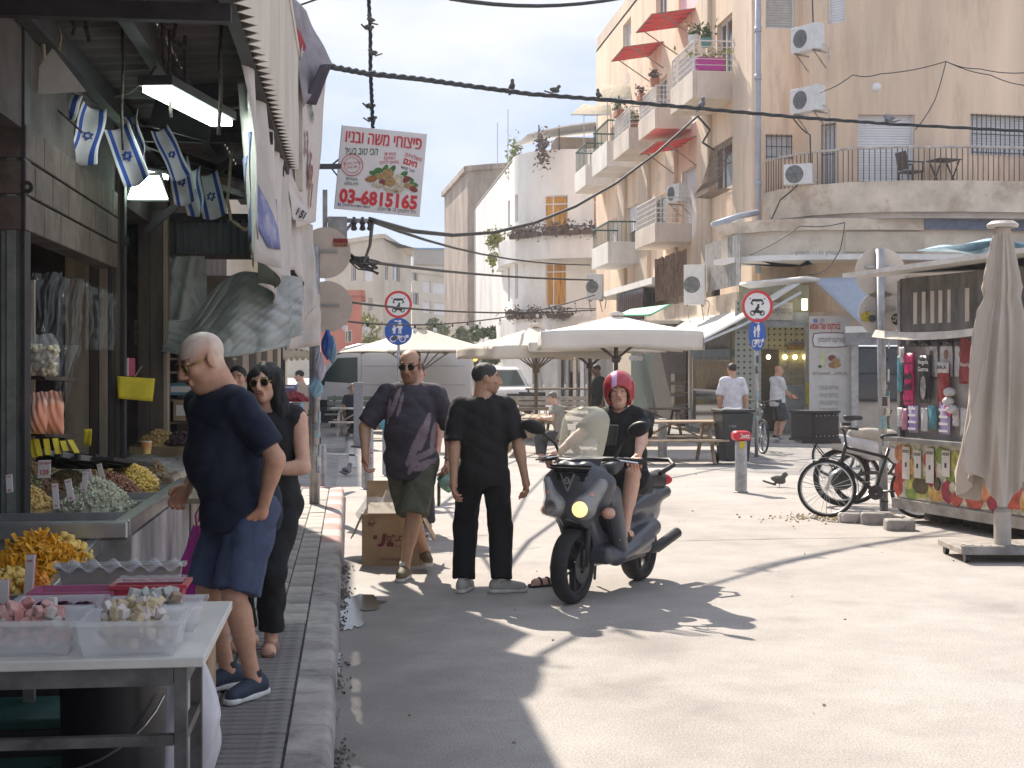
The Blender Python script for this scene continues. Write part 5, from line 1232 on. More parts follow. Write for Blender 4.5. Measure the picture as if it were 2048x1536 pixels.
for i,(a,b,c,d_) in enumerate((((62,880),(70,915),7,'first'),((72,878),(80,912),7,'second'),((92,878),(97,910),7,'third'),((110,877),(117,908),7,'fourth'),((125,882),(132,902),7,'fifth'),((140,880),(154,906),7,'rightmost'))):
    p,q = W(*a,7.0),W(*b,6.95);MB().bar(p,q,.03,.004).build('yellow_tag',ylw,label='%s of the yellow paper tags hanging under the lower shelf' % d_,cat='tag',group='yellow paper tags')
o = cloth(quadW(((168,858),(184,858),(182,892),(166,890)),(7.6,7.6),.005),4,4,ylw,'yellow_tag',label='yellow rounded card standing in the dark trays',cat='tag')
yb = thing('yellow_board','blank yellow board tied to the dark post','board',W(272,760,9.3))
cloth(quadW(((234,752),(310,757),(305,803),(236,797)),(9.2,9.3),.006,8),10,6,ylw,'board',par=yb)
MB().bar(W(268,755,9.22),W(284,732,9.3),.006,.006).build('string',ropel,yb,world=True)
wine = M('box_wine',(.36,.03,.08),.6,var=.2);gold = M('box_gold',(.55,.38,.1),.5)
for (px,py,d,w_,h,lb) in ((250,752,9.45,28,36,'upright wine red gift box above the yellow board'),(303,738,11.3,34,28,'wine red gift box on the far shelf')):
    p = W(px,py,d);o = thing('gift_box',lb,'box',p,R(-YAW-8));MB().box((0,0,h*d/F/2),(w_*d/F,.12,h*d/F)).build('box_body',wine,o,bevel=.003);MB().box((w_*d/F*.44,-.062,h*d/F/2),(.02,.004,h*d/F)).build('box_stripe',card,o);MB().lathe([(0,.003),(.014,.003),(.015,0)],n=12,M4=Matrix.Translation((-.01,-.06,h*d/F*.25)) @ Matrix.Rotation(R(90),4,'X')).build('seal',gold,o)
MB().bar(W(235,700,9.5),W(235,830,9.5),.02,.02).build('amber_strip',ylw,label='amber paper strip hanging above the yellow board',cat='strip')
# dark sloping trays and far counters
tr = thing('dark_trays','stack of dark sloping metal trays behind the nut heaps','trays',W(200,915,8))
for i in range(4): a,b = W(65+35*i,900+6*i,7.7-.05*i),W(165+30*i,935-2*i,8.3);MB().bar(a,b,.32,.02).build('tray',beamm,tr,world=True);MB().bar(a+Vector((0,-.16,.02)),b+Vector((0,-.16,.02)),.015,.03).build('tray_lip',steeld,tr,world=True)
fc = thing('far_counter','film covered counter of packed goods beyond the nut counter','counter',(-1.7,10,PZ))
q0,q1 = G(345,945,1.0),G(372,905,1.0)
MB().bb(-3.2,-1.12,8.75,11.5,PZ,.92).build('counter_body',woodl,fc,world=True);MB().bb(-3.2,-1.1,8.72,11.5,.92,.96).build('counter_edge',steel,fc,world=True)
pk = [M('pack_%d' % i,c,.3,var=.3,scale=30) for i,c in enumerate(((.42,.42,.38),(.32,.3,.26),(.5,.48,.45),(.28,.2,.14),(.4,.36,.28)))]
for i in range(7):
    for j in range(5):
        x,y = -1.2-.2*j,8.85+.36*i;mt = rng.choice(pk);pc = MB().box((x,y+.15,1.0),(.185,.33,.07));pc.build('food_pack',mt,fc,world=True,bevel=.02)
MB().grid(lambda u,v: (-2.2+1.1*u,8.75+2.7*v,1.05+.015*math.sin(u*20+v*13)+.01*math.sin(v*50)),24,40).build('film_cover',film,fc,world=True,smooth=True)
for (px,py,d,key,rx,lb) in ((320,885,10.6,'raisin',.17,'box of amber dried fruit below the tarpaulin'),(362,888,10.6,'walnut',.15,'box of dark dates below the tarpaulin')):
    q = W(px,py,d);heap(q,rx,.18,.09,240,.014,NM[key] if key != 'walnut' else M('date',(.06,.025,.03),.5,var=.3),lb,'dried fruit','fruit_heap')
    o = thing('wooden_crate','low wooden crate under the %s' % ('amber dried fruit' if key == 'raisin' else 'dark dates'),'crate',(q.x,q.y,q.z-.16))
    for s in (-1,1): MB().box((0,s*.19,.07),(.4,.012,.14)).build('crate_side',M('crate_wood',(.2,.14,.08),.8,var=.3),o);MB().box((s*.2,0,.07),(.012,.37,.14)).build('crate_end',M('crate_wood',(.2,.14,.08),.8,var=.3),o)
    MB().box((0,0,.01),(.38,.36,.012)).build('crate_floor',woodd,o)
q = W(293,905,9.4);o = thing('paper_cup','yellow printed paper cup standing on the far counter','cup',q-Vector((0,0,.01)));MB().lathe([(0,0),(.028,0),(.038,.085),(.035,.085),(.026,.006),(0,.006)],n=16).build('cup_body',M('cup_yellow',(.6,.45,.12),.6,col2=(.5,.12,.08),scale=14),o,smooth=False);MB().lathe([(.037,.082),(.041,.085),(.037,.089)],n=16).build('cup_rim',card,o)
# interior verticals
iw = thing('door_panel','pale wooden door panels inside the dim stall','door',(-2.2,9,PZ))
for i,(a,b,mt) in enumerate(((132,178,woodl),(180,196,woodd),(198,214,woodl),(216,234,beamm))):
    x0,x1 = W(a,HY,10.2),W(b,HY,10.2);MB().box(((x0.x+x1.x)/2,x0.y+.02*i,1.5),((x1-x0).length,.06,2.6)).build('panel',mt,iw,world=True)
ip = thing('shelf_wall','pale shelving wall under the tarpaulin behind the bald man','shelf',(-1.4,12,PZ))
MB().box(W(360,800,12.06),(.95,.05,2.2)).build('back_board',M('shelf_back',(.3,.25,.22),.85,var=.15),ip,world=True)
for (px,mt) in ((331,woodl),(348,beamm),(398,woodd),(430,woodl)): MB().bar(W(px,880,11.95),W(px,690,11.95),.05,.05).build('upright',mt,ip,world=True)
for py in (718,745,800,845): MB().bar(W(335,py,11.93),W(470,py,11.93),.2,.02).build('shelf_board',woodl,ip,world=True)
for (px,py,w_,h,c,lb) in ((372,820,40,42,(.38,.27,.18),'brown carton with white label behind the bald man'),(365,778,50,24,(.12,.25,.32),'blue plastic pack on the shelf by his face')):
    p = W(px,py,11.4);o = thing('carton',lb,'carton',p,R(-YAW));s = 11.4/F;MB().box((0,0,0),(w_*s,.2,h*s)).build('carton_body',M('ct%d' % px,c,.8,var=.2),o,bevel=.005);MB().box((.01,-.103,0),(w_*s*.8,.004,h*s*.5)).build('carton_label',card,o)
# metal bowl on a stand
q = W(574,968,8.9);o = thing('steel_bowl','shallow steel bowl on a thin stand beside the pavement','bowl',(q.x,q.y,PZ));hz_ = q.z-PZ
MB().lathe([(0,hz_-.07),(.05,hz_-.07),(.085,hz_-.04),(.095,hz_),(.088,hz_),(.078,hz_-.035),(.045,hz_-.06),(0,hz_-.06)],n=24).build('bowl_shell',M('bowl_steel',(.4,.33,.26),.3,metal=.8),o,smooth=True);MB().cyl((-.05,.05,0),(-.05,.05,hz_-.05),.014).build('stand_pole',blk,o)
# ---------------- the row of stalls further along the left side
awn_c = M('awning_striped_base',(.5,.42,.3),.8,var=.1);awn_b = M('awning_navy',(.05,.07,.14),.8)
sa = thing('striped_awning','cream awning with dark stripes and scalloped hem over the far left stall','awning',W(590,700,26))
c = ((566,678),(632,690),(632,715),(566,716));fq = quadW(c,(25,25),0);cloth(lambda u,v: Vector(fq(u,v+(.18*abs(math.sin(u*18)) if v > .95 else 0))),60,6,awn_c,'canvas',par=sa,thick=.02)
for i in range(6): u0 = .06+i*.16;MB().grid(lambda a,b: Vector(fq(u0+.05*a,.02+.55*b))+Vector((0,-.03,0)),1,1).build('stripe',awn_b,sa,world=True)
MB().bar(W(566,690,25.2),W(566,860,25.2),.08,.08).build('awning_post',beamm,sa,world=True)
cloth(quadW(((575,660),(628,676),(626,705),(572,690)),(20,21),.05,5),12,6,grimy,'hanging_cloth',label='white cloth with a blue edge sagging over the far stall',cat='cloth')
for (px0,px1,py0,py1,d,c,lb) in ((560,588,770,800,26,(.06,.1,.3),'blue crate held on the far left stall'),(566,600,806,822,24,(.2,.4,.6),'light blue box on the far left stall'),(560,605,822,850,23,(.5,.42,.36),'cardboard box of produce on the far left stall'),(575,602,835,880,19,(.6,.58,.56),'white plastic bin at the far stall corner'),(553,572,785,812,25,(.35,.2,.12),'brown crate stacked at the far left stall')):
    p = W((px0+px1)/2,py1,d);s = d/F;o = thing('stall_box',lb,'box',p,R(-YAW),'boxes on the far left stall');w_,h = (px1-px0)*s,(py1-py0)*s
    MB().box((0,.2,h/2),(w_,.4,h)).build('box_body',M('sb%d' % px0+str(py0),c,.6,var=.25),o,bevel=.01);MB().box((0,-.004,h*.85),(w_*1.03,.02,h*.12)).build('box_rim',M('sbr',(.6,.57,.52),.6),o)
q = W(582,800,24);heap((q.x,q.y,q.z),.3,.2,.12,150,.04,M('berry',(.25,.02,.03),.5,var=.3),'heap of dark red produce on the far left stall','fruit','fruit_heap')
ft = thing('stall_table','dark produce table of the far left stall','table',W(575,880,23).xy.to_3d())
p = W(575,HY,23.5);MB().box((p.x-.2,p.y,.88),(.9,1.6,.06)).build('table_top',woodd,ft,world=True)
for s in (-1,1): MB().box((p.x+.15,p.y+s*.7,.44),(.06,.06,.86)).build('leg',woodd,ft,world=True)
# backdrop houses on the left beyond the hall
lf = thing('left_house','pale old house with cluttered balconies beyond the market hall','building',(-3,30,0))
MB().bb(-14,-2.6,29.5,58,0,9.4).build('wall',far3,lf,world=True)
MB().bb(-2.6,-1.5,33,45,5.2,5.4).build('balcony',whitew,lf,world=True);g_ = MB()
for i in range(30): g_.bb(-1.56,-1.53,33+.4*i-.015,33+.4*i+.015,5.4,6.3)
g_.bb(-1.57,-1.52,33,45,6.3,6.35);g_.build('railing',alu,lf,world=True)
for y in (34,38,42,48,53): MB().bb(-2.62,-2.58,y,y+1.2,6,7.6).build('window',wdark,lf,world=True);MB().bb(-2.66,-2.57,y-.1,y+1.3,5.9,5.99).build('sill',whitew,lf,world=True)
for y in (31,36,41,47): MB().bb(-2.63,-2.58,y,y+2.6,.1,2.6).build('shopfront',M('shop_dark',(.08,.07,.07),.7),lf,world=True)
MB().bb(-2.6,-1.2,30,52,2.75,2.85).build('shop_canopy',woodl,lf,world=True)
# ================================================================ STREET FURNITURE, SHOPS, KIOSK
signred = M('sign_red',(.62,.03,.04),.45,var=.08);signwhite = M('sign_white',(.78,.76,.75),.45,var=.05);signblue = M('sign_blue',(.02,.1,.42),.45,var=.08);signblack = M('sign_black',(.02,.02,.02),.6)
galv = M('galvanised',(.42,.42,.43),.45,metal=.5,var=.18,scale=6,stain=(.5,.48,.46),stain_amt=.5,sscale=12)
signback = M('sign_back',(.6,.52,.45),.6,var=.1,scale=3)
stick = [M('sticker_%d' % i,c,.6,var=.25,scale=40) for i,c in enumerate(((.55,.6,.62),(.25,.3,.36),(.6,.45,.45),(.3,.5,.55),(.08,.08,.09),(.62,.6,.55)))]
FX = Matrix.Rotation(R(90),4,'X')          # lathe axis -> facing -Y
def disc(r,y,mat,par,name,n=36,t=.004,x=0,z=0): return MB().lathe([(0,t),(r,t),(r,0),(0,0)],n=n,M4=Matrix.Translation((x,y,z)) @ FX).build(name,mat,par)
def ringp(r0,r1,y,mat,par,name,n=40,x=0,z=0): return MB().lathe([(r0,0),(r0,.005),(r1,.005),(r1,0)],n=n,M4=Matrix.Translation((x,y,z)) @ FX).build(name,mat,par)
def poly(par,pts,mat,y,name='pictogram',t=.003): return MB().prism(pts,y,y+t,'y').build(name,mat,par)
def circ(cx,cz,r,n=14,a0=0,a1=360): return [(cx+r*math.cos(R(a0+(a1-a0)*i/n)),cz+r*math.sin(R(a0+(a1-a0)*i/n))) for i in range(n)]
def stickers(par,r,z0,z1,n,seed=1):
    q = random.Random(seed)
    for i in range(n):
        a0 = q.uniform(-150,30);h = q.uniform(.05,.16);z = q.uniform(z0,z1-h);da = q.uniform(50,120)
        MB().lathe([(r+.0022+.0004*i,z),(r+.0022+.0004*i,z+h)],n=6,a0=R(a0-90+90),a1=R(a0+da)).build('sticker',q.choice(stick),par)
def road_signs(base,hz_,hb,r,label,blue_sq=1.,yaw=0.,top=None,pole_r=.03):
    o = thing('road_sign',label,'sign',base,R(yaw-YAW));top = top or hz_+.1
    MB().cyl((0,0,0),(0,0,top),pole_r,n=14).build('pole',galv,o,smooth=True)
    s = disc(r,-.045,signwhite,o,'prohibition_plate');ringp(r*.82,r,-.05,signred,o,'red_ring');s.location = (0,0,hz_)
    bpy.data.objects[s.name];
    for c in [x for x in bpy.data.objects if x.parent == o and x.name.startswith('red_ring')]: c.location = (0,0,hz_)
    y = -.053
    def pic(pts): p = poly(o,[(a*r,hz_+b*r) for a,b in pts],signblack,y);return p
    pic([(-.42,.2),(-.36,.34),(-.3,.44),(.3,.44),(.36,.34),(.42,.2),(.42,.12),(.34,.12),(.34,.22),(.24,.3),(-.24,.3),(-.34,.22),(-.34,.12),(-.42,.12)]);pic([(-.5,.42),(-.42,.42),(-.42,.5),(-.5,.5)]);pic([(.42,.42),(.5,.42),(.5,.5),(.42,.5)]);pic([(-.36,.08),(-.26,.08),(-.26,.17),(-.36,.17)]);pic([(.26,.08),(.36,.08),(.36,.17),(.26,.17)])
    for cx in (-.3,.3): MB().lathe([(r*.1,0),(r*.17,0),(r*.17,.003),(r*.1,.003)],n=14,M4=Matrix.Translation((cx*r,y+.003,hz_-.42*r)) @ FX).build('pictogram',signblack,o)
    pic([(-.34,-.3),(-.1,-.22),(.12,-.24),(.34,-.36),(.26,-.46),(-.02,-.42),(-.22,-.44)]);pic([(-.16,-.22),(.04,-.24),(.16,-.04),(.04,.02),(-.06,-.04)]);pic(circ(.06,.06,.08))
    b = disc(r,-.045,signblue,o,'shared_path_plate');b.location = (0,0,hb);b.scale = (blue_sq,1,1)
    def pw(pts): 
        return poly(o,[(a*r*blue_sq,hb+c*r) for a,c in pts],signwhite,y)
    pw(circ(.12,.74,.1));pw([(0,.6),(.26,.6),(.32,.2),(.22,.22),(.22,-.18),(.14,-.18),(.13,.1),(.1,.1),(.08,-.18),(0,-.18),(.02,.24),(-.1,.34),(-.12,.27)])
    pw(circ(-.3,.4,.08));pw([(-.4,.28),(-.2,.3),(-.12,.34),(-.2,.12),(-.22,-.16),(-.28,-.16),(-.29,.02),(-.33,-.16),(-.39,-.16),(-.38,.06),(-.46,.1)]);pw([(-.28,.82),(0,.78),(0,.7),(-.28,.72)])
    for cx in (-.38,.3): MB().lathe([(r*.17,0),(r*.24,0),(r*.24,.003),(r*.17,.003)],n=16,M4=Matrix.Translation((cx*r*blue_sq,y+.003,hb-.55*r)) @ FX @ Matrix.Diagonal((blue_sq,1,1,1))).build('pictogram',signwhite,o)
    pw([(-.38,-.58),(-.2,-.3),(.16,-.3),(.3,-.55),(.24,-.57),(.13,-.37),(-.06,-.6),(-.3,-.6)]);pw([(.5,-.28),(.74,-.24),(.76,-.44),(.54,-.48)])
    m = MB();m.box((0,-.03,hz_+r*.3),(.1,.04,.03));m.box((0,-.03,hb+r*.3),(.1,.04,.03));m.build('clamp',galv,o)
    return o
q = G(797,892);o = road_signs((q.x,q.y,0),3.10,2.51,.30,'round red ringed sign above a blue path sign left of the walking man')
MB().sph((-.07,-.056,2.37),(.06,.008,.05),12,8).build('sticker',stick[4],o)
q = G(1513,915);o = road_signs((q.x,q.y,0),2.89,2.35,.31,'round red ringed sign above a narrow turned blue sign near the white shirted men',.55,yaw=8,pole_r=.035);stickers(o,.035,.4,2.0,14,3)
# ---------------- nut shop board hung from the left canopy
sb = thing('shop_board','square white nut shop board with red lettering and nuts picture','sign',W(762,342,14.0));sb.rotation_euler = (0,R(5.2),R(-YAW+4));PM[sb.name] = Matrix.LocRotScale(sb.location,sb.rotation_euler,None)
K = 14/F
MB().box((0,.02,0),(170*K,.035,167*K)).build('panel',M('board_white',(.74,.71,.7),.4,var=.04),sb,bevel=.004)
MB().box((-85.5*K,.02,0),(.008,.04,168*K)).build('frame_strip',alu,sb)
def bt(s,cx,cz,size,mat,heb=True,bold=.0,width=None,rot=0,shear=0.,y=.0): return text(s,size*K,mat,sb,(cx*K,y-.001,cz*K),(90,rot,0),heb=heb,bold=bold*K,width=width*K if width else None,shear=shear,ext=.0008)
bt('פיצוחי משה ובניו',-.5,62,37,signred,width=151);bt('פיצוחי משה ובניו',.7,62,37,signred,width=151,y=-.0015);bt('הכי טוב בעיר',-42,35,21,green_ink,width=66,shear=.3,bold=.3,rot=-4)
for i,s in enumerate(('בגוש דן','הספקה','מהיום להיום')): bt(s,15,36-8.5*i,9.5,signred,width=(24,22,37)[i],rot=-8)
bt('משלוחים',62,34,12,signred,width=34,rot=14);bt('חינם',57,22,17,signred,width=28,bold=.7,rot=14);bt('מעל 200₪',53,9,8,dark_ink,width=28,rot=14)
ringp(20.5*K,22*K,-.001,pinkink,sb,'stamp_ring',x=-58*K,z=6*K);ringp(15*K,15.7*K,-.001,pinkink,sb,'stamp_ring',x=-58*K,z=6*K)
bt('קלייה במקום',-58,9.5,7,pinkink,width=34,rot=-10);bt('48 שנה',-58,2,7,pinkink,width=20,rot=-10)
bt('פיצוחים',-56,-22,9,green_ink,width=22);bt('ללא גלוטן',-56,-31.5,9,green_ink,width=27)
bt('03-6815165',0,-58,37,signred,heb=False,width=156,bold=1.6);bt("רח' לוינסקי 51 תל-אביב",38,-75.5,9.5,dark_ink,width=76);bt('חפשו אותנו בפייסבוק',-42,-74.5,7,dark_ink,width=54)
poly(sb,[(-79*K,-77.5*K),(-73*K,-77.5*K),(-73*K,-71.5*K),(-79*K,-71.5*K)],signblue,-.002,'emblem');bt('f',-75.6,-74.8,7,signwhite,heb=False,y=-.002,bold=.3)
pn = {'al': (.42,.17,.05),'wal': (.45,.28,.1),'lf': (.05,.2,.03),'cr': (.66,.58,.42),'rd': (.28,.04,.03)}
pm = {k: M('print_'+k,c,.5,var=.3,scale=60) for k,c in pn.items()}
for i,(cx,cz,rx,rz_,a,k) in enumerate(((-6,8,9,6,20,'lf'),(8,12,10,5,70,'lf'),(22,13,10,5,60,'lf'),(46,6,9,5,40,'lf'),(-14,2,9,5,-10,'lf'),(58,-2,10,4,-20,'lf'),(68,-12,9,4,-15,'lf'),(14,4,12,10,20,'wal'),(-18,-10,12,6,10,'al'),(-2,-3,9,6,-15,'wal'),(6,-14,8,6,0,'rd'),(20,-12,11,9,30,'wal'),(38,-4,10,9,0,'cr'),(40,-16,10,8,20,'cr'),(52,-4,8,6,40,'rd'),(58,-16,10,5,10,'wal'),(68,-22,9,5,-15,'rd'),(0,-22,7,4,20,'cr'),(14,-24,7,4,-20,'cr'),(28,-24,8,4,10,'cr'),(42,-26,7,4,0,'cr'),(-10,-20,6,4,40,'cr'),(34,-30,5,3,0,'wal'),(20,-30,5,3,0,'cr'))):
    ca,sa_ = math.cos(R(a)),math.sin(R(a));poly(sb,[((cx+u*rx*ca-v*rz_*sa_)*K,(cz-8+u*rx*sa_+v*rz_*ca)*K) for u,v in circ(0,0,1,16)],pm[k],-.0015-.0006*i,'nut_print',.001)
m = MB();a,b = W(636,333,13.9),W(682,333,14.0);m.bar(a,b,.05,.05);m.bar(W(660,333,14),W(682,315,14),.015,.015);m.bar(W(660,333,14),W(680,358,14),.015,.015);m.build('arm',irondark,sb,world=True)
# ---------------- overhead power frame and its clutter beside the left pole
pf = thing('power_frame','rusty overhead cable frame with insulators behind the nut shop board','frame',W(700,440,20))
m = MB();m.bar(W(648,440,20),W(742,442,20),.06,.06);m.bar(W(675,480,20),W(705,446,20),.04,.04);m.bar(W(650,380,20),W(650,470,20),.07,.07);m.build('beam',steeld,pf,world=True)
for px in (708,725,740): MB().lathe([(.02,-.12),(.05,-.1),(.03,-.04),(.05,0),(.02,.08)],c=W(px,445,20),n=10).build('insulator',beamm,pf,world=True)
MB().box(W(675,455,20),(.28,.2,.3)).build('junction_box',steeld,pf,world=True)
# ---------------- sticker covered pole at the pavement end with sign backs
q = G(632,1008,PZ);lp = thing('sign_pole','sticker covered grey pole at the pavement end carrying round sign backs','sign',(q.x,q.y,PZ),R(-YAW))
MB().cyl((0,0,0),(0,0,3.0),.045,n=16).build('pole',galv,lp,smooth=True);MB().cyl((-.05,.04,0),(-.05,.04,2.6),.035,n=12).build('pole',galv,lp,smooth=True);stickers(lp,.045,.35,2.1,26,5)
for z,x in ((2.93,.1),(2.3,.12)): 
    disc(.3,.05,signback,lp,'sign_plate',x=x,z=z);MB().box((x-.02,.03,z+.02),(.34,.02,.025)).build('clamp',galv,lp)
p = lp;MB().box((.28,.035,3.05),(.17,.004,.09)).build('sticker',M('sticker_dark_red',(.3,.02,.03),.6,col2=(.1,.02,.02),scale=30),p);text('בחטופים',.05,M('ink_gold',(.6,.45,.2),.6),p,(.28,.031,3.03),heb=True)
for i,(px,py,w_,h,c) in enumerate(((655,690,22,60,(.03,.1,.42)),(665,700,18,56,(.2,.35,.5)),(632,775,26,44,(.25,.45,.6)),(640,735,20,60,(.5,.5,.6)))):
    pp2 = W(px,py,15.7);bag('plastic_bag',('blue plastic bag hung high on the sticker covered pole','pale blue bag beside the blue bag on the pole','light blue paper hanging low on the sticker covered pole','whitish bag tied on the sticker covered pole')[i],(pp2.x,pp2.y,pp2.z-h*15.7/F/2),(w_*15.7/F/2,.05),h*15.7/F,M('bagc%d' % i,c,.45,var=.2,alpha=.95),seed=i+11,handles=False,top=.3)
def bollard(px,py,r,h,label,mat=galv,cap=None,z=0.):
    q = G(px,py,z);o = thing('bollard',label,'bollard',(q.x,q.y,z),0,'steel bollards');MB().lathe([(0,0),(r,0),(r,h-.03),(r*.9,h-.008),(r*.5,h),(0,h)],n=20).build('post',mat,o,auto=40);MB().lathe([(r,0),(r+.02,0),(r+.02,.012),(r,.02)],n=20).build('base_ring',steeld,o);return o
bollard(647,985,.045,.66,'slim grey bollard right behind the sticker covered pole',z=PZ*.0)
o = bollard(735,978,.085,.88,'thick grey bollard with pink graffiti beside the walking man');scatter('graffiti',[(rng.uniform(-.05,.06),-.083,rng.uniform(.3,.75)) for _ in range(60)],.02,M('graffiti_pink',(.55,.16,.2),.6),o,sides='leaf',squash=(1,1,.1))
bollard(776,952,.09,.9,'grey bollard with a light blue bag behind the walking man');q = W(776,880,21.4);bag('plastic_bag','light blue plastic bag on the bollard behind the walking man',(q.x,q.y-.02,.66),(.13,.12),.42,M('bag_cyan',(.12,.42,.6),.4,var=.15),seed=21,handles=False)
bollard(1325,921,.085,.78,'grey bollard in front of the picnic table right of the rider')
q = G(1482,985);o = bollard(1482,985,.082,.72,'bollard with a red rounded cap reading dott');redcap = M('cap_red',(.62,.03,.05),.4,var=.08)
s_ = SD((-.16,-.16,.6),(.16,.16,.95),.008);s_.rbox((0,0,.78),(.125,.11,.07),.06);s_.plane((0,0,.72),(0,0,-1));sdobj('cap',s_,redcap,o);text('dott',.085,signwhite,o,(.01,-.112,.78),(90,0,-5),bold=.003);MB().box((-.01,-.086,.66),(.07,.006,.1)).build('yellow_sticker',ylw,o)
# grey square pillar by the benches
q = G(717,895);o = thing('stone_pillar','grey square stone pillar in front of the white van','pillar',(q.x,q.y,0),R(-YAW));MB().box((0,0,.7),(.19,.19,1.4)).build('shaft',M('granite',(.28,.28,.3),.7,var=.2,scale=30),o,bevel=.008);MB().box((0,0,.02),(.3,.3,.04)).build('foot',joint,o)
# ---------------- parasols
canv = M('parasol_canvas',(.74,.68,.6),.85,var=.05,scale=2,bump=.08,bscale=200);canv2 = M('parasol_shadecloth',(.7,.62,.52),.85,var=.06,scale=2)
polew = M('parasol_wood',(.32,.24,.16),.6,var=.25,scale=6,vstretch=6);poled = M('parasol_wood_dark',(.09,.06,.045),.6,var=.3,scale=6,vstretch=6)
def parasol(px,d,half,ze,zp,val,label,pm_,rz=0.,cm=canv,vent=True):
    q = W(px,HY,d);o = thing('parasol',label,'parasol',(q.x,q.y,0),R(rz-YAW),'open parasols over the tables')
    cs = [(-half,-half),(half,-half),(half,half),(-half,half)]
    for i in range(4):
        a,b = Vector((*cs[i],ze)),Vector((*cs[(i+1) % 4],ze));pk_ = Vector((0,0,zp))
        def fn(u,v):
            e = a.lerp(b,u);e.z += .03*math.sin(u*math.pi)*(1);p_ = e.lerp(pk_,v);p_.z -= .05*math.sin(v*math.pi)*(1-.5*abs(2*u-1))+.012*math.sin(u*22)*v*(1-v);return p_
        pn_ = MB().grid(fn,14,8,.004).build('canopy_panel',cm,o,smooth=True)
        if val:
            def fv(u,v):
                e = a.lerp(b,u);nrm = Vector((e.x,e.y,0));c_ = (a+b)/2;c_.z = 0;c_.normalize();e.z += .03*math.sin(u*math.pi);e.z -= val*v*(1+.06*math.sin(u*9+i));return e+c_*(.008+.03*math.sin(u*11+i*2)*v)
            MB().grid(fv,24,4,.003).build('valance',cm,o,smooth=True)
    for c in cs+[((cs[i][0]+cs[(i+1) % 4][0])/2,(cs[i][1]+cs[(i+1) % 4][1])/2) for i in range(4)]:
        MB().bar((0,0,zp-.09),(c[0]*.98,c[1]*.98,ze-.03),.03,.035).build('rib',pm_,o);MB().bar((0,0,ze-.55),(c[0]*.5,c[1]*.5,(ze+zp)/2-.08),.025,.03).build('strut',pm_,o)
    MB().cyl((0,0,0),(0,0,zp-.02),.045,n=12).build('pole',pm_,o,smooth=True);MB().lathe([(0,zp-.02),(.16,zp-.01),(.18,zp+.04),(0,zp+.09)],n=16).build('top_cap',cm,o,smooth=True);MB().lathe([(.05,ze-.62),(.09,ze-.6),(.09,ze-.52),(.05,ze-.5)],n=12).build('hub',pm_,o)
    MB().box((0,0,.04),(.7,.7,.08)).build('foot',joint,o,bevel=.01)
    return o
parasol(1232,29,1.62,2.44,2.83,.36,'large cream parasol directly behind the scooter rider',poled,0)
parasol(1180,33.6,1.6,2.3,2.72,.22,'cream parasol half hidden behind the large one',poled,3)
parasol(1072,34,1.6,2.2,2.74,.28,'cream parasol with pale wooden pole right of the standing man',polew,18,canv2)
parasol(838,37.5,1.75,2.12,2.82,.0,'flat edged cream parasol left of the standing man behind the blue sign',polew,30,canv2)
# closed parasol at the right edge
q = G(2005,1116);o = thing('closed_parasol','closed beige parasol on a wheeled metal base at the right picture edge','parasol',(q.x,q.y,0),R(-YAW))
cc = M('parasol_closed_cloth',(.52,.45,.385),.85,var=.1,scale=2.5,stain=(.4,.34,.29),stain_amt=.5,sscale=2,vstretch=3)
MB().cyl((0,0,.12),(0,0,3.0),.045,n=14).build('pole',M('pole_paint',(.5,.46,.42),.5,var=.12),o,smooth=True)
def cf(u,v):
    a = 2*math.pi*u;z = 2.98-2.18*v-.3*v*(.5+.5*math.sin(a*3+1));pr_ = .07+.2*math.sin(min(v*1.2,1)*math.pi/2)+.09*v
    k = pr_*(1.12-.42*abs(math.sin(a*3.5+.9*math.sin(v*2.6)))**.7+.1*math.sin(a*13+v*7)+.03*math.sin(a*29+v*11)) if v > .03 else .07
    if .22 < v < .34: k *= 1-.18*math.sin((v-.22)/.12*math.pi)
    return (k*math.cos(a),k*math.sin(a),z)
MB().grid(cf,180,50).build('folded_canopy',cc,o,smooth=True);MB().lathe([(0,2.99),(.13,2.98),(.14,3.01),(.1,3.04),(0,3.04)],n=18).build('top_cap',M('cap_cream',(.62,.57,.5),.6),o)
def flapf(s0,x):
    return lambda u,v: (x-.14*v+.12*(u-.5),-.3-.05*math.sin(v*3)-.03*math.sin(u*7),2.75-1.55*v-.15*u*v)
MB().lathe([(.05,.12),(.075,.12),(.075,.42),(.05,.45)],n=14).build('socket',M('pole_paint',(.5,.46,.42),.5),o)
MB().box((0,0,.1),(.95,.7,.05)).build('base_plate',M('base_steel',(.42,.38,.34),.6,var=.25,scale=8,stain=(.25,.2,.16),stain_amt=.6,sscale=6),o,bevel=.005);MB().box((0,-.34,.115),(.96,.03,.07)).build('base_lip',steeld,o)
for sx in (-.42,.42):
    for sy in (-.28,.28): MB().lathe([(0,-.018),(.04,-.018),(.04,.018),(0,.018)],n=14,M4=Matrix.Translation((sx,sy,.04)) @ Matrix.Rotation(R(90),4,'Y')).build('wheel',blk,o)
ch_ = MB();pts = [(-.42+.7*i/20,-.2-.1*math.sin(i/20*3.1),.135+.003*(i % 2)) for i in range(21)]
for i in range(20): ch_.tube([(pts[i][0]+.02*math.cos(t),pts[i][1]+.012*math.sin(t)*(i % 2),pts[i][2]+.012*math.sin(t)*((i+1) % 2)) for t in [k*math.pi/4 for k in range(8)]],.005,5,closed=True)
ch_.build('chain',steeld,o)
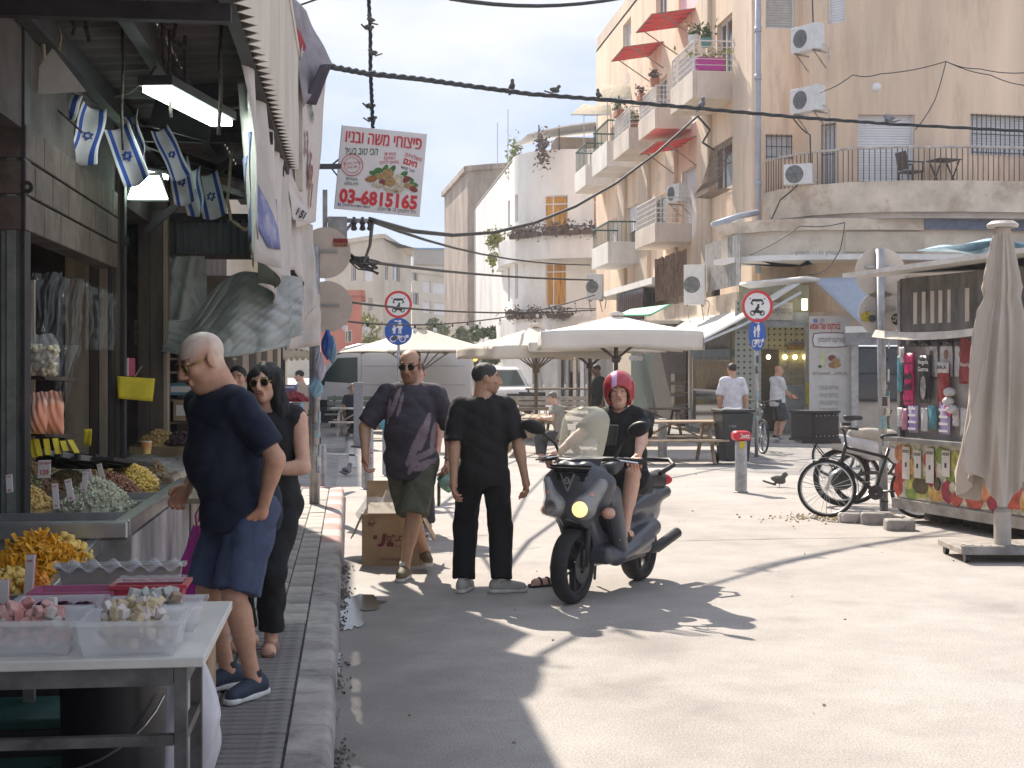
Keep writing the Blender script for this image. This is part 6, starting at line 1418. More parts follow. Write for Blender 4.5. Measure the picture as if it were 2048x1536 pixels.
# ---------------- picnic tables and benches
tw = M('table_wood',(.4,.3,.2),.75,var=.25,scale=5,vstretch=1,bump=.2);twd = M('table_wood_dark',(.2,.14,.1),.75,var=.3,scale=5)
def picnic(loc,rz,label,mat,L_=1.7,first=[None]):
    o = thing('picnic_table',label,'table',loc,rz,'wooden picnic tables')
    for i in range(5): MB().box((0,-.3+.15*i,.74),(L_,.135,.035)).build('top_plank',mat,o,bevel=.004)
    for s in (-1,1):
        for k in range(2): MB().box((0,s*(.62+.13*k),.43),(L_,.12,.035)).build('seat_plank',mat,o,bevel=.004)
        for x in (-L_*.36,L_*.36): MB().bar((x,s*.74,0),(x,s*.18,.72),.09,.045,up=(1,0,0)).build('leg',mat,o)
    for x in (-L_*.36,L_*.36): MB().box((x+.045,0,.4),(.04,1.5,.09)).build('seat_beam',mat,o);MB().box((x+.045,0,.7),(.04,.66,.07)).build('top_beam',mat,o);MB().bar((x,0,.4),(0,0,.71),.08,.03).build('brace',mat,o)
    return o
def pq(px,py): q = G(px,py);return (q.x,q.y,0)
picnic(pq(1345,925),R(-2),'picnic table just right of the scooter rider',tw)
picnic(pq(1085,908),R(80),'picnic table between standing man and rider',tw,1.8)
picnic(pq(1040,880),R(4),'picnic table under the pale pole parasol',tw,2.2)
picnic(pq(725,878),R(-4),'white topped picnic table in front of the van',M('table_white',(.6,.54,.48),.7,var=.2),1.5)
picnic(pq(1290,880),R(0),'picnic table farther back behind the rider',twd,2.0)
# benches with high backs behind
def bench(px,py,L_,label,mat,rz=0):
    q = G(px,py);o = thing('park_bench',label,'bench',(q.x,q.y,0),R(rz-YAW),'slatted benches')
    for i in range(3): MB().box((0,-.18+.17*i,.45),(L_,.15,.035)).build('seat_plank',mat,o)
    for i in range(3): MB().box((0,.26+.02*i,.6+.14*i),(L_,.03,.11)).build('back_plank',mat,o)
    for x in (-L_*.42,L_*.42): MB().bar((x,-.2,0),(x,-.2,.44),.06,.05).build('leg',irondark,o);MB().bar((x,.24,0),(x,.32,.95),.06,.05).build('leg',irondark,o)
bench(1105,862,3.4,'long pale slatted bench in front of the cafe tables',M('table_white',(.6,.54,.48),.7),0);bench(740,862,2.4,'green and white slatted bench beside the white van',M('bench_green',(.3,.36,.31),.7,var=.3,scale=2),0)
# cafe table and chairs farther back
q = G(1130,840);o = thing('cafe_table','dark high cafe table behind the rider laid with glasses','table',(q.x,q.y,0),R(-YAW));MB().box((0,0,1.02),(2.6,.8,.05)).build('table_top',twd,o)
for x in (-1.2,1.2): 
    for y in (-.3,.3): MB().box((x,y,.5),(.06,.06,1.0)).build('leg',irondark,o)
for i in range(7): MB().lathe([(0,0),(.03,0),(.038,.12),(.035,.12),(.028,.01),(0,.01)],c=(-1.05+.35*i,rng.uniform(-.2,.2),1.046),n=10).build('glass',clear,o)
def cafe_chair(loc,rz,label):
    o = thing('cafe_chair',label,'chair',loc,rz,'dark cafe chairs');MB().box((0,0,.46),(.42,.42,.04)).build('seat',blk,o,bevel=.008);MB().box((0,.2,.72),(.4,.03,.46)).build('backrest',blk,o,bevel=.008)
    for sx in (-.18,.18):
        for sy in (-.18,.18): MB().cyl((sx,sy,0),(sx,sy,.46),.014,n=8).build('leg',blk,o)
for i,(px,py,rz) in enumerate(((1052,845,0),(1066,848,0),(1080,846,0))): cafe_chair(pq(px,py),R(rz),'%s of the three dark chairs beside the white car' % ('left','middle','right')[i])
# ---------------- right hand shop row below the balconies
sr = thing('shop_row','row of shop fronts below the balconies on the right','building',(9.5,44,0))
def seg(pn,pf,z0,z1,mat,name,x=9.55,t=.06): y0,y1 = YX(pn,x),YX(pf,x);return MB().bb(x,x+t,y0,y1,z0,z1).build(name,mat,sr,world=True)
beige = M('shop_beige',(.58,.5,.4),.85,var=.1);dgreen = M('shop_green',(.02,.055,.04),.5,var=.2);dbrown = M('shop_brown',(.075,.06,.055),.7,var=.2)
seg(1262,1226,.1,3,beige,'panel');seg(1306,1262,.1,3,dgreen,'door');seg(1342,1306,.1,3,dbrown,'panel');seg(1372,1342,.1,3,M('shop_inside',(.1,.085,.075),.8),'panel');seg(1226,1130,.1,3,M('shop_far',(.16,.15,.15),.8,var=.3,scale=.6),'panel');seg(1460,1386,1.9,2.95,M('shop_grey',(.3,.3,.3),.8),'panel');seg(1460,1386,.1,1.9,M('shop_tan',(.42,.34,.25),.8,var=.15),'panel',9.7)
seg(1460,1384,2.0,2.2,M('lintel_blue',(.2,.3,.38),.6),'lintel',9.45,.2);seg(1440,1386,.3,1.1,wdark,'counter_glass',9.35,.3);seg(1442,1384,.1,.3,M('counter_white',(.6,.58,.56),.6),'counter_base',9.33,.34);seg(1442,1384,1.1,1.14,alu,'counter_top',9.32,.38)
y = YX(1381,9.3);MB().bb(9.26,9.34,y-.04,y+.04,0.1,3).build('white_post',whitew,sr,world=True)
for i in range(4):      # crate shelf
    yy = YX(1358,9.3);MB().bb(9.1,9.5,yy-.25,yy+.25,.35+.32*i,.38+.32*i).build('shelf_board',woodl,sr,world=True)
    for k in range(5): MB().bb(9.12,9.4,yy-.22+.09*k,yy-.15+.09*k,.38+.32*i,.58+.32*i).build('bottle_pack',rng.choice(pk),sr,world=True)
for i in range(3): q = W(1263+9*i,716,40);MB().lathe([(0,0),(.085,0),(.06,-.12),(.03,-.13)],n=14,M4=Matrix.Translation(q) @ FX).build('spot_lamp',signwhite,sr,world=True)
# dark parts seen under the parasols
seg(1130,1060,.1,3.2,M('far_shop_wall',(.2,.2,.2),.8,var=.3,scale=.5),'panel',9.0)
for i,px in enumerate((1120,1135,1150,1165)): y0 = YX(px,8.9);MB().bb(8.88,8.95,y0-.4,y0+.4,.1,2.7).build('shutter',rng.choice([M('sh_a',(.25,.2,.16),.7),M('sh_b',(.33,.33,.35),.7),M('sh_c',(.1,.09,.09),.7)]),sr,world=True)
# ---------------- bakery at the corner
bk = thing('bakery_front','corner bakery front with patterned tiles and white menu panel','shop',(12,32,.1))
def fpx(px0,px1,py0,py1,d,mat,name,t=.06,dy=0.):
    a,b = W(px0,py1,d),W(px1,py0,d);c = (a+b)/2;wd = math.hypot(b.x-a.x,b.y-a.y);return MB().box((c.x,c.y+dy,c.z),(wd,t,abs(b.z-a.z)),rz=math.atan2(b.y-a.y,b.x-a.x)).build(name,mat,bk,world=True)
def tilemat():
    m = bpy.data.materials.new('octagon_tiles');m.use_nodes = True;t = m.node_tree;n = t.nodes;l = t.links;b = n['Principled BSDF'];co = n.new('ShaderNodeTexCoord');sp_ = n.new('ShaderNodeSeparateXYZ');l.new(co.outputs['Object'],sp_.inputs[0])
    def mt(op,a,b2=None,v=None):
        q = n.new('ShaderNodeMath');q.operation = op;l.new(a,q.inputs[0])
        if b2 is not None: l.new(b2,q.inputs[1])
        elif v is not None: q.inputs[1].default_value = v
        return q.outputs[0]
    def cell(o): return mt('ABSOLUTE',mt('SUBTRACT',mt('FRACT',mt('MULTIPLY',o,v=7.)),v=.5))
    d1 = mt('ADD',cell(sp_.outputs['X']),cell(sp_.outputs['Z']));r = n.new('ShaderNodeValToRGB');r.color_ramp.interpolation = 'CONSTANT';e = r.color_ramp.elements;e[0].position = 0;e[0].color = (.42,.43,.36,1);e[1].position = .74;e[1].color = (.05,.06,.06,1);l.new(d1,r.inputs[0]);l.new(r.outputs['Color'],b.inputs['Base Color']);b.inputs['Roughness'].default_value = .3;return m
TM = tilemat()
fpx(1470,1522,600,882,33.4,TM,'tiled_wall');fpx(1460,1620,640,880,35.2,TM,'back_tiles',dy=.0);fpx(1610,1620,640,885,33.2,alu,'frame_post',.1);fpx(1470,1616,625,655,33.2,M('beam_grey',(.34,.36,.36),.6),'lintel',.12)
bs = fpx(1478,1618,570,640,33.3,M('board_olive',(.3,.28,.18),.6,var=.15),'name_board');pl = fpx(1535,1585,605,640,33.1,M('plaque',(.62,.58,.5),.6),'plaque',.02);q = W(1560,622,33.02);text('בורקס לוינסקי',.19,M('ink_brown2',(.2,.14,.09),.6),bk,q,(90,0,-YAW),heb=True,world=True,width=.55)
bl_ = M('warm_bulb',(1,.8,.3),.5,var=0,emit=(1,.72,.22),estr=14.)
for px in (1537,1570,1590,1610): q = W(px,714,34.2);MB().sph(q,.055,10,8).build('bulb',bl_,bk,world=True,smooth=True);MB().cyl(q+Vector((0,0,.05)),q+Vector((0,0,.9)),.006,n=5).build('bulb_cord',irondark,bk,world=True)
sl_ = M('spot_glow',(1,.95,.8),.5,var=0,emit=(1,.9,.65),estr=2.);fpx(1604,1614,598,620,32.9,sl_,'spot_lamp',.1)
cb_ = fpx(1565,1616,770,884,33.9,M('counter_grey',(.3,.31,.3),.6),'counter',.5);fpx(1560,1616,700,770,34.1,M('display_glass',(.3,.32,.3),.1,var=.2,alpha=.45),'display_case',.3);fpx(1522,1560,700,884,35.0,M('shop_dark',(.08,.07,.07),.7),'dark_doorway',.04);fpx(1575,1612,690,740,35.0,M('shelf_wood',(.3,.2,.1),.8,var=.4,scale=12),'bread_shelf',.1)
fpx(1612,1618,765,810,33.0,ylw,'yellow_board',.03)
mp_ = fpx(1618,1702,632,882,32.6,M('menu_panel',(.66,.62,.57),.6,var=.08,stain=(.5,.46,.42),stain_amt=.5,sscale=3),'menu_panel')
def mtx(s,px,py,size,mat,heb=True,width=None,shear=0.,bold=0.): return text(s,size,mat,bk,W(px,py,32.54),(90,0,-YAW),heb=heb,world=True,width=width,shear=shear,bold=bold)
mtx('בורקס של אמא',1650,653,.2,signred,width=.72,bold=.004);mtx('בורקס לוינסקי',1662,680,.16,brown_ink,width=.62,shear=.2)
for k,(w0,h0) in enumerate(((66,28),(62,24))):
    pts = [(-w0/2,-h0/2),(-w0*.2,-h0*.56),(w0*.2,-h0*.56),(w0/2,-h0/2),(w0*.55,0),(w0/2,h0/2),(w0*.2,h0*.56),(-w0*.2,h0*.56),(-w0/2,h0/2),(-w0*.55,0)];s = 32.5/F;c = W(1660,680,32.565-.005*k);MB().prism([(a*s,b*s) for a,b in pts],-.002,.002,'y').build('frame_print',(brown_ink if k == 0 else signwhite),bk,loc=tuple(PM[bk.name].inverted() @ c),rot=(0,0,R(-YAW)))
def mdisc(px,py,rx,rz_,mat,k,nm='food_print'): s = 32.5/F;c = W(px,py,32.56-.004*k);MB().prism([(a*rx*s,b*rz_*s) for a,b in circ(0,0,1,20)],-.001,.001,'y').build(nm,mat,bk,loc=tuple(PM[bk.name].inverted() @ c),rot=(0,0,R(-YAW)))
mdisc(1668,723,18,18,signwhite,1);mdisc(1668,723,16.5,16.5,M('plate_grey',(.6,.58,.55),.5),2);mdisc(1664,716,8,6,pm['rd'],3);mdisc(1672,722,8,6,pm['wal'],4);mdisc(1666,730,9,6,pm['al'],5);mdisc(1675,730,7,5,pm['wal'],6);mdisc(1646,718,6,15,M('print_lemon',(.68,.66,.4),.5),1);mdisc(1640,733,4,3,pm['lf'],2)
mtx('מיץ סחוט ... מאפים טריים',1660,747,.1,brown_ink,width=.8)
mdisc(1631,641,4,4,signblue,1);mtx('f',1631.5,641,.09,signwhite,heb=False);mdisc(1645,641,4.5,4.5,M('ig',(.5,.4,.4),.5),1)
for r_ in range(6): mtx('בורקס גבינה',1658,775+15*r_,.15,M('ink_faint',(.34,.31,.3),.7),width=.45)
MB().tube([W(1670,880,32.5),W(1682,855,32.5),W(1696,850,32.5),W(1690,866,32.5),W(1672,862,32.5),W(1688,880,32.5),W(1698,872,32.5)],.02,5).build('graffiti',M('graffiti_red',(.55,.2,.14),.7),bk,world=True)
fpx(1702,1716,690,885,32.4,M('frame_pale',(.55,.52,.49),.6),'window_post',.1);fpx(1716,1800,695,800,32.5,M('dark_window',(.02,.02,.022),.08,spec=.8),'shop_window',.05)
for (a,b,c,d) in ((1714,1718,693,802),(1716,1800,693,698),(1716,1800,745,750),(1716,1800,797,803),(1762,1766,693,802)): fpx(a,b,c,d,32.42,blk,'window_bar',.05)
for i in range(5): fpx(1722+12*i,1731+12*i,702,742,32.9,rng.choice([redcap,wine,dbrown]),'red_drape',.05)
fpx(1716,1800,803,884,32.5,M('sill_panel',(.55,.47,.38),.8,var=.1),'sill_panel',.08);fpx(1690,1800,662,690,32.35,M('panel_grey',(.42,.42,.44),.6),'shutter_box',.2)
fpx(1800,2100,560,885,32.8,beige,'side_wall',.1)
for i in range(2): fpx(1555,1640,872+8*i,886+8*i,31.6-.5*i,M('step_perforated',(.4,.38,.36),.7,var=.2,scale=20),'step',.5)
# awnings of the corner
acan = M('awning_cream',(.74,.71,.66),.85,var=.05);aband = M('awning_blue_grey',(.36,.4,.48),.8,var=.06)
ca_ = thing('cream_awning','big sloping cream awning left of the bakery','awning',W(1500,640,33))
A1,B1,C1,D1 = Vector((10.7,31.2,3.8)),Vector((7.9,31.0,2.25)),Vector((7.9,38.5,2.25)),Vector((10.7,38.5,3.8))
MB().grid(lambda u,v: (A1.lerp(B1,v)).lerp(D1.lerp(C1,v),u)+Vector((0,0,-.06*math.sin(v*math.pi))),6,8,.015).build('canvas',acan,ca_,world=True,smooth=True)
MB().bar(B1,C1,.07,.09).build('front_bar',alu,ca_,world=True);MB().bar(A1+Vector((-.1,.1,-.3)),B1.lerp(A1,.45)+Vector((0,.05,-.22)),.05,.06).build('arm',alu,ca_,world=True);MB().bar(B1.lerp(A1,.45)+Vector((0,.05,-.22)),B1+Vector((.05,.05,-.02)),.05,.06).build('arm',alu,ca_,world=True)
MB().grid(lambda u,v: (B1.lerp(C1,u)).x-.002+0*v and (B1.lerp(C1,u).x-.004,B1.lerp(C1,u).y,2.29-.16*v),8,1,.004).build('valance',acan,ca_,world=True)
ba = thing('blue_grey_awning','steep blue grey awning with white hem over the menu panel','awning',W(1700,600,32))
fq = quadW(((1624,557),(1752,553),(1800,652),(1690,655)),(32.3,32.3),0);MB().grid(lambda u,v: Vector(fq(u,v))+Vector((0,-1.1*v,0)),6,6,.012).build('canvas',aband,ba,world=True,smooth=True)
fq2 = quadW(((1690,653),(1800,650),(1800,662),(1690,666)),(31.25,31.25),0);MB().grid(fq2,4,1,.03).build('hem',acan,ba,world=True)
gc = thing('green_canopy','small green canopy sheet above the large parasol','awning',W(1290,620,36));fq = quadW(((1262,618),(1345,608),(1300,632),(1228,632)),(37,36),.03);cloth(fq,8,4,M('green_sheet',(.08,.45,.25),.6,var=.1),'sheet',par=gc)
fl_ = thing('flat_roof_sheet','worn grey corrugated roof edge left of the cream awning','roof',W(1330,640,38));MB().box((9.0,40,3.0),(1.6,4.5,.1)).build('sheet',M('old_roof',(.42,.39,.35),.8,var=.3),fl_,world=True);MB().box((8.3,40,2.92),(.1,4.4,.12)).build('edge_beam',woodd,fl_,world=True)
oa = thing('old_canopy','old sagging pale canopy board above the corner shop','canopy',W(1540,560,32.5));fq = quadW(((1480,565),(1612,552),(1640,556),(1500,572)),(33,31.5),.02);cloth(fq,10,3,whitew,'board',par=oa,thick=.08)
# wheelie bin, step crate, bike frame behind
q = G(1466,928);o = thing('wheelie_bin','dark grey wheelie bin in front of the white shirted man','bin',(q.x,q.y,0),R(-YAW+8));bn_ = M('bin_grey',(.03,.033,.036),.45,var=.15)
m = MB();v = [(-.22,-.25,.06),(.22,-.25,.06),(.22,.22,.06),(-.22,.22,.06),(-.29,-.33,.92),(.29,-.33,.92),(.29,.32,.92),(-.29,.32,.92)];m.add(v,[(3,2,1,0),(4,5,6,7),(0,1,5,4),(1,2,6,5),(2,3,7,6),(3,0,4,7)]);m.build('body',bn_,o,bevel=.03)
MB().box((0,0,.955),(.62,.7,.05)).build('lid',bn_,o,bevel=.02);MB().cyl((-.25,.38,.93),(.25,.38,.93),.015).build('handle',bn_,o);MB().grid(lambda u,v: (-.2+.4*u,-.1+.3*v,.985+.02*math.sin(u*9+v*5)),8,6,.003).build('plastic_scrap',film,o)
for x in (-.24,.24): MB().lathe([(0,-.03),(.1,-.03),(.1,.03),(0,.03)],n=18,M4=Matrix.Translation((x,.24,.1)) @ Matrix.Rotation(R(90),4,'Y')).build('wheel',blk,o)
text('פח',.1,M('ink_grey',(.4,.4,.4),.6),o,(-.1,-.31,.7),(84,0,0),heb=True)
# ---------------- kiosk
k0 = G(1790,1040);k1 = G(2048,1087);kv = (k1-k0);kz = math.atan2(kv.y,kv.x)
ks = thing('kiosk','market kiosk clad with fruit posters and hung with packaged clothing at right','kiosk',(k0.x,k0.y,0),kz)
kl = 3.2;kw = M('kiosk_wall',(.5,.46,.42),.7,var=.2,scale=2,stain=(.36,.3,.26),stain_amt=.5,sscale=1.5)
def kb(x0,x1,y0,y1,z0,z1,mat,name,bevel=0.): return MB().bb(x0,x1,y0,y1,z0,z1).build(name,mat,ks,bevel=bevel)
kb(0,kl,.02,1.9,.14,.92,kw,'lower_cabinet');kb(-.02,kl,-.03,.04,.14,.25,M('plinth',(.4,.36,.32),.7,var=.2),'plinth');kb(-.04,kl,-.12,.06,.9,.94,steeld,'shelf');kb(.02,kl,.1,1.85,.94,2.12,kw,'upper_wall');kb(0,.05,.03,.1,.94,2.7,steeld,'corner_post')
kb(.02,kl,.05,1.85,2.12,2.72,M('sooty_panel',(.16,.15,.14),.75,var=.6,scale=4,col2=(.035,.033,.03),vstretch=3),'top_panel')
for i,(a,b) in enumerate(((.45,.5),(.57,.62),(.69,.74),(.8,.85),(.92,.96),(1.15,1.2))): kb(a*1.3-.3,b*1.3-.3,.043,.05,2.2,2.55,signback,'peeled_strip')
MB().grid(lambda u,v: (-.45+3.8*u,-.4+2.4*v,2.8+.12*v+.05*u),4,4,.05).build('roof',M('roof_white',(.68,.66,.62),.6,var=.12,stain=(.45,.4,.36),stain_amt=.5),ks);MB().grid(lambda u,v: (.0+3.2*u,-.25-.05*v-.05*math.sin(u*9),2.14-.08*v-.05*math.sin(u*5)),30,3,.006).build('cloth_valance',M('valance_cream',(.68,.62,.53),.85),ks)
MB().grid(lambda u,v: (.7+1.1*u,-.2+.7*v,2.98+.05*math.sin(u*9)*math.sin(v*5)),14,8,.006).build('blue_tarp',M('tarp_sky',(.45,.58,.66),.5,col2=(.2,.42,.6),scale=3),ks)
# fruit poster on the lower cabinet
fr = {'a': (.62,.1,.06),'b': (.7,.4,.1),'c': (.25,.34,.06),'d': (.55,.5,.12),'e': (.4,.02,.05),'f': (.72,.66,.5),'g': (.12,.08,.03),'h': (.72,.28,.12)}
fm = {k: M('fruit_print_'+k,c,.45,var=.35,scale=9) for k,c in fr.items()}
kb(.02,kl-.02,.008,.02,.27,.89,fm['f'],'poster')
gq = random.Random(4)
FRU = [(.08,.76,.1,.1,'h'),(.1,.55,.12,.12,'a'),(.05,.38,.09,.1,'a'),(.22,.8,.1,.07,'b'),(.45,.42,.24,.14,'d'),(.47,.42,.15,.09,'g'),(.3,.32,.1,.06,'c'),(.62,.72,.1,.1,'a'),(.66,.55,.09,.12,'e'),(.75,.34,.13,.07,'b'),(.85,.78,.12,.09,'c'),(.92,.66,.08,.07,'c'),(1.0,.56,.08,.07,'c'),(.95,.4,.1,.12,'e'),(1.1,.34,.1,.08,'a'),(1.12,.74,.14,.1,'d'),(1.25,.5,.12,.1,'b'),(1.4,.36,.14,.1,'a'),(1.35,.68,.12,.12,'c'),(1.55,.5,.14,.14,'h'),(1.6,.75,.14,.1,'b'),(1.75,.35,.14,.1,'e'),(1.8,.6,.14,.12,'c'),(2.0,.45,.16,.14,'a'),(2.05,.72,.14,.1,'d'),(2.25,.4,.14,.12,'b'),(2.3,.66,.14,.14,'h'),(2.5,.5,.16,.16,'c'),(2.7,.4,.14,.12,'a'),(2.75,.7,.15,.12,'b'),(.3,.62,.07,.1,'b'),(.78,.47,.05,.07,'g'),(1.05,.45,.05,.06,'f')]
for i,(x,z,rx,rz_,k) in enumerate(FRU): MB().prism([(x+rx*a,z+rz_*b*(1+.1*math.sin(5*a+i))) for a,b in circ(0,0,1,18)],.0065-.0005*i,.008,'y').build('fruit_print',fm[k],ks)
pap = M('paper_sheet',(.7,.65,.58),.7,var=.1)
for i,(x,z,w_,h) in enumerate(((.16,.66,.14,.36),(.38,.66,.13,.3),(.6,.66,.14,.38),(.88,.7,.14,.28),(1.18,.75,.1,.2))):
    MB().box((x+w_/2,-.014-.001*i,z),(w_,.003,h)).build('paper_notice',pap,ks);text('מבצע',.05,dark_ink,ks,(x+w_/2,-.019-.001*i,z+h*.36),heb=True)
    MB().box((x+w_/2,-.018-.001*i,z-.02),(.03,.003,.05)).build('ink_mark',dark_ink,ks)
# packaged goods on the upper wall
def pack(x,z,w_,h,mat,y=.02,nm='clothing_pack',bul=.02): return MB().grid(lambda u,v: (x+w_*u,y-bul*math.sin(u*math.pi)*math.sin(v*math.pi)-.006*math.sin(u*14+v*9),z+h*v),8,10,.012).build(nm,mat,ks,smooth=True)
mg = M('pack_magenta',(.65,.02,.16),.35,var=.3,scale=25);bkp = M('pack_black',(.03,.03,.035),.35,var=.4,scale=12);pw_ = M('pack_white',(.62,.6,.6),.4,var=.2,scale=20);pp_c = M('pack_purple',(.22,.12,.42),.45,var=.4,col2=(.6,.56,.62),scale=8);pr_d = M('pack_red',(.3,.04,.04),.45,var=.2);pb_ = M('pack_teal',(.1,.3,.36),.4,var=.3)
pack(.14,1.3,.18,.58,mg);text('TAG',.09,bkp,ks,(.23,-.008,1.62),bold=.006);text('BAR',.09,bkp,ks,(.23,-.008,1.5),bold=.006)
for i in range(4): kb(.15,.31,-.006,.0,1.34+.14*i,1.352+.14*i,bkp,'seam_line')
pack(.42,1.33,.22,.52,bkp);text('Angela',.07,signwhite,ks,(.53,-.006,1.78));text('Garma',.07,signwhite,ks,(.53,-.006,1.7));MB().prism([(.53+.05*a,1.5+.13*b) for a,b in circ(0,0,1,14)],-.004,0,'y').build('photo_print',M('photo_grey',(.3,.28,.27),.5,var=.4,scale=14),ks)
for i in range(4): pack(.46+.26*i,1.62,.22,.46,pw_,.07,bul=.01);MB().prism([(.6+.26*i+.03*a,1.86+.05*b) for a,b in circ(0,0,1,10)],.045,.05,'y').build('portrait_print',M('print_face',(.3,.15,.1),.6,var=.3),ks)
pack(.76,1.3,.2,.46,pr_d);pack(.77,1.66,.19,.12,pw_,.01);text('5 PACK',.05,signblack,ks,(.86,-.01,1.72));pack(1.12,1.55,.26,.55,pr_d,.03);text('Nearly',.06,signwhite,ks,(1.25,.0,1.75))
for i,(x,z,w_,h,mt) in enumerate(((.02,1.05,.1,.22,pw_),(.24,1.0,.16,.3,pp_c),(.46,1.02,.12,.26,pw_),(.6,1.05,.14,.26,pb_),(.8,1.0,.17,.36,pp_c),(1.02,1.1,.1,.2,pw_),(.1,1.02,.1,.24,M('pack_pink',(.6,.25,.35),.4,var=.3)),(.88,1.2,.12,.14,mg),(1.15,1.0,.16,.3,pw_),(1.35,1.05,.2,.4,pp_c),(1.6,1.1,.2,.5,bkp),(.02,1.45,.1,.4,pb_),(.05,1.75,.1,.2,pw_))):
    pack(x,z,w_,h,mt)
    if mt is pp_c:
        for k in range(4): kb(x+.01,x+w_-.01,-.003,.002,z+.03+k*.075,z+.055+k*.075,signwhite,'stripe')
for i,(x,z) in enumerate(((1.0,1.36),(1.06,1.28),(1.02,1.46))): MB().sph((x,-.02,z),(.075,.06,.05),12,8).build('cap_hat',pw_,ks,smooth=True)
kb(.0,2.8,-.02,-.012,2.03,2.05,irondark,'hanging_rail');
for i in range(14): MB().tube([(.1+.12*i,-.016,2.03),(.1+.12*i,-.02,1.98),(.1+.12*i,.02,1.94)],.003,4).build('hook',irondark,ks)
for i in range(7): pack(.2+.2*i,1.95,.18,.1,bkp,.04)
# yellow chain post beside it
for i in range(4):
    q = Vector((k0.x,k0.y,0))+Matrix.Rotation(kz,3,'Z') @ Vector((.2+.7*i,.5,0));MB().box((0,0,.07),(.5,.3,.14)).build('support_block',joint,ks,loc=(.3+.7*i,.5,0))
# stone kerb blocks at its foot
for i,(px,py,w_,lb) in enumerate(((1735,1046,.55,'broken pale kerb block under the bicycle wheel'),(1806,1062,.3,'square dark kerb block at the kiosk corner'),(1760,1050,.35,'weathered kerb block between bicycle and kiosk'))):
    q = G(px,py);m = MB().box((0,0,.05),(w_,.22,.1+.03*i));m.build('kerb_block',kerb_white if i == 0 else kerb_m,loc=(q.x,q.y+.1,0),rot=(0,0,R(-YAW-4*i)),bevel=.025,label=lb,cat='stone')
# right hand sign pole with plates seen from behind
q = G(1768,1022);o = thing('sign_pole','grey pole before the kiosk with two round sign backs','sign',(q.x,q.y,0),R(-YAW));MB().cyl((0,0,0),(-.05,0,3.14),.05,n=16).build('pole',galv,o,smooth=True);stickers(o,.06,.5,2.1,24,8)
disc(.305,.06,signback,o,'sign_plate',x=-.03,z=2.86,t=.008);disc(.27,.06,M('sign_back_grey',(.52,.48,.44),.6,var=.1),o,'sign_plate',x=-.02,z=2.37,t=.008)
for z in (2.93,2.42): MB().box((-.03,.035,z),(.36,.02,.035)).build('clamp',galv,o)
disc(.06,.048,M('sticker_yellow',(.6,.5,.02),.5,col2=(.1,.1,.03),scale=20),o,'sticker',x=-.2,z=2.33,t=.003);disc(.045,.046,stick[4],o,'sticker',x=-.13,z=2.31,t=.003);disc(.07,.048,signblack,o,'sticker',x=.17,z=2.3,t=.003);text('YOUR',.04,signwhite,o,(.17,.043,2.32));text('TATTOO',.04,signwhite,o,(.17,.043,2.28))
# ================================================================ VEHICLES
rubber = M('tyre_rubber',(.018,.018,.019),.75,var=.25,scale=20,bump=.2,bscale=90);rimm = M('rim_dark',(.06,.06,.065),.4,metal=.6,var=.1);chrome = M('chrome',(.7,.7,.72),.15,metal=1,var=0)
def wheel(par,c,R_,wd,name='wheel',spokes=5,rim=rimm,thin=False,rz=0.,tilt=0.):
    T = Matrix.Translation(c) @ Matrix.Rotation(rz,4,'Z') @ Matrix.Rotation(tilt,4,'Y') @ Matrix.Rotation(R(90),4,'Y');h = wd/2;k = h*(.9 if thin else .6)
    prof = [(R_-2*k,-h*.55),(R_-1.5*k,-h),(R_-.6*k,-h*.95),(R_-.15*k,-h*.6),(R_,0),(R_-.15*k,h*.6),(R_-.6*k,h*.95),(R_-1.5*k,h),(R_-2*k,h*.55)]
    ty = MB().lathe(prof,n=40,M4=T).build(name,rubber,par,smooth=True);ri = R_-2*k
    MB().lathe([(ri-.012,-h*.5),(ri+.004,-h*.62),(ri+.004,h*.62),(ri-.012,h*.5),(ri-.016,0),(ri-.012,-h*.5)],n=36,M4=T).build('rim',rim if not thin else alu,ty,smooth=True)
    m = MB();m.lathe([(0,-h*.7),(.035 if not thin else .02,-h*.7),(.035 if not thin else .02,h*.7),(0,h*.7)],n=12,M4=T)
    for i in range(spokes):
        a = 2*math.pi*i/spokes;p0 = T @ Vector((.015*math.cos(a),.015*math.sin(a),(h*.5 if i % 2 else -h*.5) if thin else 0));p1 = T @ Vector(((ri-.005)*math.cos(a+(.25 if thin and i % 4 > 1 else 0)),(ri-.005)*math.sin(a+(.25 if thin and i % 4 > 1 else 0)),0))
        if thin: m.cyl(p0,p1,.0022,n=4)
        else: m.bar(p0,p1,.045,.02)
    m.build('spokes',alu if thin else rim,ty)
    return ty
# ---------------- the grey scooter
fw = G(1145,1206);rw = G(1277,1160);mid = (fw+rw)/2;hd = math.atan2(-(fw-rw).x*-1,-(fw-rw).y)
SCZ = math.atan2((fw-rw).x,-(fw-rw).y);WB = (fw-rw).length/2
sc_ = thing('motor_scooter','matt dark grey motor scooter with tinted windscreen and one lit headlamp','scooter',(mid.x,mid.y,0),SCZ)
gry = M('scooter_grey',(.075,.08,.095),.36,var=.12,scale=4,coat=.25);gryd = M('scooter_black',(.016,.016,.018),.5,var=.2);seatm = M('seat_vinyl',(.02,.02,.022),.45,var=.15,bump=.1,bscale=200)
Fy,Ry = -WB,WB
wheel(sc_,(0,Fy,.27),.27,.125,'front_wheel');wheel(sc_,(0,Ry,.26),.26,.14,'rear_wheel')
h = .012
s = SD((-.34,Fy-.3,.2),(.34,.1,1.16),h)
s.ell((0,Fy+.13,.80),(.265,.17,.2),k=.03).ell((0,Fy+.14,.93),(.2,.18,.13),(12,0,0),k=.05).cap((0,Fy+.05,.66),(0,Fy+.3,.42),.13,.12,k=.06)
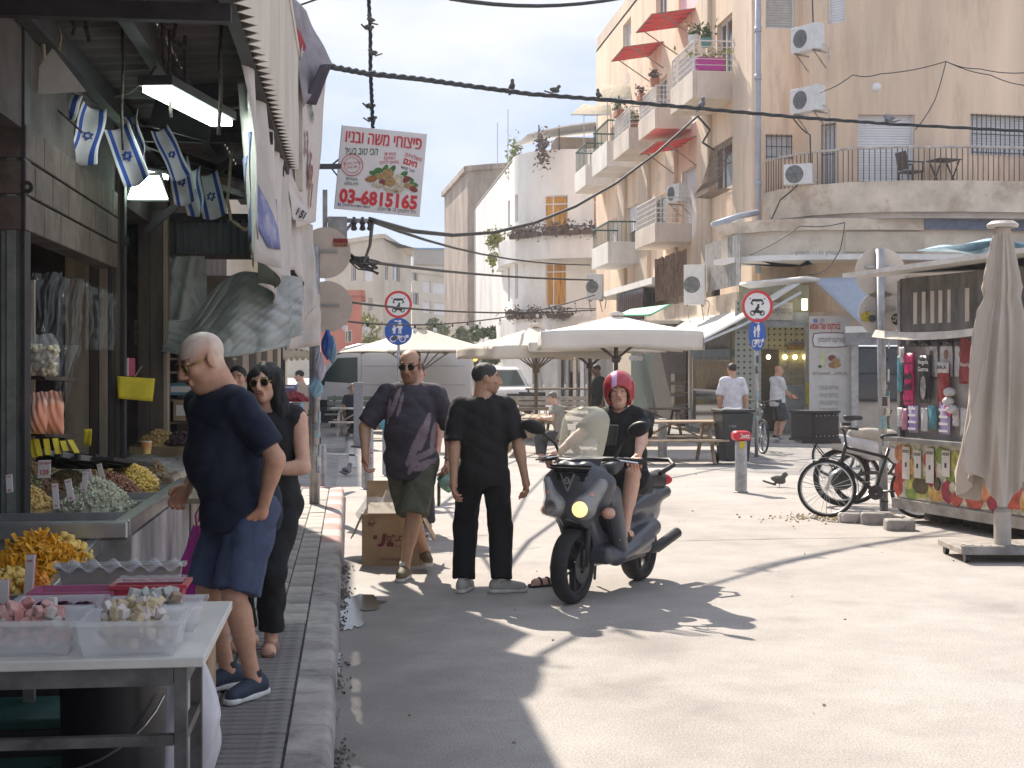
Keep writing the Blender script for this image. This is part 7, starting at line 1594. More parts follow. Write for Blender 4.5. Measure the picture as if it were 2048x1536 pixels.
for x in (-1,1): s.cap((x*.2,Fy+.22,.78),(x*.2,Fy+.42,.34),.085,.06,k=.05).cap((x*.1,Fy+.05,.98),(x*.23,Fy+.12,.88),.05,.06,k=.04)
s.rbox((0,Fy+.47,.6),(.14,.07,.26),.05,(14,0,0),k=.04).rbox((0,Fy+.42,.98),(.2,.09,.05),.04,(20,0,0),k=.05)
s.ell((0,Fy-.13,.97),(.115,.06,.065),k=.0,cut=True) if False else None
s.ell((0,Fy-.02,.44),(.1,.3,.18),k=.01,cut=True)
sdobj('front_fairing',s,gry,sc_)
s = SD((-.36,-.5,.14),(.36,1.2,.98),h)
s.rbox((0,.0,.33),(.21,.42,.07),.05,k=.03).cap((0,-.25,.36),(0,.35,.42),.13,.16,k=.06)
s.ell((0,Ry-.18,.6),(.2,.42,.19),(-6,0,0),k=.05).cap((0,Ry+.0,.7),(0,Ry+.42,.80),.14,.07,k=.08)
for x in (-1,1): s.cap((x*.19,-.25,.3),(x*.2,.42,.46),.06,.07,k=.05).rbox((x*.22,.02,.35),(.055,.3,.028),.02,(8,0,0),k=.03).cap((x*.14,.1,.62),(x*.13,Ry+.25,.7),.06,.05,k=.05)
s.ell((0,Ry,.26),(.11,.31,.3),k=.01,cut=True);s.plane((0,0,.2),(0,0,-1))
sdobj('rear_body',s,gry,sc_)
s = SD((-.22,Fy-.36,.26),(.22,Fy+.4,.68),.01);s.ell((0,Fy+.0,.3),(.112,.335,.34),k=.0);s.ell((0,Fy,.27),(.09,.3,.3),k=0,cut=True);s.plane((0,0,.36),(0,-.35,-1));sdobj('front_fender',s,gry,sc_)
for x in (-1,1): MB().cyl((x*.1,Fy,.27),(x*.09,Fy+.12,.72),.024,n=10).build('fork_leg',gryd,sc_,smooth=True)
MB().box((.09,Fy+.02,.33),(.03,.09,.14)).build('brake_caliper',gryd,sc_,bevel=.01);MB().lathe([(.05,0),(.12,0),(.12,.006),(.05,.006)],n=24,M4=Matrix.Translation((.075,Fy,.27)) @ Matrix.Rotation(R(90),4,'Y')).build('brake_disc',rimm,sc_)
s = SD((-.24,-.0,.7),(.24,1.05,1.06),.012);s.rbox((0,.3,.74),(.17,.26,.06),.055,k=.03).rbox((0,.66,.8),(.16,.2,.065),.055,(-6,0,0),k=.05).ell((0,.46,.84),(.14,.06,.06),k=.05);sdobj('seat',s,seatm,sc_)
MB().tube([(-.15,.7,.86),(-.19,.9,.92),(-.1,1.04,.95),(.1,1.04,.95),(.19,.9,.92),(.15,.7,.86)],.02,8).build('grab_rail',gryd,sc_,smooth=True)
lens = M('lamp_lens',(.8,.8,.78),.05,var=0,alpha=.28,spec=.9);refl = M('lamp_reflector',(.6,.6,.58),.2,metal=.8,var=.2,scale=30);lit = M('lamp_lit',(1,.85,.5),.4,var=0,emit=(1,.68,.22),estr=.5);amber = M('lamp_amber',(.7,.2,.03),.3,var=.1)
for x,k in ((-.15,0),(.15,1)):
    sx = 1 if x > 0 else -1
    def tear(e,hh=.008): return SD((min(0,sx*.34),Fy-.2,.56),(max(0,sx*.34),Fy+.2,.98),hh).cap((sx*.115,Fy-.045,.7),(sx*.215,Fy+.045,.87),.068+e,.034+e,k=0).ell((sx*.12,Fy-.052,.71),(.08+e,.054+e,.074+e),k=.03)
    ho = sdobj('headlamp',tear(0),M('lamp_bowl',(.16,.16,.16),.3,metal=.6),sc_)
    for (dx,dy,dz,r_,mt) in ((.118,-.124,.7,.058,lit if k else refl),(.175,-.045,.8,.02,amber)): MB().lathe([(0,.012),(r_*.7,.009),(r_,0)],n=20,M4=Matrix.Translation((sx*dx,Fy+dy,dz)) @ Matrix.Rotation(R(18*sx),4,'Z') @ FX).build('lamp_disc',mt,ho,smooth=True)
    sdobj('lamp_lens',tear(.012),lens,ho)
    MB().sph((x*1.62,Fy+.09,.66),(.05,.06,.04),12,8).build('turn_signal',amber,sc_,smooth=True);MB().sph((x*1.68,Fy+.085,.66),(.05,.062,.045),12,8).build('signal_lens',lens,sc_,smooth=True)
for i in range(5): MB().box((0,Fy-.045+.012*i,.985-.042*i),(.32-.05*i,.03,.014),M4=None).build('grille_bar',gryd,sc_)
g_ = MB();g_.add([(-.17,Fy-.028,1.01),(.17,Fy-.028,1.01),(.03,Fy-.03,.79),(-.03,Fy-.03,.79)],[(0,1,2,3)]);g_.build('grille_mesh',gryd,sc_)
v_ = MB();v_.bar((-.055,Fy-.075,.95),(0,Fy-.075,.82),.022,.012);v_.bar((.055,Fy-.075,.95),(0,Fy-.075,.82),.022,.012);v_.build('emblem',chrome,sc_);disc(.026,Fy-.09,chrome,sc_,'badge',z=.9)
text('S',.04,gryd,sc_,(0,Fy-.096,.9),bold=.001)
ws = M('screen_tint',(.85,.8,.62),.1,var=.05,scale=5,alpha=.34,spec=.8)
def wsf(u,v):
    x = (u-.5)*2;wv = .175*(1+.12*math.sin(v*2.4))*(1 if v < .75 else math.sqrt(max(.02,1-((v-.75)/.27)**2)));return (x*wv,Fy+.03+.17*v+.07*x*x,.99+.44*v)
MB().grid(wsf,16,20,.004).build('windscreen',ws,sc_,smooth=True);MB().grid(lambda u,v: Vector(wsf(u,v*.14))+Vector((0,-.004,0)),16,3,.003).build('windscreen_base',gryd,sc_,smooth=True)
GR = {}
for x in (-1,1):
    GR[x] = Vector((x*.35,-.3,1.03));MB().tube([(0,-.36,1.02),(x*.16,-.36,1.04),(x*.25,-.33,1.04),(x*.42,-.27,1.02)],.016,8).build('handlebar',gryd,sc_,smooth=True);MB().cyl((x*.28,-.325,1.038),(x*.43,-.265,1.02),.021,n=10).build('grip',rubber,sc_,smooth=True)
    MB().tube([(x*.24,-.37,1.05),(x*.3,-.43,1.04),(x*.42,-.38,1.02)],.008,6).build('brake_lever',chrome,sc_);MB().tube([(x*.22,-.35,1.04),(x*.27,-.36,1.15),(x*.36,-.38,1.22)],.011,6).build('mirror_stem',gryd,sc_)
    mm = MB().sph((0,0,0),(.1,.03,.055),14,10);Mm = xf((x*.43,-.4,1.27),(8,-18*x,-10*x));mm.v = [tuple(Mm @ Vector(p)) for p in mm.v];mo = mm.build('mirror',gryd,sc_,smooth=True);m3 = MB().sph((0,.02,0),(.085,.014,.043),14,8);m3.v = [tuple(Mm @ Vector(p)) for p in m3.v];m3.build('mirror_glass',chrome,mo,smooth=True)
MB().tube([(-.255,Fy+.16,.92),(-.262,Fy+.12,.78),(-.23,Fy+.16,.62),(-.2,Fy+.3,.4)],.004,5).tube([(.255,Fy+.16,.92),(.262,Fy+.12,.78),(.23,Fy+.16,.62),(.2,Fy+.3,.4)],.004,5).build('panel_gap',gryd,sc_)
MB().tube([(-.2,-.36,1.03),(-.1,-.44,1.0),(0,-.46,.98),(.1,-.44,1.0),(.2,-.36,1.03)],.007,6).build('control_cable',gryd,sc_)
ph = MB().box((0,0,0),(.09,.012,.16),M4=xf((.2,-.36,1.22),(-20,0,0)));ph.build('phone_mount',gryd,sc_,bevel=.006)
MB().tube([(.13,.3,.3),(.17,.6,.28),(.2,.95,.36)],.045,10).build('exhaust',gryd,sc_,smooth=True);MB().box((0,.35,.27),(.16,.5,.14)).build('engine',M('engine',(.12,.12,.12),.5,metal=.5,var=.3),sc_,bevel=.02)
MB().sph((0,1.1,.78),(.1,.04,.05),12,8).build('tail_lamp',redcap,sc_,smooth=True);MB().bar((-.14,.1,.28),(-.2,.2,.05),.02,.02).build('side_stand',gryd,sc_)
# ---------------- white van across the side street
vanw = M('van_white',(.8,.8,.82),.3,var=.03,scale=1.5,coat=.3);trim = M('van_trim',(.03,.032,.035),.6);glas = M('van_glass',(.05,.09,.09),.06,var=.1,spec=.8)
p = W(582,HY,40);va = thing('white_van','long white panel van parked across the side street behind the benches','van',(p.x,p.y,0),R(-YAW))
VL = 5.3;prof = [(0,.45),(.02,.85),(.14,1.05),(.62,1.28),(1.3,2.12),(1.6,2.32),(2.0,2.42),(VL-.15,2.44),(VL,2.3),(VL,.42),(VL-.6,.38),(.5,.34)]
MB().prism(prof,0,1.9,'y').build('body',vanw,va,bevel=.05);MB().prism([(.82,1.32),(1.36,2.0),(1.95,2.02),(1.95,1.25)],-.012,.02,'y').build('side_window',glas,va,bevel=.01)
for x in (.95,VL-1.15): MB().lathe([(0,-.02),(.42,-.02),(.42,.02),(0,.02)],n=26,M4=Matrix.Translation((x,-.002,.36)) @ FX).build('wheel_arch',trim,va);w_ = wheel(va,(x,.08,.34),.34,.22,spokes=6,rim=alu,rz=R(90))
for (a,b,c,d) in ((.1,VL-.05,.62,.7),(.5,VL-.4,.38,.5)): MB().bb(a,b,-.02,.0,c,d).build('side_moulding',trim if c < .5 else vanw,va)
for x in (2.05,3.5): MB().bb(x,x+.012,-.006,.0,.6,2.25).build('door_gap',M('gap',(.25,.25,.27),.6),va)
for z in (1.2,1.75): MB().bb(2.1,VL-.2,-.01,-.0,z,z+.025).build('swage_line',M('swage',(.6,.6,.63),.4),va)
MB().box((.95,-.16,1.35),(.1,.2,.3)).build('mirror',trim,va,bevel=.02);MB().box((1.75,-.03,1.12),(.18,.03,.04)).build('door_handle',trim,va);MB().sph((.08,.2,.9),(.1,.22,.16),12,8).build('headlamp',lens,va,smooth=True);MB().bb(-.06,.1,.02,1.88,.4,.62).build('bumper',trim,va,bevel=.03)
MB().prism([(.7,1.35),(1.3,2.05),(1.32,2.03),(.74,1.33)],.1,1.8,'y').build('windscreen',glas,va)
def car(loc,rz,label,mat,L_=4.2,H=1.75,W_=1.75,van=False):
    o = thing('parked_car',label,'car',loc,rz)
    b = [(0,.35),(0,.8),(.15,.95),(.9,1.02),(1.5,H-.1),(1.9,H),(L_-.35,H-.02),(L_-.05,1.05),(L_,.9),(L_,.35)] if not van else [(0,.35),(0,.95),(.35,1.15),(.8,H-.1),(1.1,H),(L_,H-.02),(L_,.35)]
    MB().prism(b,-W_/2,W_/2,'x').build('body',mat,o,bevel=.06)
    f = [(.98,1.06),(1.55,H-.14),(2.5,H-.12),(2.5,1.06)]
    for s in (-1,1): MB().prism(f,s*W_/2-.01,s*W_/2+.01,'x').build('side_window',glas,o)
    (y0,z0),(y1,z1) = ((.92,1.05),(1.48,H-.14)) if not van else ((.36,1.2),(.78,H-.14))
    MB().add([(-W_*.42,y0-.02,z0+.02),(W_*.42,y0-.02,z0+.02),(W_*.38,y1-.02,z1+.01),(-W_*.38,y1-.02,z1+.01)],[(0,1,2,3)]).build('windscreen',glas,o)
    for s in (-1,1):
        for y in (.8,L_-.85): wheel(o,(s*(W_/2-.08),y,.32),.32,.2,spokes=5,rim=alu)
        MB().sph((s*W_*.38,.03,.75),(.18,.06,.1),12,8).build('headlamp',lens,o,smooth=True);MB().box((s*(W_/2+.1),1.05,1.08),(.16,.08,.13)).build('mirror',mat,o,bevel=.02)
    MB().box((0,-.02,.45),(W_*.96,.1,.2)).build('bumper',trim,o,bevel=.03);MB().box((0,-.045,.72),(W_*.5,.02,.12)).build('grille',trim,o);MB().box((0,-.08,.48),(.5,.01,.12)).build('number_plate',ylw,o)
    return o
q = W(1035,HY,49);car((q.x,q.y,0),R(-YAW+25),'white car parked beyond the benches right of the standing man',vanw)
q = W(912,HY,150);car((q.x,q.y,.35),R(-YAW),'pale blue van approaching far down the street',M('van_blue',(.42,.55,.6),.4),van=True,L_=4.6,H=2.0,W_=1.8)
# ---------------- bicycles
def bicycle(loc,rz,label,fr,steer=0.,lean=0.,basket=False,R_=.335,extra=True):
    # local: front towards -x
    o = thing('bicycle',label,'bicycle',loc,rz);o.rotation_euler = (R(lean),0,rz);PM[o.name] = Matrix.LocRotScale(Vector(loc),o.rotation_euler,None)
    f_,r_ = Vector((-.52,0,R_)),Vector((.52,0,R_));hb,ht = Vector((-.36,0,.6)),Vector((-.31,0,.86));bb_ = Vector((.02,0,.3));st_ = Vector((.17,0,.8))
    wheel(o,f_,R_,.04,'wheel',28,thin=True,rz=R(90+steer));wheel(o,r_,R_,.04,'wheel',28,thin=True,rz=R(90))
    m = MB();m.cyl(hb,ht,.022,n=10);m.cyl(hb+Vector((0,0,.03)),bb_,.026,n=10);m.cyl(ht-Vector((0,0,.05)),st_-Vector((.03,0,.1)),.019,n=10);m.cyl(bb_,st_,.019,n=10)
    for s in (-.04,.04): m.cyl(bb_+Vector((0,s*.5,0)),r_+Vector((0,s,0)),.011,n=8);m.cyl(st_-Vector((.03,-s*.4,.1)),r_+Vector((0,s,0)),.01,n=8)
    m.build('frame',fr,o,smooth=True);m = MB()
    for s in (-.045,.045): m.tube([ht+Vector((.01,s*.6,-.26)),f_+Vector((.05,s,.16)),f_+Vector((0,s,0))],.013,8)
    m.build('fork',alu,o,smooth=True);MB().tube([ht,ht+Vector((-.02,0,.13)),ht+Vector((-.05,0,.17))],.014,8).build('stem',irondark,o)
    c = ht+Vector((-.05,0,.17));MB().tube([c+Vector((.12,-.3,.02)),c+Vector((.02,-.22,.03)),c,c+Vector((.02,.22,.03)),c+Vector((.12,.3,.02))],.012,8).build('handlebar',irondark,o,smooth=True)
    for s in (-1,1): MB().cyl(c+Vector((.05,s*.25,.025)),c+Vector((.14,s*.31,.02)),.017,n=8).build('grip',rubber,o)
    MB().cyl(st_,st_+Vector((.03,0,.12)),.013).build('seat_post',alu,o);sd_ = SD((-.1,-.12,.86),(.4,.12,1.02),.01);sd_.cap((.1,0,.93),(.3,0,.945),.03,.07,k=.02);sd_.plane((0,0,.97),(0,0,1));sdobj('saddle',sd_,seatm,o)
    MB().lathe([(.02,-.004),(.085,-.004),(.085,.004),(.02,.004)],n=24,M4=Matrix.Translation(bb_+Vector((0,-.05,0))) @ FX).build('chainring',irondark,o)
    for s in (-1,1): MB().bar(bb_+Vector((0,s*.06,0)),bb_+Vector((s*.12,s*.07,s*-.12)),.02,.012).build('crank',irondark,o);MB().box(bb_+Vector((s*.12,s*.12,s*-.12)),(.09,.08,.02)).build('pedal',blk,o)
    if extra: MB().lathe([(R_+.02,-.022),(R_+.026,0),(R_+.02,.022)],n=20,M4=Matrix.Translation(f_) @ Matrix.Rotation(R(steer),4,'Z') @ Matrix.Rotation(R(90),4,'X'),a0=R(-20),a1=R(150)).build('mudguard',blk,o)
    return o
q = G(1655,1036);bd = cw(.52,0);bicycle((q.x+bd.x,q.y+bd.y,0),R(-YAW-6),'black bicycle with a silver wheel leaning by the kiosk',M('bike_black',(.03,.03,.03),.35,var=.2),steer=-14,lean=3)
q = G(1735,955);bicycle((q.x,q.y,0),R(-YAW+170),'second bicycle half hidden behind the sign pole',M('bike_green',(.05,.2,.15),.4),steer=5)
q = G(1525,905);bicycle((q.x,q.y,0),R(-YAW+80),'bicycle parked end on beside the narrow blue sign',irondark,steer=20)
# delivery electric bike with top box
q = G(1683,1012);eb = thing('delivery_bike','delivery electric bike with a riveted black top box','delivery bike',(q.x,q.y,0),R(-YAW+4))
wheel(eb,(0,0,.36),.36,.07,spokes=18,rim=alu,thin=True,rz=R(90));wheel(eb,(1.15,.05,.36),.36,.07,spokes=18,thin=True,rz=R(90))
MB().lathe([(0,-.05),(.14,-.05),(.16,-.03),(.16,.03),(.14,.05),(0,.05)],n=26,M4=Matrix.Translation((0,0,.36)) @ FX).build('hub_motor',irondark,eb)
m = MB();m.tube([(0,-.06,.36),(.35,-.05,.42),(.6,0,.4),(1.0,0,.95)],.025,8);m.tube([(.35,0,.42),(.25,0,.85)],.022,8);m.tube([(1.15,.05,.36),(.98,0,.98)],.022,8);m.tube([(0,-.07,.36),(-.35,-.07,.78),(.25,-.07,.8)],.014,8);m.tube([(0,.07,.36),(-.35,.07,.78),(.25,.07,.8)],.014,8);m.build('frame',irondark,eb,smooth=True)
s = SD((-.3,-.3,.5),(1.1,.3,1.1),.015);s.cap((-.08,0,.8),(.35,0,.72),.1,.13,k=.05).cap((.35,0,.7),(.7,0,.62),.12,.1,k=.05);sdobj('white_cowl',s,M('cowl_white',(.6,.6,.63),.4,var=.1),eb)
s = SD((-.1,-.3,.75),(1.1,.3,1.1),.015);s.cap((.15,0,.9),(.6,0,.84),.07,.12,k=.05).cap((.5,0,.84),(.8,0,.8),.09,.05,k=.04).folds(.006,3,25,4);sdobj('seat_cover',s,M('cover_beige',(.5,.45,.38),.8,var=.15),eb)
wheel(eb,(.28,.28,.33),.33,.06,spokes=16,thin=True,rz=R(96));MB().tube([(.28,.28,.33),(.5,.26,.62),(.75,.25,.36),(1.1,.25,.75)],.02,8).tube([(-.3,.1,.9),(.0,.22,.74),(.3,.28,.72)],.018,6).build('rear_carrier',irondark,eb,smooth=True)
MB().tube([(.98,0,.98),(1.0,0,1.1),(.95,-.3,1.12)],.016,8).tube([(1.0,0,1.1),(.95,.3,1.12)],.016,8).build('handlebar',irondark,eb,smooth=True)
bxm = M('box_black',(.022,.022,.025),.5,var=.2);tb = MB();tb.box((0,0,0),(.42,.44,.36),M4=xf((-.34,0,1.0),(0,0,25)));tbo = tb.build('top_box',bxm,eb,bevel=.03)
for z in (1.175,.83): m = MB();m.box((0,0,0),(.435,.455,.03),M4=xf((-.34,0,z),(0,0,25)));m.build('edge_trim',alu if z > 1.3 else bxm,tbo)
rv = MB()
for i in range(6):
    for z in (.88,1.13): rv.sph(xf((-.34,0,z),(0,0,25)) @ Vector((-.17+.068*i,-.223,0)),.009,6,4)
    rv.sph(xf((-.34,0,.87+.055*i),(0,0,25)) @ Vector((.2,-.223,0)),.009,6,4)
rv.build('rivets',alu,tbo);MB().box((-.3,0,.8),(.5,.3,.03)).build('rack',irondark,eb)
# hand trolley by the far stall
q = G(617,850);o = thing('hand_trolley','small wheeled trolley beside the far left stall','trolley',(q.x,q.y,0),R(-YAW));MB().box((0,0,.3),(.5,.5,.04)).build('platform',steeld,o);MB().tube([(-.2,.2,.3),(-.2,.2,1.1),(.2,.2,1.1),(.2,.2,.3)],.015,6).build('handle',alu,o)
for x in (-.2,.2): wheel(o,(x,-.1,.13),.13,.05,rz=R(90),spokes=4)
# traffic light
q = W(950,HY,58);o = thing('traffic_light','traffic light showing amber far down the street','traffic light',(q.x,q.y,0),R(-YAW));MB().cyl((.25,0,0),(.25,0,2.6),.05).build('pole',galv,o);MB().box((0,0,2.08),(.28,.2,.5)).build('head',blk,o,bevel=.02);disc(.11,-.1,M('amber_lit',(1,.5,.05),.5,var=0,emit=(1,.45,.03),estr=3.),o,'amber_lens',z=2.1);MB().bar((0,.05,2.0),(.25,0,2.0),.04,.04).build('arm',galv,o)
# ---------------- trees down the street
def tree(px,d,h,r,n,label,seed,lm=leaf1):
    q = W(px,HY,d);g2 = random.Random(seed);o = thing('street_tree',label,'tree',(q.x,q.y,0),0,'trees down the street');m = MB();m.tube([(0,0,0),(.05,0,h*.25),(-.03,.05,h*.5)],[.16,.13,.09],8)
    for i in range(7): a = g2.random()*6.28;m.tube([(0,0,h*(.35+.03*i)),(r*.4*math.cos(a),r*.4*math.sin(a),h*.6),(r*.7*math.cos(a),r*.7*math.sin(a),h*(.7+.03*i))],[.06,.04,.015],6)
    m.build('trunk',woodd,o,smooth=True);pts = []
    cl = [(r*g2.uniform(-.75,.75),r*g2.uniform(-.75,.75),h*g2.uniform(.5,.98),r*g2.uniform(.2,.4)) for _ in range(22)]
    for _ in range(n): c = g2.choice(cl);v = Vector((g2.gauss(0,1),g2.gauss(0,1),g2.gauss(0,.8))).normalized()*c[3]*g2.random()**.4;pts.append((c[0]+v.x,c[1]+v.y,c[2]+v.z))
    scatter('crown',pts,.16,lm,o,sides='leaf',jitter=.5);return o
dkl = M('leaf_dusty',(.16,.2,.1),.7,var=.4,scale=8)
tree(868,80,3.9,1.5,2200,'dusty green tree behind the flat edged parasol',1,dkl);tree(896,85,4.4,1.6,2200,'tree right of the blue signs far down the street',2,dkl);tree(968,75,3.9,.8,1300,'small tree between brown house and parasols',3,leaf1);tree(715,95,5.2,1.8,1500,'yellowish tree behind the white van',4,leaf2)
# low fences far down the street
o = thing('street_barrier','grey barrier fence across the far street','fence',W(920,HY,70).xy.to_3d())
a,b = W(850,HY,70),W(1005,HY,70)
for i in range(24): q = a.lerp(b,i/23);MB().cyl((q.x,q.y,0),(q.x,q.y,1.1),.02,n=6).build('bar',galv,o,world=True)
MB().bar((a.x,a.y,1.1),(b.x,b.y,1.1),.05,.05).build('top_rail',galv,o,world=True)
# open cardboard box on the road
q = G(783,1132);cb2 = thing('cardboard_box','open printed cardboard box full of plastic on the road behind the walking man','box',(q.x,q.y,0),R(-YAW+2));kd = M('kraft',(.42,.29,.17),.85,var=.12,scale=6);kl_ = M('kraft_pale',(.62,.53,.42),.85,var=.1)
bw,bh,bd_ = .5,.45,.46
for (x,y,a,b) in ((0,0,bw,.012),(0,bd_,bw,.012)): MB().box((x,y,bh/2),(a,b,bh)).build('side',kd,cb2)
for x in (-bw/2,bw/2): MB().box((x,bd_/2,bh/2),(.012,bd_-.014,bh)).build('side',kd,cb2)
MB().box((0,bd_/2,.012),(bw-.02,bd_-.02,.01)).build('bottom',kd,cb2)
for (M4,d,mt) in ((xf((.02,.05,bh+.045),(-62,0,0)),(bw*.9,.01,.17),kl_),(xf((-bw/2-.05,bd_/2-.08,bh-.1),(0,24,0)),(.01,bd_*.8,.24),kl_),(xf((bw/2+.06,bd_/2-.05,bh-.12),(0,-28,0)),(.01,bd_*.8,.26),kd),(xf((0,bd_+.03,bh+.12),(-8,0,0)),(bw,.01,.26),kd)): m = MB();m.box((0,0,0),d,M4=M4);m.build('flap',mt,cb2)
dr = M('ink_maroon',(.2,.04,.05),.7);
text('V.C.PLAST',.04,dr,cb2,(.12,-.009,.17));text('פלסט בע"מ',.075,dr,cb2,(.14,-.009,.24),heb=True,bold=.002);text('PET',.04,dr,cb2,(-.17,-.009,.355));text('קרטונים לאריזה',.03,dr,cb2,(0,-.009,.06),heb=True)
MB().bar((-.2,-.008,.375),(-.17,-.008,.425),.004,.003).bar((-.17,-.008,.425),(-.14,-.008,.375),.004,.003).bar((-.14,-.008,.375),(-.2,-.008,.375),.004,.003).build('triangle_print',dr,cb2)
poly(cb2,[(-.12,.17),(-.08,.17),(-.06,.19),(-.04,.28),(-.075,.28),(-.09,.2),(-.12,.19)],dr,-.009,'emblem');poly(cb2,[(-.04,.17),(.02,.17),(.02,.2),(-.02,.22),(-.04,.2)],dr,-.009,'emblem');poly(cb2,circ(-.14,.25,.02),dr,-.009,'emblem')
bag('plastic_bag','crumpled clear bag stuffed in the cardboard box',(q.x+.03,q.y+.22,.3),(.14,.14),.34,film,seed=31,handles=False,top=.5);bag('plastic_bag','clear plastic bag spilling from the left of the cardboard box',(q.x-.15,q.y+.2,.3),(.13,.12),.28,clear,seed=33,handles=False,top=.5)
# ================================================================ PEOPLE
def nv(v): v = np.array(v,float);return v/max(np.linalg.norm(v),1e-9)
def ik(a,b,l1,l2,hint):
    a,b = np.array(a,float),np.array(b,float);d = b-a;L_ = np.linalg.norm(d);u = d/max(L_,1e-6);L_ = min(L_,(l1+l2)*.999);x = (l1*l1-l2*l2+L_*L_)/(2*L_);y = math.sqrt(max(0,l1*l1-x*x));h = np.array(hint,float);h = nv(h-u*(h@u));return a+u*x+h*y,a+u*L_
def tinted(name,parts,mat,par):
    V = np.concatenate([p[0] for p in parts]);o = 0;Qs = []
    for p in parts: Qs.append(p[1]+o);o += len(p[0])
    me = npmesh(name,V,np.concatenate(Qs));T = np.concatenate([p[2] for p in parts]);at = me.color_attributes.new('tint','FLOAT_COLOR','POINT');at.data.foreach_set('color',np.concatenate([T,np.ones((len(T),1))],1).astype(np.float32).ravel())
    return obj(name,me,mat,par)
def handnet(w,d,t,c,curl,s,h,spread=1.):
    w = np.array(w,float);d = nv(d);t = np.array(t,float);t = nv(t-d*(t@d));c = np.array(c,float);c = nv(c-d*(c@d)-t*(c@t));segs = []
    segs.append((w-d*.03*s,w+d*.035*s,.026*s,.03*s))
    for i in range(4):
        k = w+d*(.088-.006*abs(i-1))*s+t*(.031-.021*i)*s*spread;segs.append((w+d*.015*s+t*(.018-.012*i)*s,k,.015*s,.0125*s));dd = d;p = k
        for j,ln in enumerate((.04,.026,.02)):
            a = R(curl[min(i,len(curl)-1)])*(.7,1.,.7)[j];dd = nv(dd*math.cos(a)+nv(c-dd*(c@dd))*math.sin(a));q = p+dd*ln*s*(.92,1.04,1.,.8)[i];segs.append((p,q,(.0105,.0095,.0085)[j]*s,(.0098,.0088,.0075)[j]*s));p = q
    a = w+d*.02*s+t*.02*s;b = w+d*.058*s+t*.052*s+c*.012*s;e = b+(d*.8+t*.3+c*.45)*.03*s;g_ = e+(d*.85+c*.4)*.024*s
    segs += [(a,b,.017*s,.012*s),(b,e,.0115*s,.01*s),(e,g_,.01*s,.008*s)]
    P = np.array([x for q in segs for x in q[:2]]);S = SD(P.min(0)-.035,P.max(0)+.035,h)
    for q in segs: S.cap(q[0],q[1],q[2],q[3],k=.006*s)
    return S.net()
def headnet(h,sc=1.,feat=True,fem=False,dbl=0.):
    S = SD((-.13,-.16,-.19),(.13,.15,.15),h)
    S.ell((0,.012,.036),(.076,.097,.083),k=.02).ell((0,-.028,-.028),(.061 if fem else .064,.064,.082),k=.03).ell((0,-.058,-.092),(.03 if fem else .036,.028,.024),k=.03)
    for x in (-1,1):
        S.ell((x*.042,-.012,-.066),(.022,.042,.03),k=.03).ell((x*.079,.012,-.002),(.01,.024,.034),(0,0,x*22),k=.006).ell((x*.042,-.066,-.018),(.02,.02,.018),k=.02)
        S.ell((x*.033,-.101,.01),(.021,.018,.014),k=.012,cut=True).ell((x*.032,-.077,.008),(.015,.013,.012),k=.004).ell((x*.012,-.1,-.034),(.0095,.012,.009),k=.006)
    S.cap((-.042,-.079,.03),(.042,-.079,.03),.011,.011,k=.012).cap((0,-.09,.018),(0,-.112,-.026),.009,.0145,k=.01)
    S.cap((-.02,-.091,-.056),(.02,-.091,-.056),.0075,.0075,k=.006).cap((-.018,-.09,-.067),(.018,-.09,-.067),.009,.009,k=.006).cap((-.024,-.102,-.0615),(.024,-.102,-.0615),.003,.003,k=.002,cut=True)
    S.cap((0,.03,-.05),(0,.045,-.19),.056 if not fem else .047,.058 if not fem else .05,k=.03)
    if dbl: S.ell((0,-.02,-.115),(.05,.05,.03),k=.03)
    V,Q = S.net();return V,Q
def headtint(V,beard=None,brow=(.25,.2,.18),lips=(.85,.62,.6),scalp=None):
    T = np.ones((len(V),3));x,y,z = V.T;ax = np.abs(x)
    def put(m,c,a=1.):
        for k in range(3): T[:,k] = np.where(m,T[:,k]*(1-a)+a*c[k],T[:,k])
    put((z < .03) & (z > -.075) & (y < -.03),(1.05,.95,.93),.25)
    if beard is not None: put((y < .0) & (z < -.038+.3*np.maximum(0,ax-.02)) & (z > -.14) & ~((ax < .025) & (z > -.05)),beard,.62)
    if scalp is not None: put(z > -9,scalp,.85*np.clip(np.maximum((z-.025-.35*(y+.04))/.05,np.minimum((y-.015)/.04,(z+.06)/.05)),0,1))
    put((ax < .024) & (np.abs(z+.0615) < .011) & (y < -.082),lips,.9);put((ax > .014) & (ax < .052) & (np.abs(z-.034) < .007) & (y < -.06),brow,.85)
    put((ax > .02) & (ax < .046) & (np.abs(z-.008) < .006) & (y < -.078),(.9,.9,.95));put((np.abs(ax-.032) < .006) & (np.abs(z-.008) < .0065) & (y < -.08),(.08,.06,.05));put((np.abs(z+.0615) < .0022) & (ax < .024) & (y < -.085),(.35,.22,.2))
    return T
SK = {}
def skinmat(c): k = 'skin_%d' % int(c[0]*1000);return M(k,c,.5,var=.08,scale=30,bump=.15,bscale=140,attr='tint',sub=.06)
def cl(name,c,rough=.85,var=.12,attr=None): return M('cloth_'+name,c,rough,var=var,scale=14,bump=.25,bscale=260,attr=attr)
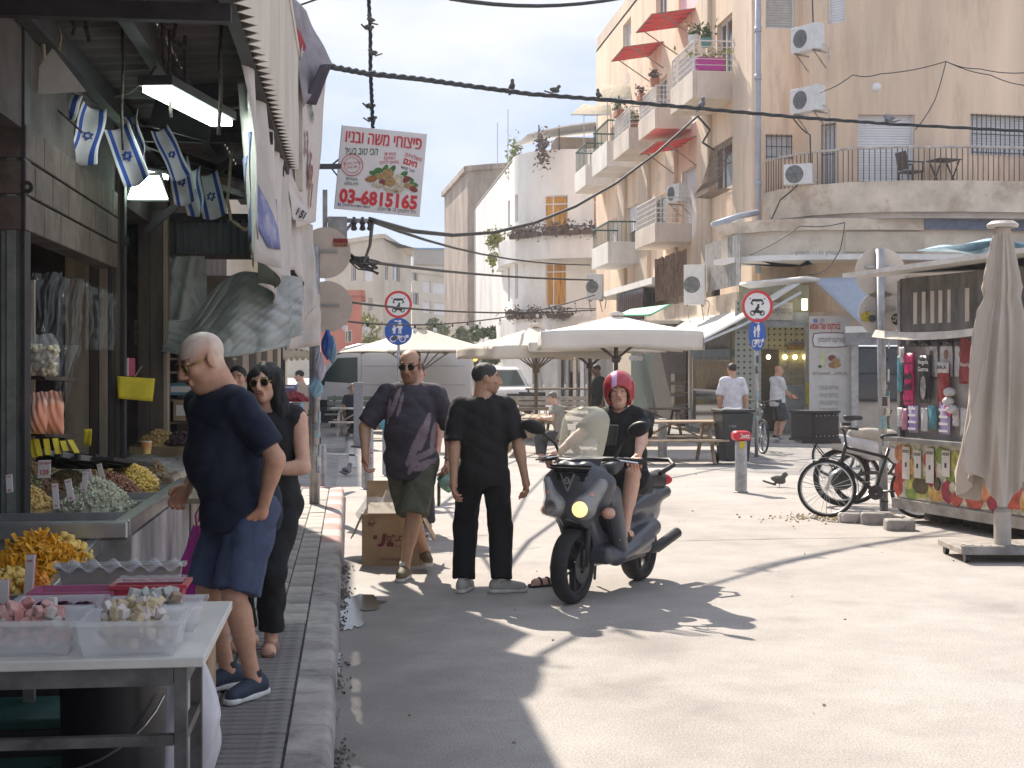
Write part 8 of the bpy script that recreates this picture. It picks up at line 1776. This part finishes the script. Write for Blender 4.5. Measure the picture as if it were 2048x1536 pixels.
def person(label,loc,H=1.75,phi=0,rz=None,hips=(0,0,None),lean=(0,0),cphi=None,head=(0,0,0),hl=None,hr=None,fl=None,fr=None,toe=(0,0),girth=1.,belly=0.,skin=(.52,.31,.22),shirt=(.02,.02,.025),sleeve=.62,hem=None,pants=(.02,.02,.02),pend=.5,pflare=1.15,shoe=('trainer',(.3,.3,.3),(.7,.7,.68)),hair=None,hlen=0,h=.012,glasses=None,beard=None,scalp=None,hhint=(None,None),curl=((25,30,35,40),(25,30,35,40)),fem=False,shirttint=None,collar=False,hscale=1.,cat='person',fold=.0075,knee=None,foldp=.008,group=None,skirt=False):
    o = thing('person',label,cat,loc,R(-YAW) if rz is None else rz,group);g = H;cphi = phi if cphi is None else cphi
    def fv(p): return np.array((-math.sin(R(p)),-math.cos(R(p)),0)),np.array((math.cos(R(p)),-math.sin(R(p)),0))
    f,l = fv(phi);cf_,cl_ = fv(cphi);up = np.array((0,0,1.))
    P = np.array((hips[0],hips[1],hips[2] if hips[2] is not None else .525*g));Cc = P+up*.285*g+cf_*lean[0]+cl_*lean[1];tdir = nv(Cc-P);NB = Cc+tdir*.035*g;hf,hl_ = fv(head[0]);HC = NB+up*.088*g+cf_*.02+hf*.028+(cf_*lean[0])*.25
    hp = {1: P+l*.052*g*girth-up*.01,-1: P-l*.052*g*girth-up*.01};sh = {1: Cc+cl_*.101*g*min(girth,1.12),-1: Cc-cl_*.101*g*min(girth,1.12)}
    ft = {1: np.array(fl if fl is not None else (l*.06*g)),-1: np.array(fr if fr is not None else (-l*.06*g))};kn,an = {},{}
    for s in (1,-1):
        a = ft[s]+up*.048*g;kh = f if knee is None else np.array(knee[0 if s > 0 else 1],float);kn[s],an[s] = ik(hp[s],a,.245*g,.245*g,kh+l*s*.12)
    hd = {1: np.array(hl) if hl is not None else sh[1]+cl_*.05-up*.31*g+cf_*.04,-1: np.array(hr) if hr is not None else sh[-1]-cl_*.05-up*.31*g+cf_*.04};el,wr = {},{}
    for i,s in enumerate((1,-1)):
        hh = hhint[i] if hhint[i] is not None else (-cf_*.8+cl_*s*.45-up*.3);el[s],wr[s] = ik(sh[s],hd[s],.172*g,.15*g,hh)
    allp = np.array([P,Cc,HC]+list(kn.values())+list(an.values())+list(el.values())+list(wr.values())+list(hp.values()));lo,hi = allp.min(0)-.26,allp.max(0)+.26;lo[2] = min(lo[2],-.02)
    Rl = np.array([l,-f,up]).T;Rc = np.array([cl_,-cf_,tdir]).T;Rc[:,1] = nv(np.cross(Rc[:,2],Rc[:,0]));
    def torso(S,e,k=.05):
        S.ell(P+up*.01,(.092*g*girth+e,.066*g*girth+e,.075*g+e),Rl,k=k);m = (P+Cc)/2
        S.ell(m-up*.02+cf_*belly*.55,((.08 if fem else .09)*g*girth+e,.06*g*girth+belly*.65+e,.1*g+e),Rc,k=k).ell(P+up*.1*g+cf_*belly*.4,((.076 if fem else .089)*g*girth+e,.062*g*girth+belly*.45+e,.09*g),Rl,k=k).ell(Cc-tdir*.055*g+cf_*.008,(.094*g*girth+e,.066*g*girth+e,.105*g+e),Rc,k=k)
        S.cap(sh[1]*.88+Cc*.12,sh[-1]*.88+Cc*.12,.03*g+e,.03*g+e,k=k)
        for s in (1,-1): S.cap(NB-up*.012*g,sh[s]*.8+Cc*.2+up*.008*g,.028*g+e,.022*g+e,k=.04)
        return S
    S = torso(SD(lo,hi,h),-.01)
    for s in (1,-1):
        S.cap(hp[s],kn[s],.05*g*girth,.033*g,k=.03).cap(kn[s],an[s],.032*g,.021*g,k=.02);u = an[s]-kn[s];S.cap(kn[s]+u*.18-f*.012,kn[s]+u*.5-f*.008,.033*g,.027*g,k=.03);S.cap(an[s],an[s]-up*.02*g,.022*g,.02*g)
        S.cap(sh[s],el[s],.03*g*min(girth,1.15),.024*g,k=.03).cap(el[s],wr[s],.0245*g,.0165*g,k=.012);u = wr[s]-el[s];S.cap(el[s]+u*.08,el[s]+u*.4,.0265*g,.022*g,k=.02)
        if shoe and shoe[0] in ('sandal','bare'):
            tf,tl = fv(toe[0 if s > 0 else 1]);b = ft[s]+up*.028;S.cap(b-tf*.05*g,b+tf*.07*g+tl*0,.022*g,.024*g,k=.02)
            for q in range(5): S.cap(b+tf*.07*g+tl*(.02-.011*q)*g,b+tf*(.105-.008*q)*g+tl*(.022-.012*q)*g-up*.008,.0095,.009,k=.006)
    S.cap(NB-up*.03,HC-up*.06,.034*g,.03*g,k=.03)
    V,Q = S.net();parts = [(V,Q,np.ones((len(V),3)))]
    hh = min(.0075,h*.55) if h < .02 else .012;Vh,Qh = headnet(hh,fem=fem,dbl=belly);Rm = np.array((Matrix.Rotation(R(-head[0]),3,'Z') @ Matrix.Rotation(R(head[1]),3,'X') @ Matrix.Rotation(R(head[2]),3,'Y')));hs = g/1.75*hscale;Th = headtint(Vh,beard,scalp=scalp)
    def HX(v): return (np.asarray(v,float)*hs) @ Rm.T+HC
    parts.append((HX(Vh),Qh,Th))
    for i,s in enumerate((1,-1)):
        u = nv(wr[s]-el[s]);V2,Q2 = handnet(wr[s]+u*.005,u if not isinstance(curl[i],dict) else curl[i]['d'],(cf_ if not isinstance(curl[i],dict) else curl[i]['t']),(-cl_*s if not isinstance(curl[i],dict) else curl[i]['c']),curl[i] if not isinstance(curl[i],dict) else curl[i]['a'],g/1.75*1.04,.0045 if h < .015 else .009);parts.append((V2,Q2,np.tile((1.04,.95,.93),(len(V2),1))))
    tinted('body',parts,skinmat(skin),o)
    # clothes
    S = torso(SD(lo,hi,h),.006,.06)
    for s in (1,-1):
        a = sh[s];u = el[s]-a;
        if sleeve > 0: S.cap(a-up*.004*g,a+u*min(1,sleeve),.035*g*min(girth,1.12),.038*g*min(girth,1.12),k=.035,flat=1)
        if sleeve > 1: S.cap(el[s],el[s]+(wr[s]-el[s])*(sleeve-1),.036*g,.032*g,k=.03,flat=1)
        if sleeve <= 0: S.cap(a+cl_*s*.05*g-up*.03,a+cl_*s*.05*g-up*.12,.042*g,.05*g,k=.01,cut=True)
    if not skirt: S.ell(P-up*.02*g+f*belly*.3,(.093*g*girth+.004,.07*g*girth+.006+belly*.4,.13*g),Rl,k=.06)
    S.folds(fold,int(H*997),13,6,.55,1);S.cap(NB+cf_*.012+up*.012,NB+up*.3,.046*g*(1.25 if sleeve <= 0 else 1),.05*g,k=.006,cut=True);S.plane((0,0,HC[2]-.06*g),(0,0,1))
    hz = hem if hem is not None else P[2]-.06*g;
    if not skirt: S.plane(P*np.array((1,1,0))+up*hz-f*0,-up*1.)
    if skirt:
        for s in (1,-1): S.cap(hp[s],kn[s]*.8+an[s]*.2,.065*g,.075*g,k=.08,flat=1)
    V,Q = S.net();T = np.ones((len(V),3)) if shirttint is None else shirttint(V)
    tinted('shirt' if not skirt else 'dress',[(V,Q,T)],cl('s%d_%d' % (int(shirt[0]*999),int(shirt[2]*999)),shirt,attr='tint'),o)
    if collar:
        m = MB();m.grid(lambda u,v: tuple(NB+up*(.012+.03*v)+(.052+.012*(1-v))*g/1.75*1.05*(cl_*math.cos(2*math.pi*u)+cf_*math.sin(2*math.pi*u)*.95)),24,3,.005);m.build('collar',cl('s%d_%d' % (int(shirt[0]*999),int(shirt[2]*999)),shirt,attr=None) if False else M('collar_navy',shirt,.85),o,smooth=True)
    if pants is not None:
        S = SD(lo,hi,h);S.ell(P+up*.005,(.09*g*girth+.002,.066*g*girth+.002+belly*.15,.078*g),Rl,k=.03)
        for s in (1,-1):
            if pend <= .5: S.cap(hp[s],hp[s]+(kn[s]-hp[s])*pend*2,.054*g*girth,.05*g*pflare,k=.018,flat=1)
            else: e = kn[s]+(an[s]-kn[s])*(pend-.5)*2;S.cap(hp[s],kn[s],.054*g*girth,.044*g*pflare*.92,k=.02).cap(kn[s],e,.046*g*pflare*.92,.036*g*pflare,k=.02,flat=1)
        S.folds(foldp,int(H*991)+3,15,6,.45,1);S.plane(P+up*.055*g,up);sdobj('shorts' if pend <= .5 else 'trousers',S,cl('p%d_%d' % (int(pants[0]*999),int(pants[2]*999)),pants),o)
    if shoe:
        kind,cu,cs = shoe
        for i,s in enumerate((1,-1)):
            tf,tl = fv(toe[i]);b = ft[s].astype(float);ra = np.array([tl,-tf,up]).T;k = g/1.75
            S = SD(b-.24*k,b+np.array((.24,.24,.2))*k,.008 if h < .02 else .014);
            if kind == 'trainer': S.cap(b-tf*.055*k+up*.045*k,b+tf*.16*k+up*.042*k,.04*k,.034*k,k=.02).ell(b-tf*.03*k+up*.075*k,(.04*k,.055*k,.045*k),ra,k=.03).cap(b+tf*.03*k+up*.07*k,b+tf*.12*k+up*.045*k,.036*k,.032*k,k=.03).plane(b+up*.018*k,-up)
            else: S.cap(b-tf*.06*k+up*.022*k,b+tf*.15*k+up*.022*k,.04*k,.042*k,k=.02).plane(b+up*.024*k,up);
            so = sdobj('shoe' if kind == 'trainer' else 'sandal',S,cl('sh%d' % int(cu[0]*999+cu[2]*99),cu,.7),o)
            if kind == 'trainer':
                S = SD(b-.26*k,b+np.array((.26,.26,.12))*k,.008 if h < .02 else .014);S.cap(b-tf*.065*k+up*.02*k,b+tf*.03*k+up*.018*k,.043*k,.038*k,k=.03).cap(b+tf*.02*k+up*.016*k,b+tf*.165*k+up*.02*k,.038*k,.038*k,k=.03).plane(b+up*.03*k,up).plane(b+up*.001,-up);sdobj('sole',S,cl('so%d' % int(cs[0]*999),cs,.6),so)
                if h < .02: MB().cyl(an[s]-up*.0,an[s]+up*.05*k,.0235*g,.0225*g,n=14).build('sock',cl('sock%d' % int(cs[0]*999),(.6,.6,.6) if cu[0] > .1 else (.03,.03,.04)),o,smooth=True)
            else:
                for q in (.02,.09): MB().tube([tuple(b+tf*q*k+tl*x*.05*k+up*(.02+.05*k*math.sqrt(max(0,1-x*x)))) for x in (-1,-.7,-.3,0,.3,.7,1)],.009,6).build('strap',cl('sh%d' % int(cu[0]*999+cu[2]*99),cu,.7),so)
    if hair is not None:
        S = SD((-.15,-.16,-.42 if hlen else -.12),(.15,.2,.16),hh);S.ell((0,.016,.038),(.0805+.006*hlen,.1015,.0885),k=.01)
        if hlen:
            for x in (-1,1): S.cap((x*.06,.0,.03),(x*.085,.01,-.2),.045,.05,k=.04).cap((x*.085,.01,-.2),(x*.07,.0,-.33),.045,.02,k=.04)
            S.cap((0,.07,0),(0,.09,-.28),.07,.05,k=.05);S.ell((0,-.075,-.035),(.058,.07,.095),k=.01,cut=True).folds(.005,5,55,4,.12,1)
        else: S.ell((0,-.1,-.03),(.085,.1,.1),k=.012,cut=True).cap((-.12,.01,-.02),(.12,.01,-.02),.034,.034,k=.01,cut=True).plane((0,0,-.05),(0,-.5,-1)).folds(.001,5,150,4)
        V,Q = S.net();obj('hair',npmesh('hair',HX(V),Q),M('hair_%d' % int(hair[0]*999),hair,.6,var=.35,scale=60,bump=.5,bscale=220),o)
    if glasses:
        fr_m,ln_m = glasses;m = MB();le = MB()
        for x in (-1,1):
            le.sph((x*.033,-.094,.006),(.027,.006,.021),14,10);m.tube([(x*.033+.028*math.cos(a),-.095,.006+.022*math.sin(a)) for a in [k*math.pi/8 for k in range(16)]],.0026,5,closed=True);m.bar((x*.06,-.09,.012),(x*.08,.005,.012),.004,.006)
        m.bar((-.008,-.098,.012),(.008,-.098,.012),.004,.004)
        for mb_,nm,mt in ((m,'glasses_frame',fr_m),(le,'glasses_lens',ln_m)): mb_.v = [tuple(HX(p)) for p in mb_.v];mb_.build(nm,mt,o,smooth=True)
    return o,dict(HC=HC,HX=HX,wr=wr,el=el,sh=sh,NB=NB,kn=kn)
dl = M('lens_dark',(.02,.015,.015),.08,spec=.8);gfr = M('frame_gold',(.4,.28,.08),.3,metal=.8);bfr = M('frame_black',(.015,.015,.016),.3)
TAN = (.58,.32,.21);PALE = (.66,.39,.28);OLV = (.52,.3,.19)
def at(px,d,z=0.): q = W(px,HY,d);return (q.x,q.y,z)
# 1 bald man in navy polo at the stall
person('older bald man in navy polo and blue shorts looking down at the nuts',at(488,6.68,PZ),1.74,50,lean=(.13,0),cphi=48,head=(58,24,0),hl=(.13,-.2,.93),hr=(-.3,.1,1.0),fl=(.065,-.1,0),fr=(-.1,.1,0),toe=(28,40),girth=1.2,belly=.075,skin=TAN,shirt=(.012,.018,.04),sleeve=.8,hem=.8,pants=(.06,.08,.145),pend=.46,pflare=1.28,shoe=('trainer',(.03,.04,.07),(.68,.66,.63)),hair=None,scalp=(1.3,1.95,2.5),h=.01,glasses=(gfr,dl),collar=True,hhint=((.6,-.3,-.1),None),hscale=1.14,fold=.007,curl=((28,34,38,42),(25,30,35,40)),beard=(.95,.95,.95))
# 2 woman behind him
bagp = M('bag_purple',(.42,.02,.3),.35,var=.15,alpha=.85)
person('woman with long black hair and sunglasses in black sleeveless top behind the bald man',at(538,7.7,PZ),1.61,12,head=(14,2,-6),hl=(-.02,-.16,1.02),hr=(-.2,-.1,.8),skin=PALE,shirt=(.012,.012,.014),sleeve=0,pants=(.014,.014,.016),pend=.92,pflare=1.0,shoe=('sandal',(.35,.2,.15),(.3,.2,.2)),hair=(.012,.01,.01),hlen=1,h=.011,glasses=(gfr,dl),fem=True,hhint=((1,.25,-.3),None),girth=1.08,fl=(.02,-.05,0),fr=(-.14,.05,0),toe=(-5,20),hem=.75)
q = W(402,1240,7.3);bag('plastic_bag','magenta plastic bag hanging behind the bald man legs',(q.x,q.y,q.z),(.11,.1),.5,bagp,seed=41,top=.3)
# 3 walking man with printed tee
def leaves(V):
    T = np.ones((len(V),3));x,z = V[:,0],V[:,2]
    for (cx,cz,a,b,ang) in ((.06,1.1,.032,.2,-24),(.125,1.2,.028,.16,-14),(.19,1.16,.02,.12,-8),(.14,1.02,.026,.12,-62),(.16,.95,.024,.11,-78),(.04,.94,.026,.1,-30),(.1,.9,.02,.1,-85),(-.12,1.44,.02,.13,-20),(-.075,1.42,.014,.1,-14),(-.175,1.36,.016,.11,-8)):
        c,s = math.cos(R(ang)),math.sin(R(ang));u = (x-cx)*c+(z-cz)*s;v = -(x-cx)*s+(z-cz)*c;m = ((u/a)**2+(v/b)**2 < 1) & (V[:,1] < .06);T[m] = (4.2,3.8,3.4)
    return T
o3,j3 = person('tall balding man in printed grey tee and cargo shorts walking towards the camera',at(822,11.25),1.86,6,head=(10,12,0),hr=(-.36,-.16,1.0),hl=(.31,-.04,.96),fl=(-.04,-.15,0),fr=(.1,.33,.06),toe=(8,-12),girth=1.13,belly=.055,skin=OLV,shirt=(.075,.066,.08),sleeve=.92,hem=.8,pants=(.14,.14,.1),pend=.5,pflare=1.22,shoe=('trainer',(.16,.13,.07),(.6,.57,.52)),hair=(.06,.05,.045),h=.0105,glasses=(bfr,dl),beard=(.72,.66,.62),shirttint=leaves,curl=((55,65,70,75),(20,40,50,55)),scalp=None,hhint=(None,(-.8,.5,-.1)))
hs_ = [x for x in bpy.data.objects if x.parent == o3 and x.name.startswith('hair')][0]
b_ = bmesh.new();b_.from_mesh(hs_.data);hc = Vector(j3['HC']);bmesh.ops.delete(b_,geom=[v for v in b_.verts if (v.co-hc).z > .062 or ((v.co-hc).y < -.03)],context='VERTS');b_.to_mesh(hs_.data);b_.free()
wc = j3['wr'][1];MB().tube([(wc[0]+.032*math.cos(a),wc[1]+.032*math.sin(a),wc[2]+.02) for a in [k*math.pi/7 for k in range(14)]],.009,6,closed=True).build('watch',alu,o3)
MB().box((.23,.0,.68),(.02,.16,.2)).build('cargo_pocket',cl('p139_99',(.14,.14,.1)),o3,bevel=.01)
q = W(897,985,11.2);bag('plastic_bag','green bag of red fruit in the walking man hand',(q.x,q.y,q.z),(.085,.08),.2,M('bag_green',(.12,.5,.32),.4,col2=(.5,.62,.55),scale=12,alpha=.93),seed=51,top=.25)
# 4 man in black seen from behind
person('man in black tee and black trousers standing with his back to the camera',at(966,10.45),1.75,180,cphi=176,head=(262,2,0),hl=(-.22,-.12,.86),hr=(.34,-.06,.8),fl=(-.15,.02,0),fr=(.14,-.02,0),toe=(196,262),girth=1.07,skin=OLV,shirt=(.008,.008,.009),sleeve=.85,hem=.82,pants=(.009,.009,.011),pend=.97,pflare=1.2,shoe=('trainer',(.42,.4,.37),(.62,.6,.56)),hair=(.045,.042,.04),h=.0105,beard=(.6,.58,.56),hhint=((-.9,-.4,-.2),(.9,.3,-.2)),foldp=.006,curl=((25,35,40,45),(40,55,60,65)))
# 5 rider
o5,j5 = person('scooter rider with red helmet, black tee, shorts and sandals',(mid.x,mid.y,0),1.7,0,rz=SCZ,hips=(0,.33,.84),lean=(.06,0),head=(-22,2,0),hl=(.345,-.225,1.035),hr=(-.345,-.225,1.035),fl=(.2,-.12,.42),fr=(-.5,.0,0),toe=(0,35),girth=1.15,belly=.04,skin=PALE,shirt=(.01,.01,.012),sleeve=.7,hem=.76,pants=(.014,.013,.016),pend=.42,pflare=1.3,shoe=('sandal',(.03,.02,.018),(.03,.02,.02)),hair=None,h=.0105,beard=(1.05,1.08,1.1),hhint=((.8,.4,-.6),(-.8,.4,-.6)),curl=({'d': (.25,-.85,-.2),'t': (-1,0,0),'c': (0,-.3,-1),'a': (55,60,62,65)},{'d': (-.25,-.85,-.2),'t': (1,0,0),'c': (0,-.3,-1),'a': (55,60,62,65)}),knee=((.25,-.8,.8),(-.5,-.8,.6)))
he = thing('crash_helmet','glossy red open face helmet with white stripe on the rider','helmet',(mid.x,mid.y,0),SCZ);HXr = j5['HX']
S = SD((-.17,-.18,-.14),(.17,.2,.19),.006);S.ell((0,.015,.035),(.128,.145,.135),k=.01).ell((0,.03,-.05),(.122,.115,.09),k=.04);S.ell((0,-.13,-.055),(.095,.15,.105),k=.012,cut=True).ell((0,.0,.0),(.088,.11,.11),k=0,cut=True).plane((0,0,-.115),(0,0,-1))
V,Q = S.net();T = np.ones((len(V),3));m = (np.abs(V[:,0]+.035) < .02) & (V[:,2] > .03) & (V[:,1] < .0);T[m] = (1.6,22,22)
hm = M('helmet_red',(.42,.018,.03),.22,var=.06,coat=.6,attr='tint');tinted('shell',[(HXr(V),Q,T)],hm,he)
S = SD((-.15,-.16,-.15),(.15,.16,.1),.007);S.ell((0,.0,.0),(.108,.115,.115),k=0).ell((0,-.12,-.05),(.08,.15,.095),k=.006,cut=True).plane((0,0,.05),(0,0,1));S.ell((0,-.02,.0),(.086,.1,.1),k=0,cut=True);V,Q = S.net();obj('lining',npmesh('lining',HXr(V),Q),blk,he)
m = MB();m.tube([tuple(HXr(p)) for p in ((-.088,.0,-.06),(-.06,-.03,-.12),(0,-.05,-.135),(.06,-.03,-.12),(.088,.0,-.06))],.008,6);m.build('chin_strap',blk,he)
# 6-7 men in white tees by the bakery
person('man in white tee and black shorts seen from behind near the wheelie bin',at(1465,25.6),1.8,184,head=(170,0,0),skin=OLV,shirt=(.7,.68,.72),sleeve=.85,hem=.84,pants=(.02,.02,.022),pend=.48,pflare=1.3,shoe=('trainer',(.03,.03,.03),(.1,.1,.1)),hair=(.04,.03,.025),h=.018)
person('shaven man in white tee and grey shorts at the bakery counter',at(1554,31.6,.02),1.74,250,head=(262,4,0),hr=(.3,.1,1.02),hl=(.42,.1,1.0),skin=TAN,shirt=(.68,.67,.68),sleeve=.8,hem=.8,pants=(.06,.062,.066),pend=.48,pflare=1.3,shoe=('trainer',(.05,.05,.04),(.12,.12,.1)),girth=1.12,belly=.04,hair=None,h=.018,scalp=(.7,.65,.62))
# background people
kw_ = dict(h=.024,fold=.004)
person('seated woman in patterned beige top at the picnic table behind the windscreen',at(1122,25.0),1.62,120,hips=(0,0,.5),fl=(-.38,-.1,0),fr=(-.36,.12,0),hl=(-.35,-.15,.8),lean=(.1,0),head=(130,20,0),skin=PALE,shirt=(.3,.27,.22),pants=(.06,.06,.06),pend=.9,hair=(.2,.17,.14),fem=True,hlen=0,**kw_)
person('man with black cap and lime headband working behind the rider',at(1196,31),1.78,60,head=(70,10,0),skin=(.2,.11,.08),shirt=(.02,.02,.02),hair=(.01,.01,.01),pants=(.03,.03,.03),pend=.95,**kw_)
person('man in navy tee sitting on the bench with his back to the van',at(706,33.0),1.72,190,hips=(0,0,.52),fl=(0,.4,0),fr=(-.18,.4,0),skin=OLV,shirt=(.018,.022,.04),hair=(.02,.016,.014),pants=(.03,.03,.04),pend=.9,**kw_)
o11,j = person('cyclist in grey top riding away down the street',at(890,43),1.74,180,hips=(0,0,.98),lean=(.12,0),fl=(-.1,-.02,.2),fr=(.1,.1,.42),hl=(-.26,.42,1.02),hr=(.26,.42,1.02),skin=OLV,shirt=(.16,.15,.16),pants=(.03,.03,.035),pend=.95,hair=(.015,.015,.02),knee=((0,1,.4),(0,1,.4)),**kw_)
bicycle(at(890,43.2),R(-YAW-90),'bicycle ridden away by the grey topped cyclist',irondark,extra=False)
person('woman in beige top with green strap and sunglasses walking up the far street',at(938,46),1.7,0,skin=PALE,shirt=(.45,.38,.31),hair=(.03,.02,.018),glasses=(bfr,dl),pants=(.3,.28,.26),pend=.95,fem=True,sleeve=1.6,**kw_)
person('man in sunglasses half hidden beside the walking man in the distance',at(864,41),1.72,5,skin=OLV,shirt=(.05,.05,.06),hair=(.02,.017,.015),glasses=(bfr,dl),pants=(.05,.05,.06),pend=.95,**kw_)
person('man in red shirt mostly hidden behind the walking man',at(835,14.2),1.78,10,skin=(.6,.35,.28),shirt=(.4,.03,.05),hair=(.06,.045,.04),pants=(.05,.05,.06),pend=.95,h=.016)
person('woman with pinned hair in pale top handling goods at the far left stall',at(603,27.5),1.66,95,head=(100,12,0),hl=(-.32,-.12,1.1),hr=(-.32,.1,1.1),skin=PALE,shirt=(.45,.36,.3),sleeve=.5,pants=(.015,.015,.016),pend=.95,hair=(.03,.018,.012),fem=True,**kw_)
person('dark haired man in navy seen from behind inside the stall row',at(476,11.6,PZ),1.6,178,skin=PALE,shirt=(.03,.05,.11),hair=(.02,.015,.013),pants=(.03,.03,.03),pend=.95,h=.016)
# ================================================================ CABLES AND BIRDS
cabm = M('cable_black',(.014,.016,.018),.6,var=.2)
def cable(pts,r,label,twist=0.,n=10,name='overhead_cable'):
    P = [W(*p) for p in pts];out = []
    for i in range(len(P)-1):
        for k in range(n): out.append(P[i].lerp(P[i+1],k/n))
    out.append(P[-1]);m = MB()
    if twist:
        for s in (0,1,2):
            m.tube([p+Vector((r*.7*math.cos(i*1.1+s*2.1),0,r*.7*math.sin(i*1.1+s*2.1))) for i,p in enumerate(out)],r*.62,5)
    else: m.tube(out,r,6)
    return m.build(name,cabm,smooth=True,label=label,cat='cable',group='overhead cables')
def sag(a,b,s,n=8):
    return [(a[0]+(b[0]-a[0])*t,a[1]+(b[1]-a[1])*t+s*4*t*(1-t),a[2]+(b[2]-a[2])*t) for t in [i/n for i in range(n+1)]]
cable([(655,132,12.6),(735,147,13.5),(840,158,14.6),(940,172,15.7),(1060,188,17),(1200,199,18.5),(1400,217,20.5),(1600,235,22.5),(1780,248,24.5),(2060,263,27)],.026,'thick twisted black cable crossing the whole street with pigeons on it',twist=1)
cable([(737,-10,14.2),(741,60,14.2),(741,140,14.15),(744,200,14.1),(746,256,14.05)],.018,'vertical black cable with small birds running down to the nut shop board',twist=1)
cable(sag((900,-3,18),(1250,-5,22),16),.03,'thin cable along the top picture edge',0)
cable(sag((742,440,14.2),(1395,232,36),110),.03,'long sagging cable rising to the right hand balconies')
cable(sag((744,442,14.3),(1180,530,45),22),.022,'cable descending from the board across the white building')
cable(sag((715,520,20),(1185,560,45),8),.03,'dark straight cable across the far houses')
cable(sag((668,600,20),(1190,620,45),14),.022,'light string cable passing behind the round sign')
cable(sag((668,640,20),(1190,590,45),30),.018,'sagging festoon cable above the parasols')
cable([(745,440,14.2),(740,490,17),(728,525,20)],.02,'short cable from the board down to the wire cluster',0)
cable([(600,10,13),(640,-4,13)],.01,'thin wire at the top of the canopy corner')
cable([(1395,232,36.5),(1420,260,36.5),(1405,285,36.5),(1428,300,36.5)],.03,'coiled cable ends on the tan facade below the balcony')
for i,px in enumerate((690,735,830,870,905,935,960,1000,1030,1075,1110,1150)):
    t = (px-668)/522;p = W(px,640-50*t+30*4*t*(1-t)+6,20+25*t);o = thing('festoon_bulb','small white festoon bulb, number %s along the sagging string' % ('one two three four five six seven eight nine ten eleven twelve'.split()[i]),'bulb',p,0,'festoon bulbs');MB().sph((0,0,-.06),(.045,.045,.06),10,8).build('glass',signwhite,o,smooth=True);MB().cyl((0,0,-.01),(0,0,.05),.02,n=8).build('socket',cabm,o)
cl_m = thing('wire_cluster','tangled wire cluster with connectors beside the far pole','wires',W(725,520,20));m = MB();gq = random.Random(3)
for i in range(16): p = W(700+gq.uniform(-8,8),515+gq.uniform(-8,8),20);q = W(748+gq.uniform(-10,10),535+gq.uniform(-14,14),20.5);c = (p+q)/2+Vector((0,0,gq.uniform(-.15,.1)));m.tube([p,p.lerp(c,.6),c,c.lerp(q,.5),q],.012,5)
m.build('wires',cabm,cl_m,world=True);MB().box(W(730,520,20),(.12,.1,.1)).build('connector',cabm,cl_m,world=True)
def birdmesh(nm,pig=False):
    S = SD((-.16,-.28,-.12),(.16,.3,.2),.008);S.ell((0,0,0),(.05,.1,.058),(18,0,0),k=.02).ell((0,-.085,.075),(.032,.036,.034),k=.02).cap((0,-.05,.03),(0,-.08,.07),.036,.03,k=.03).cap((0,-.11,.072),(0,-.145,.062),.009,.003,k=.004).rbox((0,.14,-.045),(.03,.1,.014),.012,(18,0,0),k=.04)
    for x in (-1,1): S.ell((x*.045,.03,.0),(.014,.09,.04),(14,0,0),k=.01).cap((x*.02,0,-.05),(x*.022,-.01,-.105),.006,.005,k=.004)
    V,Q = S.net();return npmesh(nm,V,Q)
bd1 = M('bird_dark',(.05,.05,.05),.7,var=.5,scale=18,col2=(.1,.1,.07));bd2 = M('pigeon_grey',(.2,.2,.22),.6,var=.5,scale=14,col2=(.06,.06,.07));bme = birdmesh('bird')
def bird(px,py,d,sc_b,rz,label,mat,name='bird',g='birds on the cables',tilt=0):
    p = W(px,py,d);me = bme.copy();o = obj(name,me,mat,label=label,cat='bird',group=g,loc=p,rot=(R(tilt),0,R(rz)));o.scale = (sc_b,)*3;return o
for i,(px,py,rz,t) in enumerate(((741,39,-60,-20),(738,56,120,20),(746,106,-100,0),(741,148,90,10),(741,213,120,20),(744,239,110,10))):
    bird(px,py,14.1,.42,rz,'%s small dark bird down the vertical cable' % ('topmost','second','third','fourth','fifth','lowest')[i],bd1,tilt=t)
bird(1024,172,16.7,.6,10,'upright dark pigeon, leftmost on the thick cable',bd1,'pigeon',tilt=-35);bird(1110,180,17.6,.6,80,'dark pigeon second from left on the thick cable',bd1,'pigeon');bird(1197,189,18.5,.55,-40,'green tinged pigeon in front of the farthest balconies',bd1,'pigeon',tilt=-30);bird(1404,208,20.5,.75,20,'grey pigeon facing the camera before the top balcony',bd2,'pigeon',tilt=-25);bird(1778,238,24.4,.9,-95,'pale grey pigeon on the cable before the white shutter',bd2,'pigeon')
q = G(695,952);o = bird(695,941,SA*q.x+CA*q.y,.95,150,'grey pigeon on the road left of the thick bollard',bd2,'pigeon','pigeons on the road');o.location.z = .1
q = G(1558,974);o = bird(1558,960,SA*q.x+CA*q.y,1.0,80,'dark pigeon walking on the road right of the red capped bollard',bd1,'pigeon','pigeons on the road');o.location.z = .105
# ---------------- the hazy air of the street
hm_ = bpy.data.materials.new('street_haze');hm_.use_nodes = True;ht = hm_.node_tree;ht.nodes.remove(ht.nodes['Principled BSDF']);pv_ = ht.nodes.new('ShaderNodeVolumePrincipled');pv_.inputs['Color'].default_value = (.93,.95,1,1);pv_.inputs['Density'].default_value = .0008;pv_.inputs['Anisotropy'].default_value = .35;ht.links.new(pv_.outputs[0],ht.nodes['Material Output'].inputs['Volume'])
MB().bb(-305,305,-65,425,-1,20).build('haze',hm_,kind='stuff',label='thin pale haze filling the street',cat='haze')
